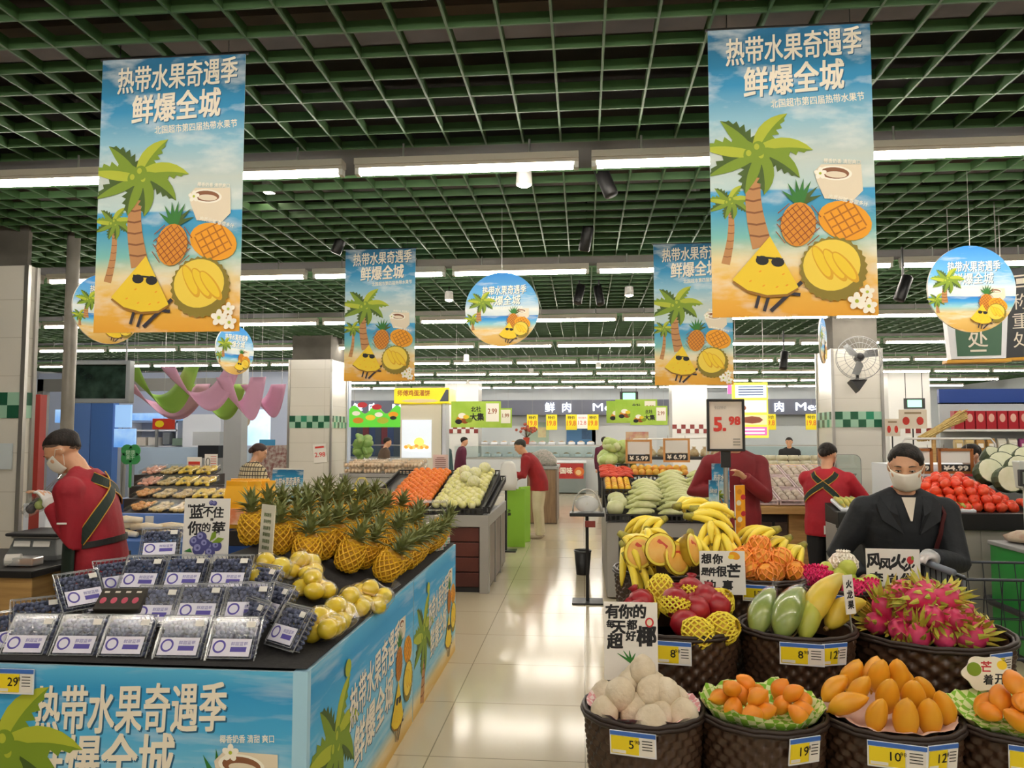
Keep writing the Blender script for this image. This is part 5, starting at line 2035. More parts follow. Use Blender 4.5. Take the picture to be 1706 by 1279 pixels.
# wood island counter past the bending shopper
t = thing('island_counter', 'grey and brown island counter beyond the bending shopper', 'counter', (at(903, 830, 14.2).x, 14.8, 0))
MB().box((0, 0, .5), (.55, 1.2, 1.0)).build('body', m_woodg, t, bevel=.01)
MB().box((.0, -.61, .5), (.5, .02, .96)).build('front_panel', mat('brown_panel', '#7a6048', .5, col2='#8d7357', nscale=4, stretch=(10, 1, 1)), t, bevel=.004)
MB().box((0, 0, 1.02), (.6, 1.25, .05)).build('top', m_grey, t, bevel=.006)
o = MB().lathe([(.001, 0), (.26, .0), (.24, .12), (.17, .24), (.05, .3), (.001, .3)], 16, fn=lambda r, z, a: r * (1 + .12 * math.sin(5 * a + z * 20))).build('bagged_goods', mat('pale_plaid', '#b8aca4', .6, col2='#8d8f86', nscale=30), smooth=True)
tag(o, 'pale heap of bagged goods on the island counter beyond the bending shopper', 'bags', loc=(t.location.x, 14.6, 1.05))
# red flower arrangement
p = at(874, 745, 22.0)
t = thing('flower_arrangement', 'red flower arrangement standing on the far counter behind the bending shopper', 'flowers', (p.x, 22.7, 1.335))
MB().lathe([(.07, 0), (.09, .12), (.1, .2), (.085, .2)], 12).build('vase', mat('red_vase', '#b3402a', .5), t)
b = MB()
for k in range(26):
    a, e = R.uniform(0, 6.3), R.uniform(.5, 1.5)
    d = Vector((math.cos(a) * math.cos(e), math.sin(a) * math.cos(e), math.sin(e)))
    b.tube([Vector((0, 0, .18)), Vector((0, 0, .18)) + d * .3], [.006, .003], 4, 1)
    b.ell(Vector((0, 0, .18)) + d * R.uniform(.25, .42), .045, 6, 4, m=0)
b.build('flowers', [mat('dull_red', '#a8503c', .6), mat('stem_brown', '#5d4a30', .7)], t)['kind'] = 'stuff'
# posters on the back wall
for i, (px, py, d, w_, h_, c1, lab) in enumerate(((968, 722, 26.5, 1.0, .75, '#3f6f9c', 'blue poster on the back wall above the freezer'), (1040, 735, 26.5, 2.2, 1.3, '#c9cdd0', 'large white framed poster on the back wall behind the far worker'), (895, 720, 26.5, .8, .7, '#9fb3a0', 'pale green notice on the back wall beside the red flowers'))):
    p = at(px, py, d)
    t = thing('wall_poster', lab, 'poster', (p.x, 26.58, p.z))
    MB().box((0, 0, 0), (w_, .02, h_)).build('sheet', mat('poster_%d' % i, c1, .5), t)
    MB().box((w_ * .2, -.012, 0), (w_ * .35, .004, h_ * .5)).build('picture', mat('poster_pic_%d' % i, ('#27486b', '#b8746a', '#d8d4a0')[i], .5, col2='#c8b08a' if i else '#345a80', nscale=4), t)

# melon and gourd counter right of the aisle
MX0, MX1, MY0, MY1 = .225, 1.66, 7.85, 10.0
mc = thing('vegetable_counter', 'grey counter with black slotted crates of pale gourds right of the aisle', 'counter')
MB().box2((MX0, MY0, .02), (MX1, MY1, .76)).build('body', m_base, mc, bevel=.006)
MB().box2((MX0 + .12, MY0 - .012, .12), (MX1 - .1, MY0 + .005, .62)).build('front_board', m_charc, mc, bevel=.004)
b = MB()
crate(b, MX0, MX1, MY0, MY1 - .6, .77, 1.08, .075)
crate(b, MX0 + .0, MX0 + .3, MY0 + .62, MY1 - .2, .98, 1.2, .07)
b.build('crates', m_crate, mc)
MB().box2((MX0, MY1 - .6, .76), (MX1, MY1, 1.1)).build('back_step', m_crate, mc)
rings = []
b = MB()
for i in range(11):
    u = i / 10
    q = math.sin(PI * clamp(u, .03, .97)) ** .45
    rings.append([Vector(((u - .5) * .26, q * .036 * math.cos(a), q * .036 * math.sin(a) + .02 * math.sin(PI * u))) for a in [2 * PI * j / 10 for j in range(10)]])
b.loft(rings)
t = b.build('gourd', mat('pale_gourd', '#c4c882', .45, col2='#e0dfae', nscale=10), smooth=True)
tag(t, 'gourd', 'vegetable')
K = Kind(t)
for lay in range(3):
    for ix in range(4 - (lay > 1)):
        for iy in range(14):
            y = MY0 + .07 + iy * .078 + lay * .05
            x = MX0 + .33 + ix * .32 + (iy % 2) * .03 + lay * .05
            if x > MX1 - .1 or (ix == 0 and iy > 8):
                continue
            K.put((x, y, slope(y, MY0, MY1 - .6, .80, 1.11) + .03 + lay * .058), (R.uniform(-.1, .1), R.uniform(-.12, .12), R.uniform(-.22, .22)), 'pale green gourd stacked in the black slotted crates right of the aisle', 'pale gourds')
t = MB().lathe([(.001, -.09), (.06, -.07), (.075, 0), (.06, .07), (.001, .09)], 12, rot=(0, PI / 2, 0)).build('white_melon', mat('pale_melon', '#c3c98c', .5, col2='#dcdcb0', nscale=6), smooth=True)
tag(t, 'pale melon', 'melon')
K = Kind(t)
for i, (x, y) in enumerate(((.32, 7.98), (.36, 8.14), (.34, 8.3))):
    K.put((x, y, slope(y, MY0, MY1 - .6, .80, 1.11) + .07), (0, 0, .4 * i), ('pale melon at the front left corner of the gourd crate', 'pale melon second from the front corner of the gourd crate', 'pale melon third from the front corner of the gourd crate')[i])
t = MB().ell((0, 0, 0), (.036, .036, .034), 8, 6).build('pepper', mat('orange_pepper', '#e8922c', .4, col2='#ecc22c', nscale=8), smooth=True)
tag(t, 'x', 'vegetable')
K = Kind(t)
for i in range(24):
    y = 8.5 + (i // 4) * .085
    K.put((.27 + (i % 4) * .07, y, slope(y, 8.47, 9.8, 1.0, 1.22) + .05), (R.uniform(-1, 1), 0, 0), 'small orange and yellow pepper in the crate at the aisle side', 'orange peppers')
t = MB().tube([(-.07, 0, 0), (-.02, .01, .01), (.03, 0, .008), (.07, -.012, 0)], [.02, .024, .02, .006], 8).build('red_pepper', mat('red_pepper', '#d23a22', .35, col2='#e2583a', nscale=8), smooth=True)
tag(t, 'x', 'vegetable')
K = Kind(t)
for i in range(22):
    y = 9.05 + (i // 4) * .1
    K.put((.26 + (i % 4) * .085, y, slope(y, 8.47, 9.8, 1.0, 1.22) + .06), (R.uniform(-.3, .3), R.uniform(-.3, .3), R.uniform(-.4, .4)), 'long red pepper in the crate behind the orange peppers', 'red peppers')
b = MB()
b.ell((0, 0, 0), (.1, .13, .09), 12, 8, m=0)
for k in range(9):
    a = k * .7
    b.ell((.06 * math.cos(a), .07 * math.sin(a), .02 * math.sin(a * 2)), (.07, .085, .06), 8, 6, rot=(.3 * math.sin(a), .3, a), m=k % 2)
t = b.build('cabbage', [mat('cabbage_green', '#9fb856', .5, col2='#c3d08a', nscale=6), mat('cabbage_pale', '#d3d9a8', .5, col2='#b4c670', nscale=7)], smooth=True)
tag(t, 'x', 'vegetable')
K = Kind(t)
for i, (x, y, z) in enumerate(((.3, 9.75, 1.32), (.42, 9.9, 1.36), (.36, 9.82, 1.5), (.55, 9.95, 1.3), (.3, 10.0, 1.34), (.5, 9.9, 1.48))):
    K.put((x, y, z), (R.uniform(-.5, .5), R.uniform(-.5, .5), i), 'pale green cabbage heaped at the back corner of the gourd counter by the aisle', 'cabbages')
t = MB().ell((0, 0, 0), (.05, .05, .05), 10, 7).build('yellow_squash', mat('yellow_squash', '#d9b23a', .45, col2='#e08a3a', nscale=7), smooth=True)
tag(t, 'x', 'vegetable')
K = Kind(t)
for i in range(16):
    K.put((.62 + (i % 8) * .085, 9.5 + (i // 8) * .09, 1.17 + (i // 8) * .05), (0, 0, i), 'yellow-orange squash behind the pale gourds under the price frames', 'yellow squashes')
# wooden price frames on a rail
def price_frame(px, py, d, num, label, wd=.29, hg=.26, m=None, rz=0):
    p = at(px, py, d)
    t = thing('hanging_price_placard', label, 'price frame', p, (0, 0, rz))
    b = MB()
    for s in (-1, 1):
        b.box((s * wd / 2, 0, 0), (.025, .02, hg + .025)).box((0, 0, s * hg / 2), (wd, .02, .025))
    b.build('frame', m or mat('pale_wood_frame', '#d89a58', .5), t)
    MB().box((0, .004, .045), (wd - .03, .006, hg * .55)).build('name_card', m_paper, t)
    MB().box((0, .003, -hg * .3), (wd - .03, .008, hg * .32)).build('number_strip', m_charc, t)
    b = MB()
    put_text(b, num, (0, -hg * .3), wd * .75, hg * .2, 0, bold=.03, y=-.003)
    b.build('digits', [m_inkpale], t)
    for s in (-1, 1):
        MB().tube([(s * wd * .35, 0, hg / 2), (s * wd * .35, 0, hg / 2 + .05)], .004, 5).build('hanger', m_metal, t)
    return t


price_frame(1064, 752, 9.7, '¥ 5.99', 'wooden price frame reading 5.99 above the gourds, left of the pair', .3, .27, rz=.05)
price_frame(1127, 750, 9.7, '¥ 6.99', 'wooden price frame reading 6.99 above the gourds, right of the pair', .3, .27, rz=-.02)
t = thing('rail_rack', 'white metal rail holding the two wooden price frames over the gourds', 'rack', (0, 9.72, 0))
zr = at(1095, 728, 9.72).z - .03
b = MB()
b.tube([(at(1040, 0, 9.72).x, 0, 1.1), (at(1040, 0, 9.72).x, 0, zr - .08), (at(1048, 0, 9.72).x, 0, zr), (at(1165, 0, 9.72).x, 0, zr + .02), (at(1165, 0, 9.72).x, 0, 1.1)], .011, 8)
b.build('rail', m_white, t, smooth=True)
# packs on shelf behind the gourds
t = thing('shelf_unit', 'low black-edged shelf of bagged goods behind the gourd counter', 'shelf', (at(1150, 790, 12.0).x, 12.0, 0))
for z in (.3, .85, 1.28):
    MB().box((0, 0, z), (1.5, .6, .04)).build('shelf_board', m_charc if z > 1 else m_base, t, bevel=.004)
for s in (-.73, .73):
    MB().box((s, 0, .64), (.04, .6, 1.28)).build('side', m_base, t)
q = MB().lathe([(.001, 0), (.07, .004), (.08, .05), (.06, .12), (.02, .16), (.035, .19)], 8, fn=lambda r, z, a: r * (1 + .12 * math.sin(4 * a + z * 30))).build('goods_bag', mat('bag_brown', '#a98a63', .4, col2='#d2c4a2', nscale=10), smooth=True)
tag(q, 'x', 'bag')
K = Kind(q)
for i in range(9):
    K.put((t.location.x - .62 + i * .155, 11.85, .872), (0, 0, i), 'small clear bag of dried goods on the shelf behind the gourds', 'bags of dried goods')
for i in range(8):
    K.put((t.location.x - .6 + i * .16, 11.85, 1.302), (0, 0, i * 2), 'small bag on the top of the shelf behind the gourds', 'bags on the shelf top', scale=(1, 1, .8))

# bag roll stands and bin
def bag_stand(label, x, y, h, rz=0, bag=True):
    t = thing('bag_stand', label, 'stand', (x, y, 0), (0, 0, rz))
    MB().box((0, 0, .008), (.3, .26, .015)).build('base', m_black, t, bevel=.004)
    MB().tube([(0, 0, .01), (0, 0, h)], .016, 10).build('post', m_black, t)
    MB().box((0, -.02, h), (.34, .2, .035)).build('tray', m_black, t, bevel=.008)
    MB().box((.03, -.09, h - .09), (.1, .05, .06)).build('holder', mat('dark_red_box', '#7a2a20', .5), t, bevel=.004)
    if bag:
        b = MB()
        pts = [(.14 * math.cos(a), .0, h + .02 + .22 * math.sin(a)) for a in [PI * k / 16 for k in range(17)]]
        b.tube(pts, .008, 6)
        b.build('hoop', mat('clear_hoop', '#b6b4ac', .3), t, smooth=True)
        MB().ell((0, .03, h + .09), (.12, .05, .085), 14, 8).build('bag_roll', m_frost, t, smooth=True)
    return t


p = at(984, 985, 8.3)
bag_stand('black bag-roll stand with a clear hoop beside the gourd counter', .03, 7.7, .86)
b = MB()
t = thing('waste_bin', 'small black waste bin behind the bag-roll stand', 'bin', (at(971, 950, 9.2).x, 9.2, 0))
MB().lathe([(.075, 0), (.1, .27), (.094, .27), (.07, .01)], 20, cap=False).build('bucket', m_black, t, smooth=True)
MB().lathe([(.1, .262), (.108, .275), (.1, .285), (.092, .27)], 20, cap=False).build('liner_bag', mat('bin_bag', '#4a4a4c', .3), t, smooth=True)
bag_stand('black wire bag stand beside the lime boards and the bending shopper', at(843, 800, 10.9).x, 10.9, 1.0, 0, False)
o = MB().loft([[Vector((.12 * math.cos(a) * k, .05 * math.sin(a), z)) for a in [2 * PI * j / 14 for j in range(14)]] for k, z in ((.9, 0), (1.1, .1), (1.0, .25), (.8, .36), (.5, .4))]).build('plastic_bag', mat('white_plastic_bag', '#dcdad4', .4), smooth=True)
p = at(851, 800, 10.85)
tag(o, 'white plastic bag hanging on the black wire stand by the bending shopper', 'bag', loc=(p.x - .03, 10.78, .86))
t = thing('lime_board', 'lime green standing board by the black wire bag stand', 'sign', (at(860, 900, 11.3).x, 11.3, 0))
MB().box((0, 0, .42), (.26, .04, .84)).build('board', mat('lime_board', '#8fc338', .5), t, bevel=.004)
b = MB()
put_text(b, '大集', (-.1, .5), .1, None, 0, ang=-PI / 2, bold=.03, y=-.022)
b.build('print', [m_ink], t)
t = dup(t, (at(874, 900, 11.8).x, 11.8, 0), (0, 0, D(60)), 'lime green standing board turned edge-on beside the shopper in beige trousers')

# price board on a pole and totem posters behind the bananas
p = at(1209, 708, 4.5)
t = thing('price_board', 'black-framed price board reading 5.98 on a pole above the bananas', 'sign', (p.x, 4.5, .47), (0, 0, D(3)))
zc = p.z - .47
b = MB()
W2, H2 = .2, .285
for s in (-1, 1):
    b.box((s * W2 / 2, 0, zc), (.014, .022, H2 + .014)).box((0, 0, zc + s * H2 / 2), (W2 + .014, .022, .014))
b.build('frame', m_black, t, bevel=.004)
MB().box((0, .004, zc), (W2, .008, H2)).build('sheet', mat('warm_paper', '#ddd0c4', .6), t)
b = MB()
put_text(b, '5', (-.045, zc + .005), None, .075, 0, bold=.05, y=-.002)
put_text(b, '.', (-.008, zc - .025), None, .015, 0, bold=.03, y=-.002)
put_text(b, '98', (.05, zc + .025), None, .046, 0, bold=.05, y=-.002)
put_text(b, '今日特价', (-.03, zc + .1), None, .017, 1, y=-.002)
for k in range(3):
    b.box((.06, -.002, zc - .08 - k * .016), (.04, .001, .007), None, 1)
b.build('print', [m_inkred, mat('grey_ink', '#9a948c', .6)], t)
MB().box((0, .015, zc - H2 / 2 - .05), (.055, .02, .1)).build('mount', m_black, t, bevel=.004)
MB().tube([(0, .02, .0), (0, .02, zc - .1)], .014, 10).build('pole', m_metal, t)
MB().box((0, .02, .012), (.2, .16, .02)).build('base', m_black, t, bevel=.004)


def totem(label, px, d, y0, y1, wd, rz, kind):
    a_, c_ = at(px, y0, d), at(px, y1, d)
    hg = a_.z - c_.z
    t = thing('totem_poster', label, 'poster', (a_.x, d, c_.z), (0, 0, rz))
    MB().box((0, .006, hg / 2), (wd, .008, hg)).build('board', m_white2, t, bevel=.002)
    a = Art()
    a.y = .001
    if kind == 0:
        a.b.grid(2, 6, lambda u, v: ((u - .5) * wd, .001, v * hg), I_BG)
        a.palm((-wd * .2, hg * .1), (-wd * .15, hg * .5), wd * .4)
        a.text('热带水果', (0, hg * .78), wd * .8, hg * .1, I_CREAM, bold=.02)
        a.wedge((wd * .05, hg * .2), wd * .3)
        a.done('print', m_sky, t)
    else:
        a.p([(-wd / 2, 0), (wd / 2, 0), (wd / 2, hg), (-wd / 2, hg)], I_MG)
        for k in range(9):
            a.oval((wd * .3 * math.sin(k * 2), hg * (.08 + k * .1)), wd * .25, wd * .2, I_CW if k % 3 == 0 else INK_B + 2 if k % 3 == 1 else I_PO)
        a.done('print', m_sky, t)
    return t


totem('tall narrow beach poster standing behind the bananas under the price board', 1200, 4.62, 772, 878, .1, D(-10), 0)
totem('narrow pale beach poster turned edge-on left of the taller beach poster', 1188, 4.6, 800, 880, .07, D(-50), 0)
totem('orange narrow poster standing right of the price board pole', 1233, 4.45, 808, 900, .075, D(35), 1)

# lit menu board by the ceiling
p = at(1250, 683, 10.5)
t = thing('hanging_menu_board', 'bright lit menu board in yellow and pink hung behind the price board', 'lit sign', p, (0, 0, D(-4)))
MB().box((0, .03, 0), (.46, .05, .74)).build('case', mat('lit_yellow', '#f0e850', .4, emit=.35), t, bevel=.005)
b = MB()
for z, h_, m in ((.25, .17, 0), (.05, .16, 1), (-.13, .13, 2), (-.28, .11, 3)):
    b.box((.01, .003, z), (.4, .006, h_), None, m)
for k in range(4):
    b.box((.01, -.001, .31 - k * .035), (.32, .002, .014), None, 4)
b.ell((.02, -.001, -.13), (.14, .003, .05), 14, 4, m=5)
b.ell((-.1, -.001, .03), (.05, .003, .04), 10, 4, m=5)
for k in range(2):
    b.box((.01, -.001, -.26 - k * .045), (.34, .002, .022), None, 1)
b.build('menu_print', [mat('lit_pale_blue', '#dcecf8', .4, emit=.35), mat('lit_cream', '#f8f4ea', .4, emit=.35), mat('lit_sand', '#e6d2a0', .4, emit=.35), mat('lit_pink', '#e86ab0', .4, emit=.35), mat('navy_ink', '#5a6a98', .5), mat('dish_brown', '#a8604a', .5)], t)
MB().box((-.26, .03, .32), (.05, .05, .2)).build('pink_side', MATS['lit_pink'], t)
for s in (-.18, .18):
    MB().tube([(s, .03, .36), (s, .03, CEIL - p.z + .03)], .004, 5).build('cord', m_metal, t)
hook(t, 0, CEIL + .03 - p.z, .03)

# mushroom stand in pale wood
ms = thing('mushroom_stand', 'pale wood stand with sloping trays of pink-white packs left of the red-jacket worker', 'display stand')
ax, bx_ = at(1262, 860, 8.2).x, at(1390, 860, 8.2).x + .4
MB().box2((ax, 8.25, 0), (bx_, 9.7, .84)).build('body', m_charc, ms)
xm = at(1314, 860, 8.2).x
MB().box2((xm, 8.2, 0), (bx_, 8.26, .86)).build('wood_panel', m_wood, ms, bevel=.006)
for k in range(2):
    x0 = ax + .02 + k * (xm - ax) / 2
    MB().box2((x0, 8.21, .1), (x0 + (xm - ax) / 2 - .03, 8.245, .74)).build('drawer_front', mat('dark_drawer', '#4a3b34', .5, col2='#5c4b40', nscale=6, stretch=(1, 1, 8)), ms, bevel=.006)
b = MB()
b.prism([(ax - .12, 8.1, .83), (ax - .12, 8.1, .9), (ax - .12, 9.7, 1.28), (ax - .12, 9.7, 1.2)], (bx_ - ax + .1, 0, 0))
b.build('sloping_top', m_wood, ms, bevel=.008)
t = thing('veg_tray', 'x', 'tray')
b = MB()
crate(b, -.13, .13, -.2, .2, 0, 0, .05, slots=False)
b.build('crate', mat('pink_white_tray', '#d9c3c4', .5), t)
b = MB()
for k in range(10):
    b.ell((-.08 + (k % 3) * .08, -.15 + (k // 3) * .1, .05), (.04, .055, .03), 8, 6)
b.build('mushrooms', mat('mushroom', '#cdbfae', .6, col2='#b3a08e', nscale=10), t, smooth=True)['kind'] = 'stuff'
K = Kind(t)
SL = math.atan2(.38, 1.6)
for j in range(3):
    for i in range(4):
        y = 8.35 + j * .45
        K.put((ax + .06 + i * .29, y, .9 + (y - 8.1) * .2375 + .012), (SL, 0, 0), 'pink-white tray of pale mushrooms on the sloping wood stand', 'mushroom trays')
# white shelf of egg-like rolls behind
t = thing('goods_table', 'low table of white packed rolls behind the mushroom stand', 'table', (at(1300, 770, 11.5).x, 11.6, 0))
MB().box((.13, 0, .55), (1.0, .6, 1.1)).build('body', m_wood, t, bevel=.006)
q = MB().tube([(-.07, 0, .04), (.07, 0, .04)], .04, 10).build('white_roll', mat('white_pack', '#e2ddc8', .5, col2='#cfc8a8', nscale=18), smooth=True)
tag(q, 'x', 'pack')
K = Kind(q)
for z in range(3):
    for i in range(6):
        K.put((t.location.x - .28 + i * .16, 11.45 + z * .06, 1.1 + z * .078), label='white packed roll stacked on the table behind the mushroom stand', group='white packed rolls')
# acrylic discount sign in front of the right column
p = at(1420, 790, 8.6)
t = thing('acrylic_sign', 'clear rounded sign with dark characters in front of the right tiled column', 'sign', (p.x, 9.0, 1.0))
zc = p.z - 1.0
b = MB()
pts = []
w2, h2, r = .23, .2, .07
for cx, cz, a0 in ((1, 1, 0), (-1, 1, 90), (-1, -1, 180), (1, -1, 270)):
    for k in range(5):
        a = D(a0 + k * 22.5)
        pts.append((cx * (w2 - r) + r * math.cos(a), 0, zc + cz * (h2 - r) + r * math.sin(a)))
MB().prism(pts[::-1], (0, .008, 0)).build('pane', m_glass, t)
MB().tube(pts, .004, 5, closed=True).build('edge', m_grey, t)
b = MB()
put_text(b, '特惠折扣区', (0, zc - .05), .36, .08, 0, bold=.01, y=-.004)
b.build('characters', [m_charc], t)
MB().tube([(0, .004, -.05), (0, .004, zc - h2)], .01, 6).build('stand', m_metal, t)
bx('low_table', 'pale low table under the clear discount sign', 'table', (bx_ + .12, 8.8, 0), (bx_ + .6, 9.3, .95), m_base)

# long black-edged vegetable counter with tomatoes
vc = thing('tomato_counter', 'long black-edged counter of corn and tomatoes behind the woman in the dark coat', 'counter')
vx0, vx1 = at(1398, 850, 6.7).x, 4.75
MB().box2((vx0, 6.72, 0), (3.25, 7.08, .88)).build('body', m_base, vc, bevel=.006)
MB().box2((3.25, 6.72, 0), (vx1, 8.0, .88)).build('body', m_base, vc, bevel=.006)
MB().box2((vx0 - .02, 6.66, .86), (vx1, 6.74, 1.0)).build('front_ledge', m_black, vc, bevel=.008)
MB().box2((vx0 - .02, 6.66, .5), (at(1480, 850, 6.7).x + .3, 6.71, .86)).build('black_front', m_charc, vc, bevel=.004)
MB().box2((vx0 - .02, 6.66, .02), (at(1480, 850, 6.7).x + .3, 6.71, .49)).build('brown_front', mat('dark_brown_front', '#4f453e', .5, col2='#5e534a', nscale=3), vc, bevel=.004)
b = MB()
b.prism([(vx0, 6.74, .88), (vx0, 6.74, .97), (vx0, 7.08, 1.04), (vx0, 7.08, .88)], (3.25 - vx0, 0, 0))
b.prism([(3.25, 6.74, .88), (3.25, 6.74, .97), (3.25, 8.0, 1.23), (3.25, 8.0, .88)], (vx1 - 3.25, 0, 0))
b.build('sloping_bed', m_crate, vc)
q = thing('corn_tray', 'x', 'tray')
MB().box((0, 0, .015), (.2, .5, .03)).build('tray', m_white2, q, bevel=.008)
b = MB()
for k in range(4):
    b.tube([(-.07 + k * .047, -.2, .045), (-.07 + k * .047, 0, .055), (-.07 + k * .047, .2, .045)], [.012, .024, .015], 8)
b.build('corn', mat('corn', '#d3bd58', .5, col2='#a8b860', nscale=10), q, smooth=True)['kind'] = 'stuff'
K = Kind(q)
for i in range(5):
    K.put((vx0 + .14 + i * .22, 6.91, .985 + .17 * .2), (math.atan2(.28, 1.36), 0, 0), scale=(1, .62, 1), label= ('tray of corn at the left end of the black-edged counter', 'second tray of corn from the left end of the counter', 'third tray of corn from the left end of the counter', 'fourth tray of corn, beside the woman in the dark coat', 'tray of corn behind the woman in the dark coat')[i])
t = MB().lathe([(.001, -.036), (.024, -.034), (.045, -.012), (.046, .008), (.034, .03), (.012, .034), (.001, .028)], 10, fn=lambda r, z, a: r * (1 + .03 * math.cos(5 * a))).build('tomato', mat('tomato_red', '#e03a1e', .3, col2='#ea5a34', nscale=8), smooth=True)
tag(t, 'x', 'tomato')
K = Kind(t)
tc_ = at(1590, 840, 7.1)
for lay in range(4):
    for j in range(7 - lay):
        for i in range(9 - lay * 2):
            x = tc_.x - .42 + (i + lay) * .095 + (j % 2) * .04
            y = 6.82 + (j + lay * .6) * .085
            K.put((x + R.uniform(-.012, .012), y + R.uniform(-.012, .012), .97 + (y - 6.74) * .2 + .045 + lay * .052), (R.uniform(-1, 1), R.uniform(-1, 1), R.uniform(0, 6)), 'ripe red tomato heaped on the black-edged counter', 'tomatoes')
for j in range(3):
    for i in range(7):
        K.put((tc_.x + .5 + i * .08, 6.83 + j * .085, .985 + j * .018 + .045), (0, 0, i), 'ripe red tomato in the low layer right of the scale post', 'low layer of tomatoes', scale=.9)
t = thing('rail_rack', 'white metal rail over the tomatoes behind the woman in the dark coat', 'rack', (0, 7.9, 0))
xa, xb_ = at(1478, 0, 7.9).x, at(1628, 0, 7.9).x
b = MB()
b.tube([(xa, 0, 1.25), (xa, 0, 1.55), (xa + .04, 0, 1.6), (xb_ - .04, 0, 1.6), (xb_, 0, 1.55), (xb_, 0, 1.25)], .011, 8)
b.build('rail', m_white, t, smooth=True)
m_of = mat('orange_wood_frame', '#a5622c', .5)
price_frame(1592, 768, 7.85, '¥4.99', 'orange wood price frame reading 4.99 over the tomatoes', .3, .22, m_of)
price_frame(1532, 768, 7.85, '¥3.99', 'orange wood price frame half behind the woman in the dark coat', .22, .22, m_of)
# sliced wintermelons
t = thing('winter_melon', 'x', 'vegetable')
MB().lathe([(.11, 0), (.12, .06), (.118, .12)], 16, cap=True).build('rind', mat('melon_dark_rind', '#3a4a30', .5, col2='#4f5c3c', nscale=9), t, smooth=False)
MB().lathe([(.001, .123), (.108, .122), (.113, .118)], 16, cap=False).build('flesh', mat('melon_white_flesh', '#dfe0c6', .5, col2='#cfd2ac', nscale=8), t)
K = Kind(t)
for i, (px, py, d, rx, ry) in enumerate(((1640, 790, 7.5, 70, 10), (1665, 780, 7.6, 60, -20), (1690, 785, 7.5, 70, 0), (1650, 772, 7.8, 40, 20), (1680, 768, 7.8, 50, -10), (1702, 772, 7.7, 60, 0), (1672, 800, 7.35, 80, 10), (1700, 802, 7.35, 78, 0))):
    K.put(at(px, py, d), (D(rx), D(ry), 0), 'sliced winter melon with white flesh piled right of the tomatoes', 'sliced winter melons')

# green bins at the right with a weighing post
for i, (ya, yb, lab) in enumerate(((5.42, 6.32, 'green display bin at the right, farther of two'), (4.45, 5.40, 'green display bin at the right edge, nearer of two'))):
    t = thing('display_bin', lab, 'bin', (3.12, ya, 0))
    MB().box2((0, 0, .06), (.9, yb - ya, .80)).build('body', mat('green_laminate', '#2f8a3e', .35), t, bevel=.006)
    MB().box2((.03, .03, 0), (.87, yb - ya - .03, .06)).build('plinth', m_charc, t)
    MB().box2((-.02, -.0, .80), (.92, yb - ya, .83)).build('rim', m_grey, t, bevel=.006)
o = MB().tube([(3.06, 4.3, .38), (3.06, 6.2, .38), (3.1, 6.36, .38), (3.3, 6.42, .38)], .025, 8).build('bumper_rail', m_charc, smooth=True)
tag(o, 'dark bumper rail along the green display bins', 'rail')
p = at(1648, 890, 5.75)
t = thing('scale', 'white weighing scale post with display head on the green bins', 'scale', (3.32, 5.95, .83))
MB().box((.12, 0, .03), (.4, .36, .06)).build('base', m_charc, t, bevel=.01)
MB().box((.12, 0, .075), (.38, .34, .02)).build('platter', m_metal, t, bevel=.006)
MB().tube([(-.06, .06, .05), (-.06, .06, .52)], .045, 12).build('post', mat('scale_white', '#c9ccc6', .4), t)
h = MB().prism([(-.14, 0, .42), (.2, 0, .36), (.1, 0, .62), (-.16, 0, .62)], (0, .1, 0)).build('head', MATS['scale_white'], t, bevel=.01)
MB().box((-.13, -.03, .5), (.1, .04, .12)).build('display', m_charc, h, bevel=.006)
MB().box((-.13, -.052, .5), (.07, .004, .085)).build('screen', mat('screen_grey', '#7c857c', .2), h)
for i, (px, py, d, lab) in enumerate(((1655, 900, 5.5, 'bagged banana bunch on the farther green bin'), (1690, 905, 5.2, 'bagged banana bunch on the nearer green bin'), (1630, 895, 5.95, 'bag of pale roots at the far corner of the green bins'))):
    q = at(px, py, d)
    if i < 2:
        BK[1].put((3.34 + i * .02, d, .93), (D(-60), 0, D(100 + 40 * i)), lab)
        b = MB()
        b.ell((0, 0, 0), (.17, .15, .07), 14, 8)
        tag(b.build('clear_bag', m_clear2, smooth=True), 'clear bag around the bananas on the %s green bin' % ('farther' if not i else 'nearer'), 'bag', loc=(3.34, d, .9))
    else:
        o = MB().lathe([(.001, 0), (.12, .01), (.14, .05), (.06, .09), (.001, .095)], 14, fn=lambda r, z, a: r * (1 + .1 * math.sin(3 * a))).build('root_bag', mat('root_bag', '#c8b9a0', .4, col2='#b08a78', nscale=12), smooth=True)
        tag(o, lab, 'bag', loc=(3.3, 6.15, .832))

# tall shelves at the right
t = thing('store_shelf', 'white tiered shelf of red boxes and colourful packs at the far right', 'shelf', (0, 11.5, 0))
sx0, sx1 = at(1582, 700, 11.5).x, at(1706, 700, 11.5).x + 1.2
for z in (.3, .75, 1.05, 1.35, 1.68):
    MB().box2((sx0, -.2, z), (sx1, .3, z + .03)).build('shelf_board', m_white, t)
MB().box2((sx0, .3, 0), (sx1, .34, 2.1)).build('back_panel', m_wall, t)
MB().box2((sx0, .3, 2.08), (sx1, .36, 2.3)).build('blue_header', mat('royal_blue', '#24489c', .4), t)
q = thing('red_box', 'red gift box', 'box')
MB().box((0, 0, .13), (.13, .12, .26)).build('carton', mat('red_carton', '#a8202c', .4), q, bevel=.004)
MB().ell((0, -.06, .16), (.04, .004, .06), 10, 6).build('oval_label', mat('pale_red_label', '#d8a898', .5), q)
K = Kind(q)
for i in range(16):
    K.put((sx0 + .08 + i * .145, 11.45, 1.71), label='red box with an oval pale label on the top shelf at far right', group='red boxes on the top shelf')
cols = ('#c9b27a', '#b48a4c', '#d6d2c4', '#9a3f78', '#c23a4a', '#3fae58', '#e0c060', '#8a5a3a')
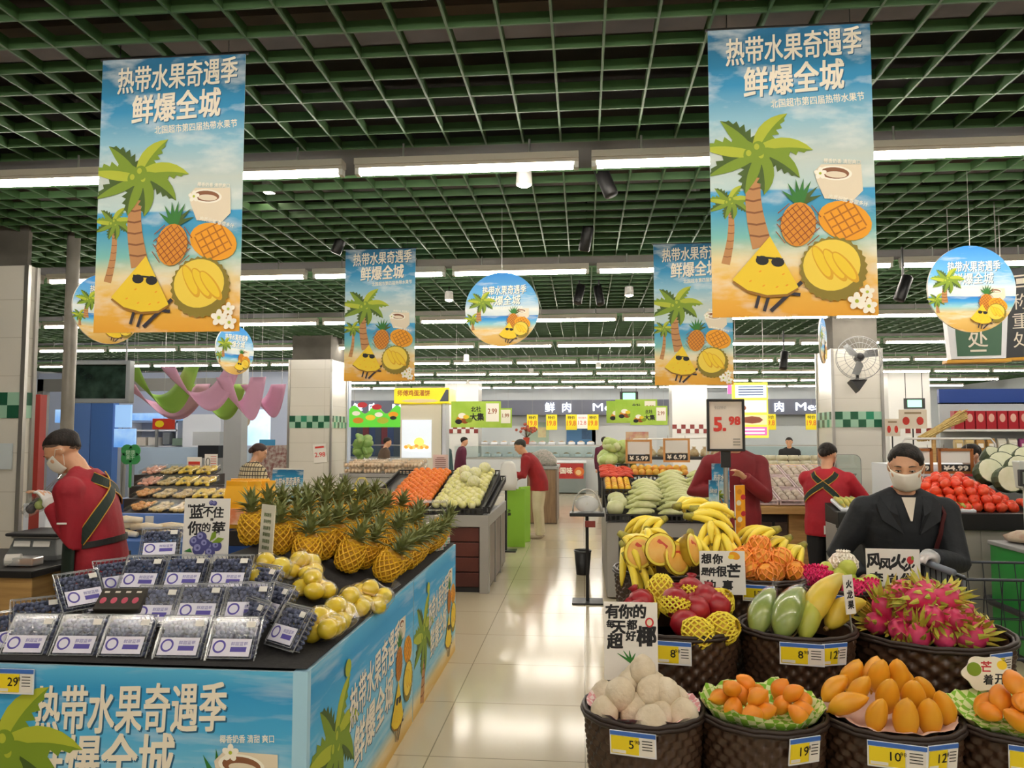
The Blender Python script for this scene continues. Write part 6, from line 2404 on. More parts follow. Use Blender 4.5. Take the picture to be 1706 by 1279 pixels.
for c_i, c_ in enumerate(cols):
    q = thing('snack_pack', 'x', 'pack')
    MB().loft([[Vector((sx * .055, sy * k, z)) for sx, sy in ((-1, -1), (1, -1), (1, 1), (-1, 1))] for k, z in ((.012, 0), (.035, .04), (.038, .15), (.01, .2))]).build('pouch', mat('pouch_%d' % c_i, c_, .35), q, bevel=.006)
    MB().box((0, -.036, .1), (.07, .01, .06)).build('label', m_paper, q)
    K = Kind(q)
    for z, row in ((1.38, 'second shelf from the top'), (1.08, 'third shelf from the top')):
        for i in range(2):
            K.put((sx0 + .08 + (c_i * 2 + i) * .145, 11.45, z), label='%s snack pouch on the %s at far right' % (('tan', 'brown', 'pale grey', 'purple', 'red', 'green', 'yellow', 'dark brown')[c_i], row), group='snack pouches ' + row + str(c_i))
# brooms bundle and white signs on the shelf end
t = thing('straw_brooms', 'fan of straw brooms left of the red boxes', 'brooms', at(1568, 716, 10.95))
b = MB()
for k in range(70):
    a = R.uniform(-.45, .3)
    b.tube([(-.25 + R.uniform(-.05, .05), R.uniform(-.08, .08), -.12 + R.uniform(-.03, .03)), (.1, R.uniform(-.1, .1), .1 + a * .12), (.3, R.uniform(-.12, .12), .22 + a * .2)], [.012, .01, .006], 5)
b.build('straw', mat('straw', '#b79a5c', .7, col2='#d2b878', nscale=20), t)['kind'] = 'stuff'
MB().tube([(-.1, 0, -.02), (-.12, 0, -1.70)], .03, 8).build('handles', m_wood, t)
bx('goods_block', 'dark shelf end of jars below the straw brooms', 'shelf', (at(1545, 720, 11.2).x, 11.2, 0), (at(1582, 720, 11.2).x - .03, 11.6, 1.45), mat('jar_brown', '#5a3a34', .4, col2='#8a6a5a', nscale=14))
for px, py, d, w_, h_, rz, lab in ((1487, 712, 9.3, .17, .2, .1, 'white card with red prints on a stem beside the right tiled column'), (1521, 698, 9.3, .3, .22, -.1, 'wide white card with red prints on a stem right of the tiled column')):
    q = at(px, py, d)
    t = thing('shelf_card', lab, 'sign', (q.x, d, q.z), (0, 0, rz))
    MB().box((0, .004, 0), (w_, .006, h_)).build('card', mat('cream_card2', '#e8dcc8', .6), t)
    b = MB()
    for s in (-.25, .25):
        b.ell((s * w_, -.001, -.02), (w_ * .13, .002, h_ * .22), 10, 5, m=0)
    b.box((0, -.001, h_ * .32), (w_ * .6, .002, h_ * .1), None, 1)
    b.build('print', [m_inkred, mat('tan_ink', '#a08a6a', .6)], t)
    MB().tube([(0, .012, h_ / 2 - .02), (0, .012, 1.3 - q.z)], .008, 6).build('stem', m_black, t)
q = at(1520, 660, 9.3)
bx('cooler_case', 'white open cooler below the stemmed cards right of the tiled column', 'cooler', (3.5, 9.15, 0), (5.2, 9.8, 1.3), m_white2)
q = at(1523, 672, 20)
t = thing('hanging_exit_sign', 'small green lit exit sign at the back right', 'sign', q)
MB().box((0, 0, 0), (.5, .05, .26)).build('case', m_charc, t)
MB().box((0, -.027, 0), (.34, .006, .18)).build('lit_panel', mat('exit_green', '#7fd6a8', .4, emit=1.2), t)
for s in (-.2, .2):
    MB().tube([(s, 0, .13), (s, 0, CEIL - q.z + .03)], .008, 5).build('stem', m_black, t)
hook(t, 0, CEIL - q.z + .03, 0)
t = dup(t, at(1048, 660, 21.5), (0, 0, 0), 'small green lit exit sign above the lime cards over the aisle')

# wall fan on the right column
p = at(1425, 597, 10.0)
t = thing('wall_fan', 'grey wall fan with a wire cage mounted high on the right tiled column', 'fan', (p.x, 9.85, p.z), (D(-8), 0, D(-6)))
b = MB()
for r_, y in ((.27, 0), (.27, .06), (.18, -.03), (.09, -.045)):
    b.tube([(r_ * math.cos(2 * PI * k / 32), y, r_ * math.sin(2 * PI * k / 32)) for k in range(32)], .004, 5, closed=True)
for k in range(28):
    a = 2 * PI * k / 28
    b.tube([(.04 * math.cos(a), -.05, .04 * math.sin(a)), (.16 * math.cos(a), -.035, .16 * math.sin(a)), (.27 * math.cos(a), .0, .27 * math.sin(a)), (.27 * math.cos(a), .06, .27 * math.sin(a))], .002, 4)
b.build('cage', m_grey, t)
b = MB()
for k in range(3):
    a = 2 * PI * k / 3 + .3
    u, v = Vector((math.cos(a), 0, math.sin(a))), Vector((-math.sin(a), 0, math.cos(a)))
    b.prism([u * .04 - v * .02, u * .22 - v * .05 + Vector((0, .02, 0)), u * .23 + v * .03 - Vector((0, .02, 0)), u * .1 + v * .06 - Vector((0, .01, 0)), u * .04 + v * .02], (0, .004, 0))
b.build('blades', mat('fan_blade', '#8d8f90', .4), t)
MB().lathe([(.001, -.05), (.045, -.04), (.055, .08), (.03, .14), (.001, .14)], 14, rot=(PI / 2, 0, 0), c=(0, .06, 0)).build('motor', m_charc, t, smooth=True)
MB().prism([(-.1, .1, -.26), (.1, .1, -.26), (.0, .1, -.4)], (0, .2, 0)).build('bracket', m_black, t)
MB().tube([(0, .15, -.05), (0, .18, -.3)], .02, 8).build('arm', m_black, t)

# hanging weighing-place signs at the right
p = at(1628, 545, 5.6)
t = thing('hanging_weigh_sign', 'green weighing place sign behind the right round sign', 'sign', p, (0, 0, D(-10)))
b = MB()
b.prism([(-.21, 0, .35), (.21, 0, .35), (.17, 0, -.22), (-.17, 0, -.22)][::-1], (0, .1, 0))
b.build('case', m_white2, t)
MB().prism([(-.15, -.003, .3), (.17, -.003, .3), (.14, -.003, -.2), (-.13, -.003, -.2)][::-1], (0, .004, 0)).build('green_face', mat('sign_green', '#3f6a50', .5), t)
b = MB()
put_text(b, '称', (0, .2), None, .12, 0, y=-.006)
put_text(b, '重', (0, .06), None, .12, 0, y=-.006)
put_text(b, '处', (0, -.08), None, .12, 0, bold=.01, y=-.006)
b.box((.0, -.006, -.165), (.1, .002, .014), None, 0)
b.build('characters', [m_inkpale], t)
MB().box((0, .05, -.235), (.4, .12, .02)).build('yellow_edge', mat('amber_edge', '#d9a02a', .5), t)
for s in (-.15, .15):
    MB().tube([(s, .05, .34), (s, .05, CEIL - p.z + .03)], .004, 5).build('cord', m_metal, t)
hook(t, 0, CEIL - p.z + .03, .05)
p = at(1702, 520, 5.9)
t = thing('hanging_weigh_sign', 'charcoal weighing place sign at the right edge of view', 'sign', p, (0, 0, D(-30)))
MB().box((0, .04, 0), (.34, .08, .66)).build('case', mat('sign_charcoal', '#3d4044', .5), t, bevel=.004)
b = MB()
for ch, z in (('称', .08), ('重', -.06), ('处', -.2)):
    put_text(b, ch, (-.0, z), None, .115, 0, y=-.002)
b.box((0, -.002, .27), (.24, .002, .012), None, 0).box((0, -.002, .19), (.24, .002, .012), None, 0)
put_text(b, 'a', (-.02, .23), None, .05, 0, bold=.02, y=-.002) if False else b.box((0, -.002, .23), (.05, .002, .04), None, 0)
b.build('characters', [m_inkpale], t)
MB().box((0, .04, -.34), (.36, .1, .02)).build('yellow_edge', MATS['amber_edge'], t)
for s in (-.12, .12):
    MB().tube([(s, .04, .33), (s, .04, CEIL - p.z + .03)], .004, 5).build('cord', m_metal, t)
hook(t, 0, CEIL - p.z + .03, .04)

# monitor and paper streamers at the left
p = at(167, 636, 8.6)
t = thing('hanging_monitor', 'dark monitor in a clear-edged case hanging at the left', 'monitor', p, (0, 0, D(6)))
b = MB()
for s in (-1, 1):
    b.box((s * .35, 0, 0), (.05, .12, .5)).box((0, 0, s * .225), (.7, .12, .05))
b.build('case', mat('clear_grey_case', '#8a9094', .3), t, bevel=.006)
MB().box((0, .02, 0), (.66, .06, .42)).build('screen', mat('dark_screen', '#0d1a18', .12, col2='#31463c', nscale=5), t)
for s in (-.3, .3):
    MB().tube([(s, 0, .24), (s, 0, CEIL - p.z + .03)], .012, 6).build('stem', m_grey, t)
hook(t, 0, CEIL - p.z + .03, 0)
m_pinkp, m_greenp = mat('pink_paper', '#d3a0bc', .6), mat('green_paper', '#8fb84e', .6)
for i, (px0, px1, y0, y1, d, m, lab) in enumerate(((232, 330, 612, 672, 9.4, m_greenp, 'green paper streamer loop at the left of the hanging streamers'), (292, 400, 610, 668, 9.3, m_pinkp, 'pink paper streamer loop in the middle of the hanging streamers'),
                                                  (225, 350, 640, 684, 9.8, m_pinkp, 'low pink paper streamer behind the green loop'), (330, 410, 640, 684, 9.9, m_greenp, 'green paper streamer behind the middle pink loop'),
                                                  (385, 442, 628, 684, 9.3, m_pinkp, 'narrow pink paper streamer hanging lowest at the right'), (425, 476, 640, 680, 9.7, m_pinkp, 'pink paper streamer at the right end near the tiled column'))):
    P0, P1 = at(px0, y0, d), at(px1, y1, d)
    wv = .16
    b = MB()
    w_, h_ = P1.x - P0.x, P0.z - P1.z

    def fn(u, v):
        s = u * 2 - 1
        return Vector((w_ / 2 * s - v * .22, .12 * math.sin(PI * u) + .04 * v, h_ * (s * s) + v * .05 * (1 - abs(s)) * 0 + (-.14 * v if abs(s) > 2 else 0) - h_ + (v - .5) * .24 * (1 - s * s)))
    b.grid(20, 4, fn)
    t = thing('hanging_streamer', lab, 'streamer', ((P0.x + P1.x) / 2, d, P0.z))
    b.build('paper', m, t, smooth=True, solid=.004)
    for sx in (-1, 1):
        MB().tube([(sx * w_ * .48 - .06, .03, -.01), (sx * w_ * .48 - .06, .03, CEIL + .04 - P0.z)], .002, 4).build('cord', m_metal, t)
        hook(t, sx * w_ * .48 - .06, CEIL + .03 - P0.z, .03)

# blue shop front at the left back
m_blue = mat('shop_blue', '#6288d0', .4)
m_blued = mat('shop_deep_blue', '#4a74bc', .4)
YB2 = 15.0


def fx(px, y=YB2):
    return at(px, 700, y).x


b = MB()
zt = at(0, 632, YB2).z
for a_, c_, m in ((60, 70, 2), (120, 150, 0), (152, 188, 1)):
    b.box2((fx(a_), YB2, 0), (fx(c_), YB2 + .2, zt), m)
b.box2((fx(60), YB2, at(0, 652, YB2).z), (fx(385), YB2 + .2, zt), 2)
b.box2((fx(373), YB2, 0), (fx(402), YB2 + .3, zt + .3), 3)
struct(b.build('wall_shopfront', [m_blue, m_blued, m_grey, mat('light_grey_post', '#9fa2a6', .5)]))
struct(MB().box2((fx(60) - 3, 18.6, 0), (fx(490), 18.8, 3.2)).build('wall_shop', mat('shop_wall', '#c4cee6', .5)))


def shop_item(name, label, cat, px0, px1, py0, py1, d, m, th=.06, extra=None, leg=None):
    P0, P1 = at(px0, py0, d), at(px1, py1, d)
    t = thing(name, label, cat, ((P0.x + P1.x) / 2, d, (P0.z + P1.z) / 2))
    w_, h_ = P1.x - P0.x, P0.z - P1.z
    MB().box((0, th / 2, 0), (w_, th, h_)).build('panel', m, t, bevel=.004)
    if extra:
        extra(t, w_, h_)
    if leg:
        zf = (P0.z + P1.z) / 2
        MB().box((0, th / 2 + .001, (-zf - h_ / 2) / 2), (w_ * leg, th * .9, zf - h_ / 2)).build('plinth' if leg > .3 else 'leg', m_grey, t)
    return t


def txt(s, h, m, dz=0, dx=0, bold=.02):
    def f(t, w_, h_):
        b = MB()
        put_text(b, s, (dx * w_, dz * h_), None, h, 0, bold=bold, y=-.003)
        b.build('print', [m], t)
    return f


m_litblue = mat('lit_blue_panel', '#9fc4ee', .4, emit=.4, col2='#5f96dc', nscale=2)
m_litcyan = mat('lit_cyan_panel', '#dbeefa', .4, emit=.45, col2='#b8dcf2', nscale=1.5)
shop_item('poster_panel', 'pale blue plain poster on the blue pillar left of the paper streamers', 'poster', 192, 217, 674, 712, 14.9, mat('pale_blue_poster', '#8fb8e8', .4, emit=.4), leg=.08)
shop_item('poster_panel', 'blue winter picture board below the pale blue poster', 'poster', 190, 224, 714, 745, 14.9, m_litblue, leg=.08)
shop_item('poster_panel', 'lit blue header board in the shop behind the pillars', 'lit sign', 92, 138, 682, 704, 17.5, m_litblue, leg=.08)
shop_item('poster_panel', 'lit blue header strip in the shop behind the red hanging card', 'lit sign', 217, 305, 688, 700, 18.0, m_litblue, leg=.04)
shop_item('hanging_red_card', 'red hanging card with a yellow print under the paper streamers', 'sign', 254, 291, 697, 715, 10.5, mat('red_card', '#c43a2c', .5), .01,
          lambda t, w_, h_: (MB().ell((-.06, -.003, 0), (.07, .003, .05), 12, 5).build('yellow_print', m_yellow, t), MB().tube([(0, .005, h_ / 2), (0, .005, CEIL + .03 - t.location.z)], .003, 4).build('cord', m_metal, t), hook(t, 0, CEIL + .03 - t.location.z)))
shop_item('shop_cabinet', 'white tall cabinet in the shop behind the dried fruit stand', 'cabinet', 305, 366, 690, 800, 18.0, m_white2, .3, leg=.95)
shop_item('oven', 'grey control cabinet with dark oven front in the shop', 'oven', 321, 366, 719, 742, 16.5, mat('oven_grey', '#b0b3b6', .4), .4,
          lambda t, w_, h_: (MB().box((.04, .2, -h_ * .95), (w_ * .75, .35, h_ * .9)).build('dark_front', m_black, t), MB().box((0, .2, (-h_ * 1.4 - t.location.z) / 2), (w_, .36, t.location.z - h_ * 1.4)).build('stand', m_grey, t)))
shop_item('light_box', 'glowing white poster box left of the tiled column', 'lit sign', 401, 447, 682, 742, 16.0, m_litcyan, .1,
          lambda t, w_, h_: (MB().ell((-w_ * .3, -.006, h_ * .2), (.1, .005, .14), 12, 6).build('picture', mat('cake_brown', '#b8a890', .5), t), MB().box((0, .05, (-h_ / 2 - t.location.z) / 2), (.1, .1, t.location.z - h_ / 2)).build('leg', m_grey, t)))
for k, (px0, px1, py0, py1, c_, lab) in enumerate(((228, 242, 728, 742, '#dcd2c8', 'cream box on the shop shelf, first from left'), (247, 264, 728, 742, '#e0dcd8', 'white box on the shop shelf, second from left'), (271, 282, 720, 740, '#7d8288', 'grey appliance on the shop shelf'), (287, 304, 730, 742, '#7f9484', 'green-grey box on the shop shelf, right end'))):
    shop_item('shop_box', lab, 'box', px0, px1, py0, py1, 18.1, mat('shopbox_%d' % k, c_, .5), .25)
t = thing('shop_shelf', 'white wall shelves in the shop behind the blue pillars', 'shelf', (fx(262, 18.3), 18.4, 0))
for py in (703, 717, 743, 760):
    MB().box((0, 0, at(0, py, 18.3).z), (1.25, .5, .04)).build('shelf_board', m_white2, t)
for s in (-.6, .6):
    MB().box((s, 0, 1.05), (.04, .5, 2.1)).build('upright', m_white2, t)
shop_item('shop_counter', 'pale blue glass counter in the shop', 'counter', 225, 400, 745, 800, 16.9, mat('counter_pale_blue', '#b4c8dc', .3), .5, leg=.97)
shop_item('goods_rack', 'rack of packed red and white goods behind the woman in plaid', 'rack', 432, 481, 742, 800, 13.5, mat('packed_goods', '#b8b0aa', .5, col2='#7e4c4a', nscale=16), .5, leg=.97)
shop_item('poster_panel', 'small blue board standing on the goods rack behind the woman in plaid', 'sign', 432, 458, 732, 742, 13.55, mat('teal_blue', '#3f8fc0', .5), .02)
o = MB().lathe([(.001, 0), (.13, 0), (.16, .02)], 8, rot=(PI / 2, 0, 0)).build('x', m_black) if False else None
b = MB()
p = at(213, 757, 7.2)
t = thing('clover_sign', 'green clover-shaped sign on a stem above the dried fruit stand', 'sign', (p.x, 7.25, p.z))
for k in range(4):
    a = PI / 4 + k * PI / 2
    b.lathe([(.06, 0), (.06, .012)], 18, rot=(PI / 2, 0, 0), c=(.055 * math.cos(a), .006, .055 * math.sin(a)))
b.lathe([(.06, 0), (.06, .0122)], 18, rot=(PI / 2, 0, 0), c=(0, .006, 0))
b.build('clover', mat('clover_green', '#2f8a4a', .5), t)
b = MB()
put_text(b, '健康', (0, .02), .1, None, 0, y=-.008)
put_text(b, '果干', (0, -.03), .09, None, 0, y=-.008)
b.build('print', [mat('pale_green_ink', '#bfe0c8', .6)], t)
MB().tube([(0, .0, -.08), (0, 0, 1.12 - p.z)], .014, 8).build('stem', MATS['clover_green'], t)

# dried fruit stand
dx0, dx1 = at(190, 860, 6.9).x, at(446, 860, 6.9).x
ds = thing('dried_fruit_stand', 'blue-edged tiered stand of boxed dried fruit behind the berry stand', 'display stand')
MB().box2((dx0, 7.0, 0), (dx1, 7.66, .78)).build('body', mat('stand_blue_dark', '#274a86', .5), ds)
MB().box2((dx0 - .5, 7.66, 0), (dx0 + .5, 8.4, .97)).build('body', MATS['stand_blue_dark'], ds)
MB().box2((dx0, 6.92, .79), (dx1, 6.98, .9)).build('blue_edge', m_blue, ds, bevel=.004)
MB().box2((dx0, 6.98, .40), (dx1, 7.02, .46)).build('lower_edge', m_blue, ds)
for k in range(4):
    MB().box2((dx0 - .17 * k, 6.96 + k * .36, .80 + k * .1 - .02), (dx1 - .17 * k if k < 2 else dx0 + .85 - .17 * k, 7.34 + k * .36, .90 + k * .1)).build('step', mat('dark_step', '#2f2624', .6), ds)
for k in range(3):
    MB().box2((dx0 + .3 + k * .45, 6.912, .81), (dx0 + .38 + k * .45, 6.922, .88)).build('price_strip', m_yellow if k % 2 else m_paper, ds)
packs = (('orange slices', '#e89a4a', '#f0b86a'), ('mixed dried fruit', '#c9a45c', '#e2cf9a'), ('yellow candy', '#eec22c', '#f4d860'), ('red dates', '#b0605a', '#d8a8a0'), ('orange chips', '#ec8a34', '#f2b04a'), ('pink flowers', '#e89a80', '#f2c0a8'))
for ci, (nm, c1, c2_) in enumerate(packs):
    q = thing('dried_fruit_box', 'x', 'box')
    MB().box((0, 0, .012), (.2, .27, .024)).build('tray', m_black, q, bevel=.004)
    b = MB()
    for k in range(30):
        b.ell((R.uniform(-.08, .08), R.uniform(-.115, .115), .035 + R.uniform(0, .018)), (.022, .028, .016), 7, 5, rot=(0, 0, R.uniform(0, 3)))
    b.build('contents', mat('dried_%d' % ci, c1, .5, col2=c2_, nscale=25), q, smooth=True)['kind'] = 'stuff'
    MB().box((0, 0, .045), (.2, .27, .05)).build('clear_lid', m_clear2, q, bevel=.008)
    packs_k = Kind(q)
    for row in range(4):
        for col in range(7):
            x = dx0 + .12 + col * .205
            want = (0, 1, 1, 2, 2, 3, 4)[col] if row < 2 else (5, 1, 2, 2, 4, 3, 4)[col]
            if want == ci and x < dx1 - .08:
                if (row == 0 and col in (3, 4)) or (row > 1 and col > 3):
                    continue
                packs_k.put((x - .17 * row, 7.15 + row * .36, .905 + row * .1), (D(14), 0, 0), 'clear-lidded box of %s on the dried fruit stand, %s' % (nm, ('front step', 'second step', 'third step', 'rear step')[row]), 'dried fruit boxes %s %d' % (nm, row))
# long bagged rolls on the lower blue shelf
q = MB().tube([(-.14, 0, 0), (0, 0, .01), (.14, 0, 0)], [.025, .035, .025], 8).build('long_loaf', mat('loaf_cream', '#d8c29c', .5, col2='#e8dcc4', nscale=12), smooth=True)
tag(q, 'x', 'bread')
K = Kind(q)
for i in range(7):
    K.put((at(225, 0, 6.6).x + (i % 3) * .2, 6.72 + (i % 2) * .06, .74 + (i // 3) * .06), (0, 0, .1 * (i - 3)), 'pale bagged loaf on the low table in front of the dried fruit stand', 'bagged loaves')
bx('low_table', 'low blue table of bagged loaves behind the worker at left', 'table', (dx0, 6.5, 0), (dx0 + 1.0, 6.88, .705), m_blued)
# juice pouches beside the blueberry sign
q = thing('juice_pouch', 'x', 'pouch')
b = MB()
b.loft([[Vector((sx * w_, sy * k, z)) for sx, sy in ((-1, -1), (1, -1), (1, 1), (-1, 1))] for w_, k, z in ((.07, .02, 0), (.075, .03, .05), (.075, .028, .15), (.07, .006, .24), (.07, .004, .27))])
b.build('pouch', mat('amber_pouch', '#efa71e', .3, col2='#f4bf3c', nscale=5), q, bevel=.006)
MB().box((0, -.028, .07), (.13, .012, .09)).build('label', mat('peach_label', '#e88a5c', .5, col2='#efd0b0', nscale=14), q)
K = Kind(q)
for i, (px, d) in enumerate(((392, 4.9), (415, 4.9), (437, 4.95), (400, 5.15), (428, 5.15))):
    pz = at(px, 930, d)
    K.put((pz.x, d, 1.03), (0, 0, R.uniform(-.2, .2)), ('amber juice pouch right beside the blueberry sign', 'amber juice pouch in the middle of the pouch row', 'amber juice pouch next to the slim cream sign', 'amber juice pouch in the back row, left', 'amber juice pouch in the back row, right')[i], scale=(1.1, 1.1, 1.15))
bx('pouch_crate', 'dark crate under the amber juice pouches', 'crate', (-2.27, 4.8, .93), (-2.0, 5.28, 1.028), m_crate)
bx('low_table', 'plain low table carrying the pouch crate behind the berry stand', 'table', (at(380, 930, 5).x - .0, 4.78, 0), (at(447, 930, 5).x, 5.3, .698), m_charc) if False else None
for px, py, w_, h_, txt_, lab, c_ in ((322, 771, .17, .13, '新品', 'white card with a red band above the dried fruit boxes', 0), (350, 768, .15, .16, '零糖', 'white card with fine lines right of the red band card', 1)):
    p = at(px, py, 8.4)
    t = thing('shelf_card', lab, 'sign', (p.x, 8.42, p.z))
    MB().box((0, .004, 0), (w_, .006, h_)).build('card', m_paper, t)
    b = MB()
    b.box((0, -.001, -.01), (w_ * .8, .002, h_ * .4), None, 0) if c_ == 0 else [b.box((w_ * .2, -.001, .05 - k * .025), (w_ * .45, .002, .006), None, 0) for k in range(5)] and b.tube([(-.035 + .022 * math.cos(2 * PI * k / 16), -.001, -.01 + .045 * math.sin(2 * PI * k / 16)) for k in range(16)], .004, 4, 1, closed=True)
    b.build('print', [m_inkred, m_charc], t)
    MB().tube([(0, .01, -h_ / 2 + .02), (0, .01, 1.18 - p.z)], .006, 6).build('stem', m_metal, t)

# worker's counter with scale at the left
wc = thing('service_counter', 'pale wood counter with a black top at the left edge', 'counter')
wx1 = at(130, 960, 4.5).x
MB().box2((-4.1, 4.25, 0), (at(52, 1000, 4.25).x, 5.0, .82)).build('body', m_wood, wc, bevel=.006)
MB().box2((-4.12, 4.2, .82), (at(55, 1000, 4.25).x + .02, 5.02, .86)).build('black_top', m_black, wc, bevel=.004)
MB().box2((at(52, 1000, 4.25).x, 4.55, 0), (wx1 - .0, 5.0, .81)).build('wood_side', m_wood, wc, bevel=.006)
MB().box2((at(55, 1000, 4.25).x + .02, 4.5, .82), (wx1 + .02, 5.02, .86)).build('black_top_end', m_black, wc, bevel=.004)
p = at(58, 940, 4.6)
t = thing('counter_scale', 'grey counter scale with two white labels on the wood counter', 'scale', (p.x, 4.72, .86))
MB().loft([[Vector((sx * w_, sy * k, z)) for sx, sy in ((-1, -1), (1, -1), (1, 1), (-1, 1))] for w_, k, z in ((.17, .16, 0), (.17, .16, .03), (.14, .13, .13))]).build('body', mat('scale_grey', '#6d7070', .4), t, bevel=.006)
MB().box((0, 0, .155), (.36, .32, .02)).build('platter', m_charc, t, bevel=.008)
MB().box((0, 0, .143), (.3, .28, .02)).build('platter_mount', m_metal, t)
for s in (-.07, .06):
    MB().box((s, -.146, .1), (.11, .006, .035), (-.25, 0, 0)).build('label', m_paper, t)
p = at(32, 962, 4.35)
t = thing('fruit_box', 'small clear box of orange fruit on the wood counter', 'box', (p.x, 4.38, .862))
b = MB()
for k in range(10):
    b.ell((-.07 + (k % 5) * .035, -.02 + (k // 5) * .04, .02), .018, 8, 6)
b.build('fruit', mat('amber_fruit', '#d8923a', .5), t, smooth=True)['kind'] = 'stuff'
MB().box((0, 0, .027), (.19, .1, .05)).build('clear_shell', m_frost, t, bevel=.008)
t = thing('printer_box', 'white printer housing with a red side panel behind the counter scale', 'printer', (at(68, 880, 4.95).x, 4.95, .862))
MB().box((0, 0, .16), (.16, .14, .32)).build('housing', m_white2, t, bevel=.006)
MB().box((.0, -.072, .17), (.07, .006, .24)).build('red_panel', mat('brick_red', '#a8433a', .5), t)
o = bx('red_post', 'red painted post behind the worker at left', 'post', (at(50, 700, 7.4).x, 7.4, 0), (at(66, 700, 7.4).x, 7.5, 2.05), mat('red_post_paint', '#a83a34', .5))
p = at(5, 930, 4.3)
o = MB().lathe([(.001, -.04), (.035, -.04), (.035, .04), (.001, .04)], 16, rot=(0, PI / 2, .4)).build('paper_roll', m_paper, smooth=False)
tag(o, 'white paper roll at the left edge on the wood counter', 'paper roll', loc=(p.x + .02, 4.36, .897))
# tissue sheet on the left column
p = at(4, 760, 5.58)
o = tag(MB().box((0, 0, 0), (.12, .012, .2)).build('wall_notice', mat('pale_notice', '#cfd8dc', .5)), 'pale notice hanging on the near left tiled column', 'notice', loc=(p.x + .02, 5.58, p.z))
# notice on the left tiled column
p = at(533, 755, 12.18)
t = thing('wall_notice', 'white price notice with red digits taped on the left tiled column', 'notice', (p.x, 12.185, p.z), (0, D(-5), 0))
MB().box((0, 0, 0), (.22, .012, .3)).build('sheet', m_paper, t)
b = MB()
put_text(b, '2.98', (0, -.02), .17, None, 0, bold=.02, y=-.008)
b.box((0, -.008, .1), (.15, .001, .03), None, 0)
b.build('print', [m_inkred], t)
# leafy plant behind the left column
t = thing('leafy_vegetable', 'tall leafy green vegetable heap beside the left tiled column', 'plant', (at(592, 780, 12.0).x, 12.4, 0))
MB().box((0, 0, .6), (.3, .3, 1.2)).build('stand', m_base, t)
b = MB()
for k in range(24):
    a = R.uniform(0, 6.3)
    b.ell((.08 * math.cos(a), .08 * math.sin(a), 1.25 + R.uniform(0, .35)), (.1, .03, .07), 7, 5, rot=(R.uniform(-.6, .6), R.uniform(-.6, .6), a))
b.build('leaves', mat('leaf_mid', '#6f9a4a', .5, col2='#a3bd74', nscale=7), t, smooth=True)
# ---------------------------------------------------------------- people
m_skin = mat('skin', '#d6a583', .5, col2='#cf9a78', nscale=6, sss=.1)
m_hair = mat('black_hair', '#15110f', .6, col2='#2a211c', nscale=60, stretch=(1, 1, .3), bump=.5, bscale=120, spec=.3)
m_fade = mat('hair_fade', '#57463b', .8, col2='#6b574a', nscale=60)
m_mask = mat('surgical_mask', '#e3dfd4', .7)
m_eyew = mat('eye_white', '#e8e2da', .3)
m_eyed = mat('eye_dark', '#1c120d', .25)
m_brow = mat('brow', '#231813', .7)
m_red = mat('red_jacket', '#a31226', .7, col2='#8e0e20', nscale=5, bump=.25, bscale=30)
m_apron = mat('dark_green_apron', '#12231a', .7, col2='#17291f', nscale=5)
m_trou = mat('black_trousers', '#17171a', .7)
m_edge = mat('gold_piping', '#c9962a', .6)
m_glove = mat_clear('thin_glove', '#f2f0ec', .25, .25, haze=.45)
m_shoe = mat('dark_shoe', '#26221f', .5)


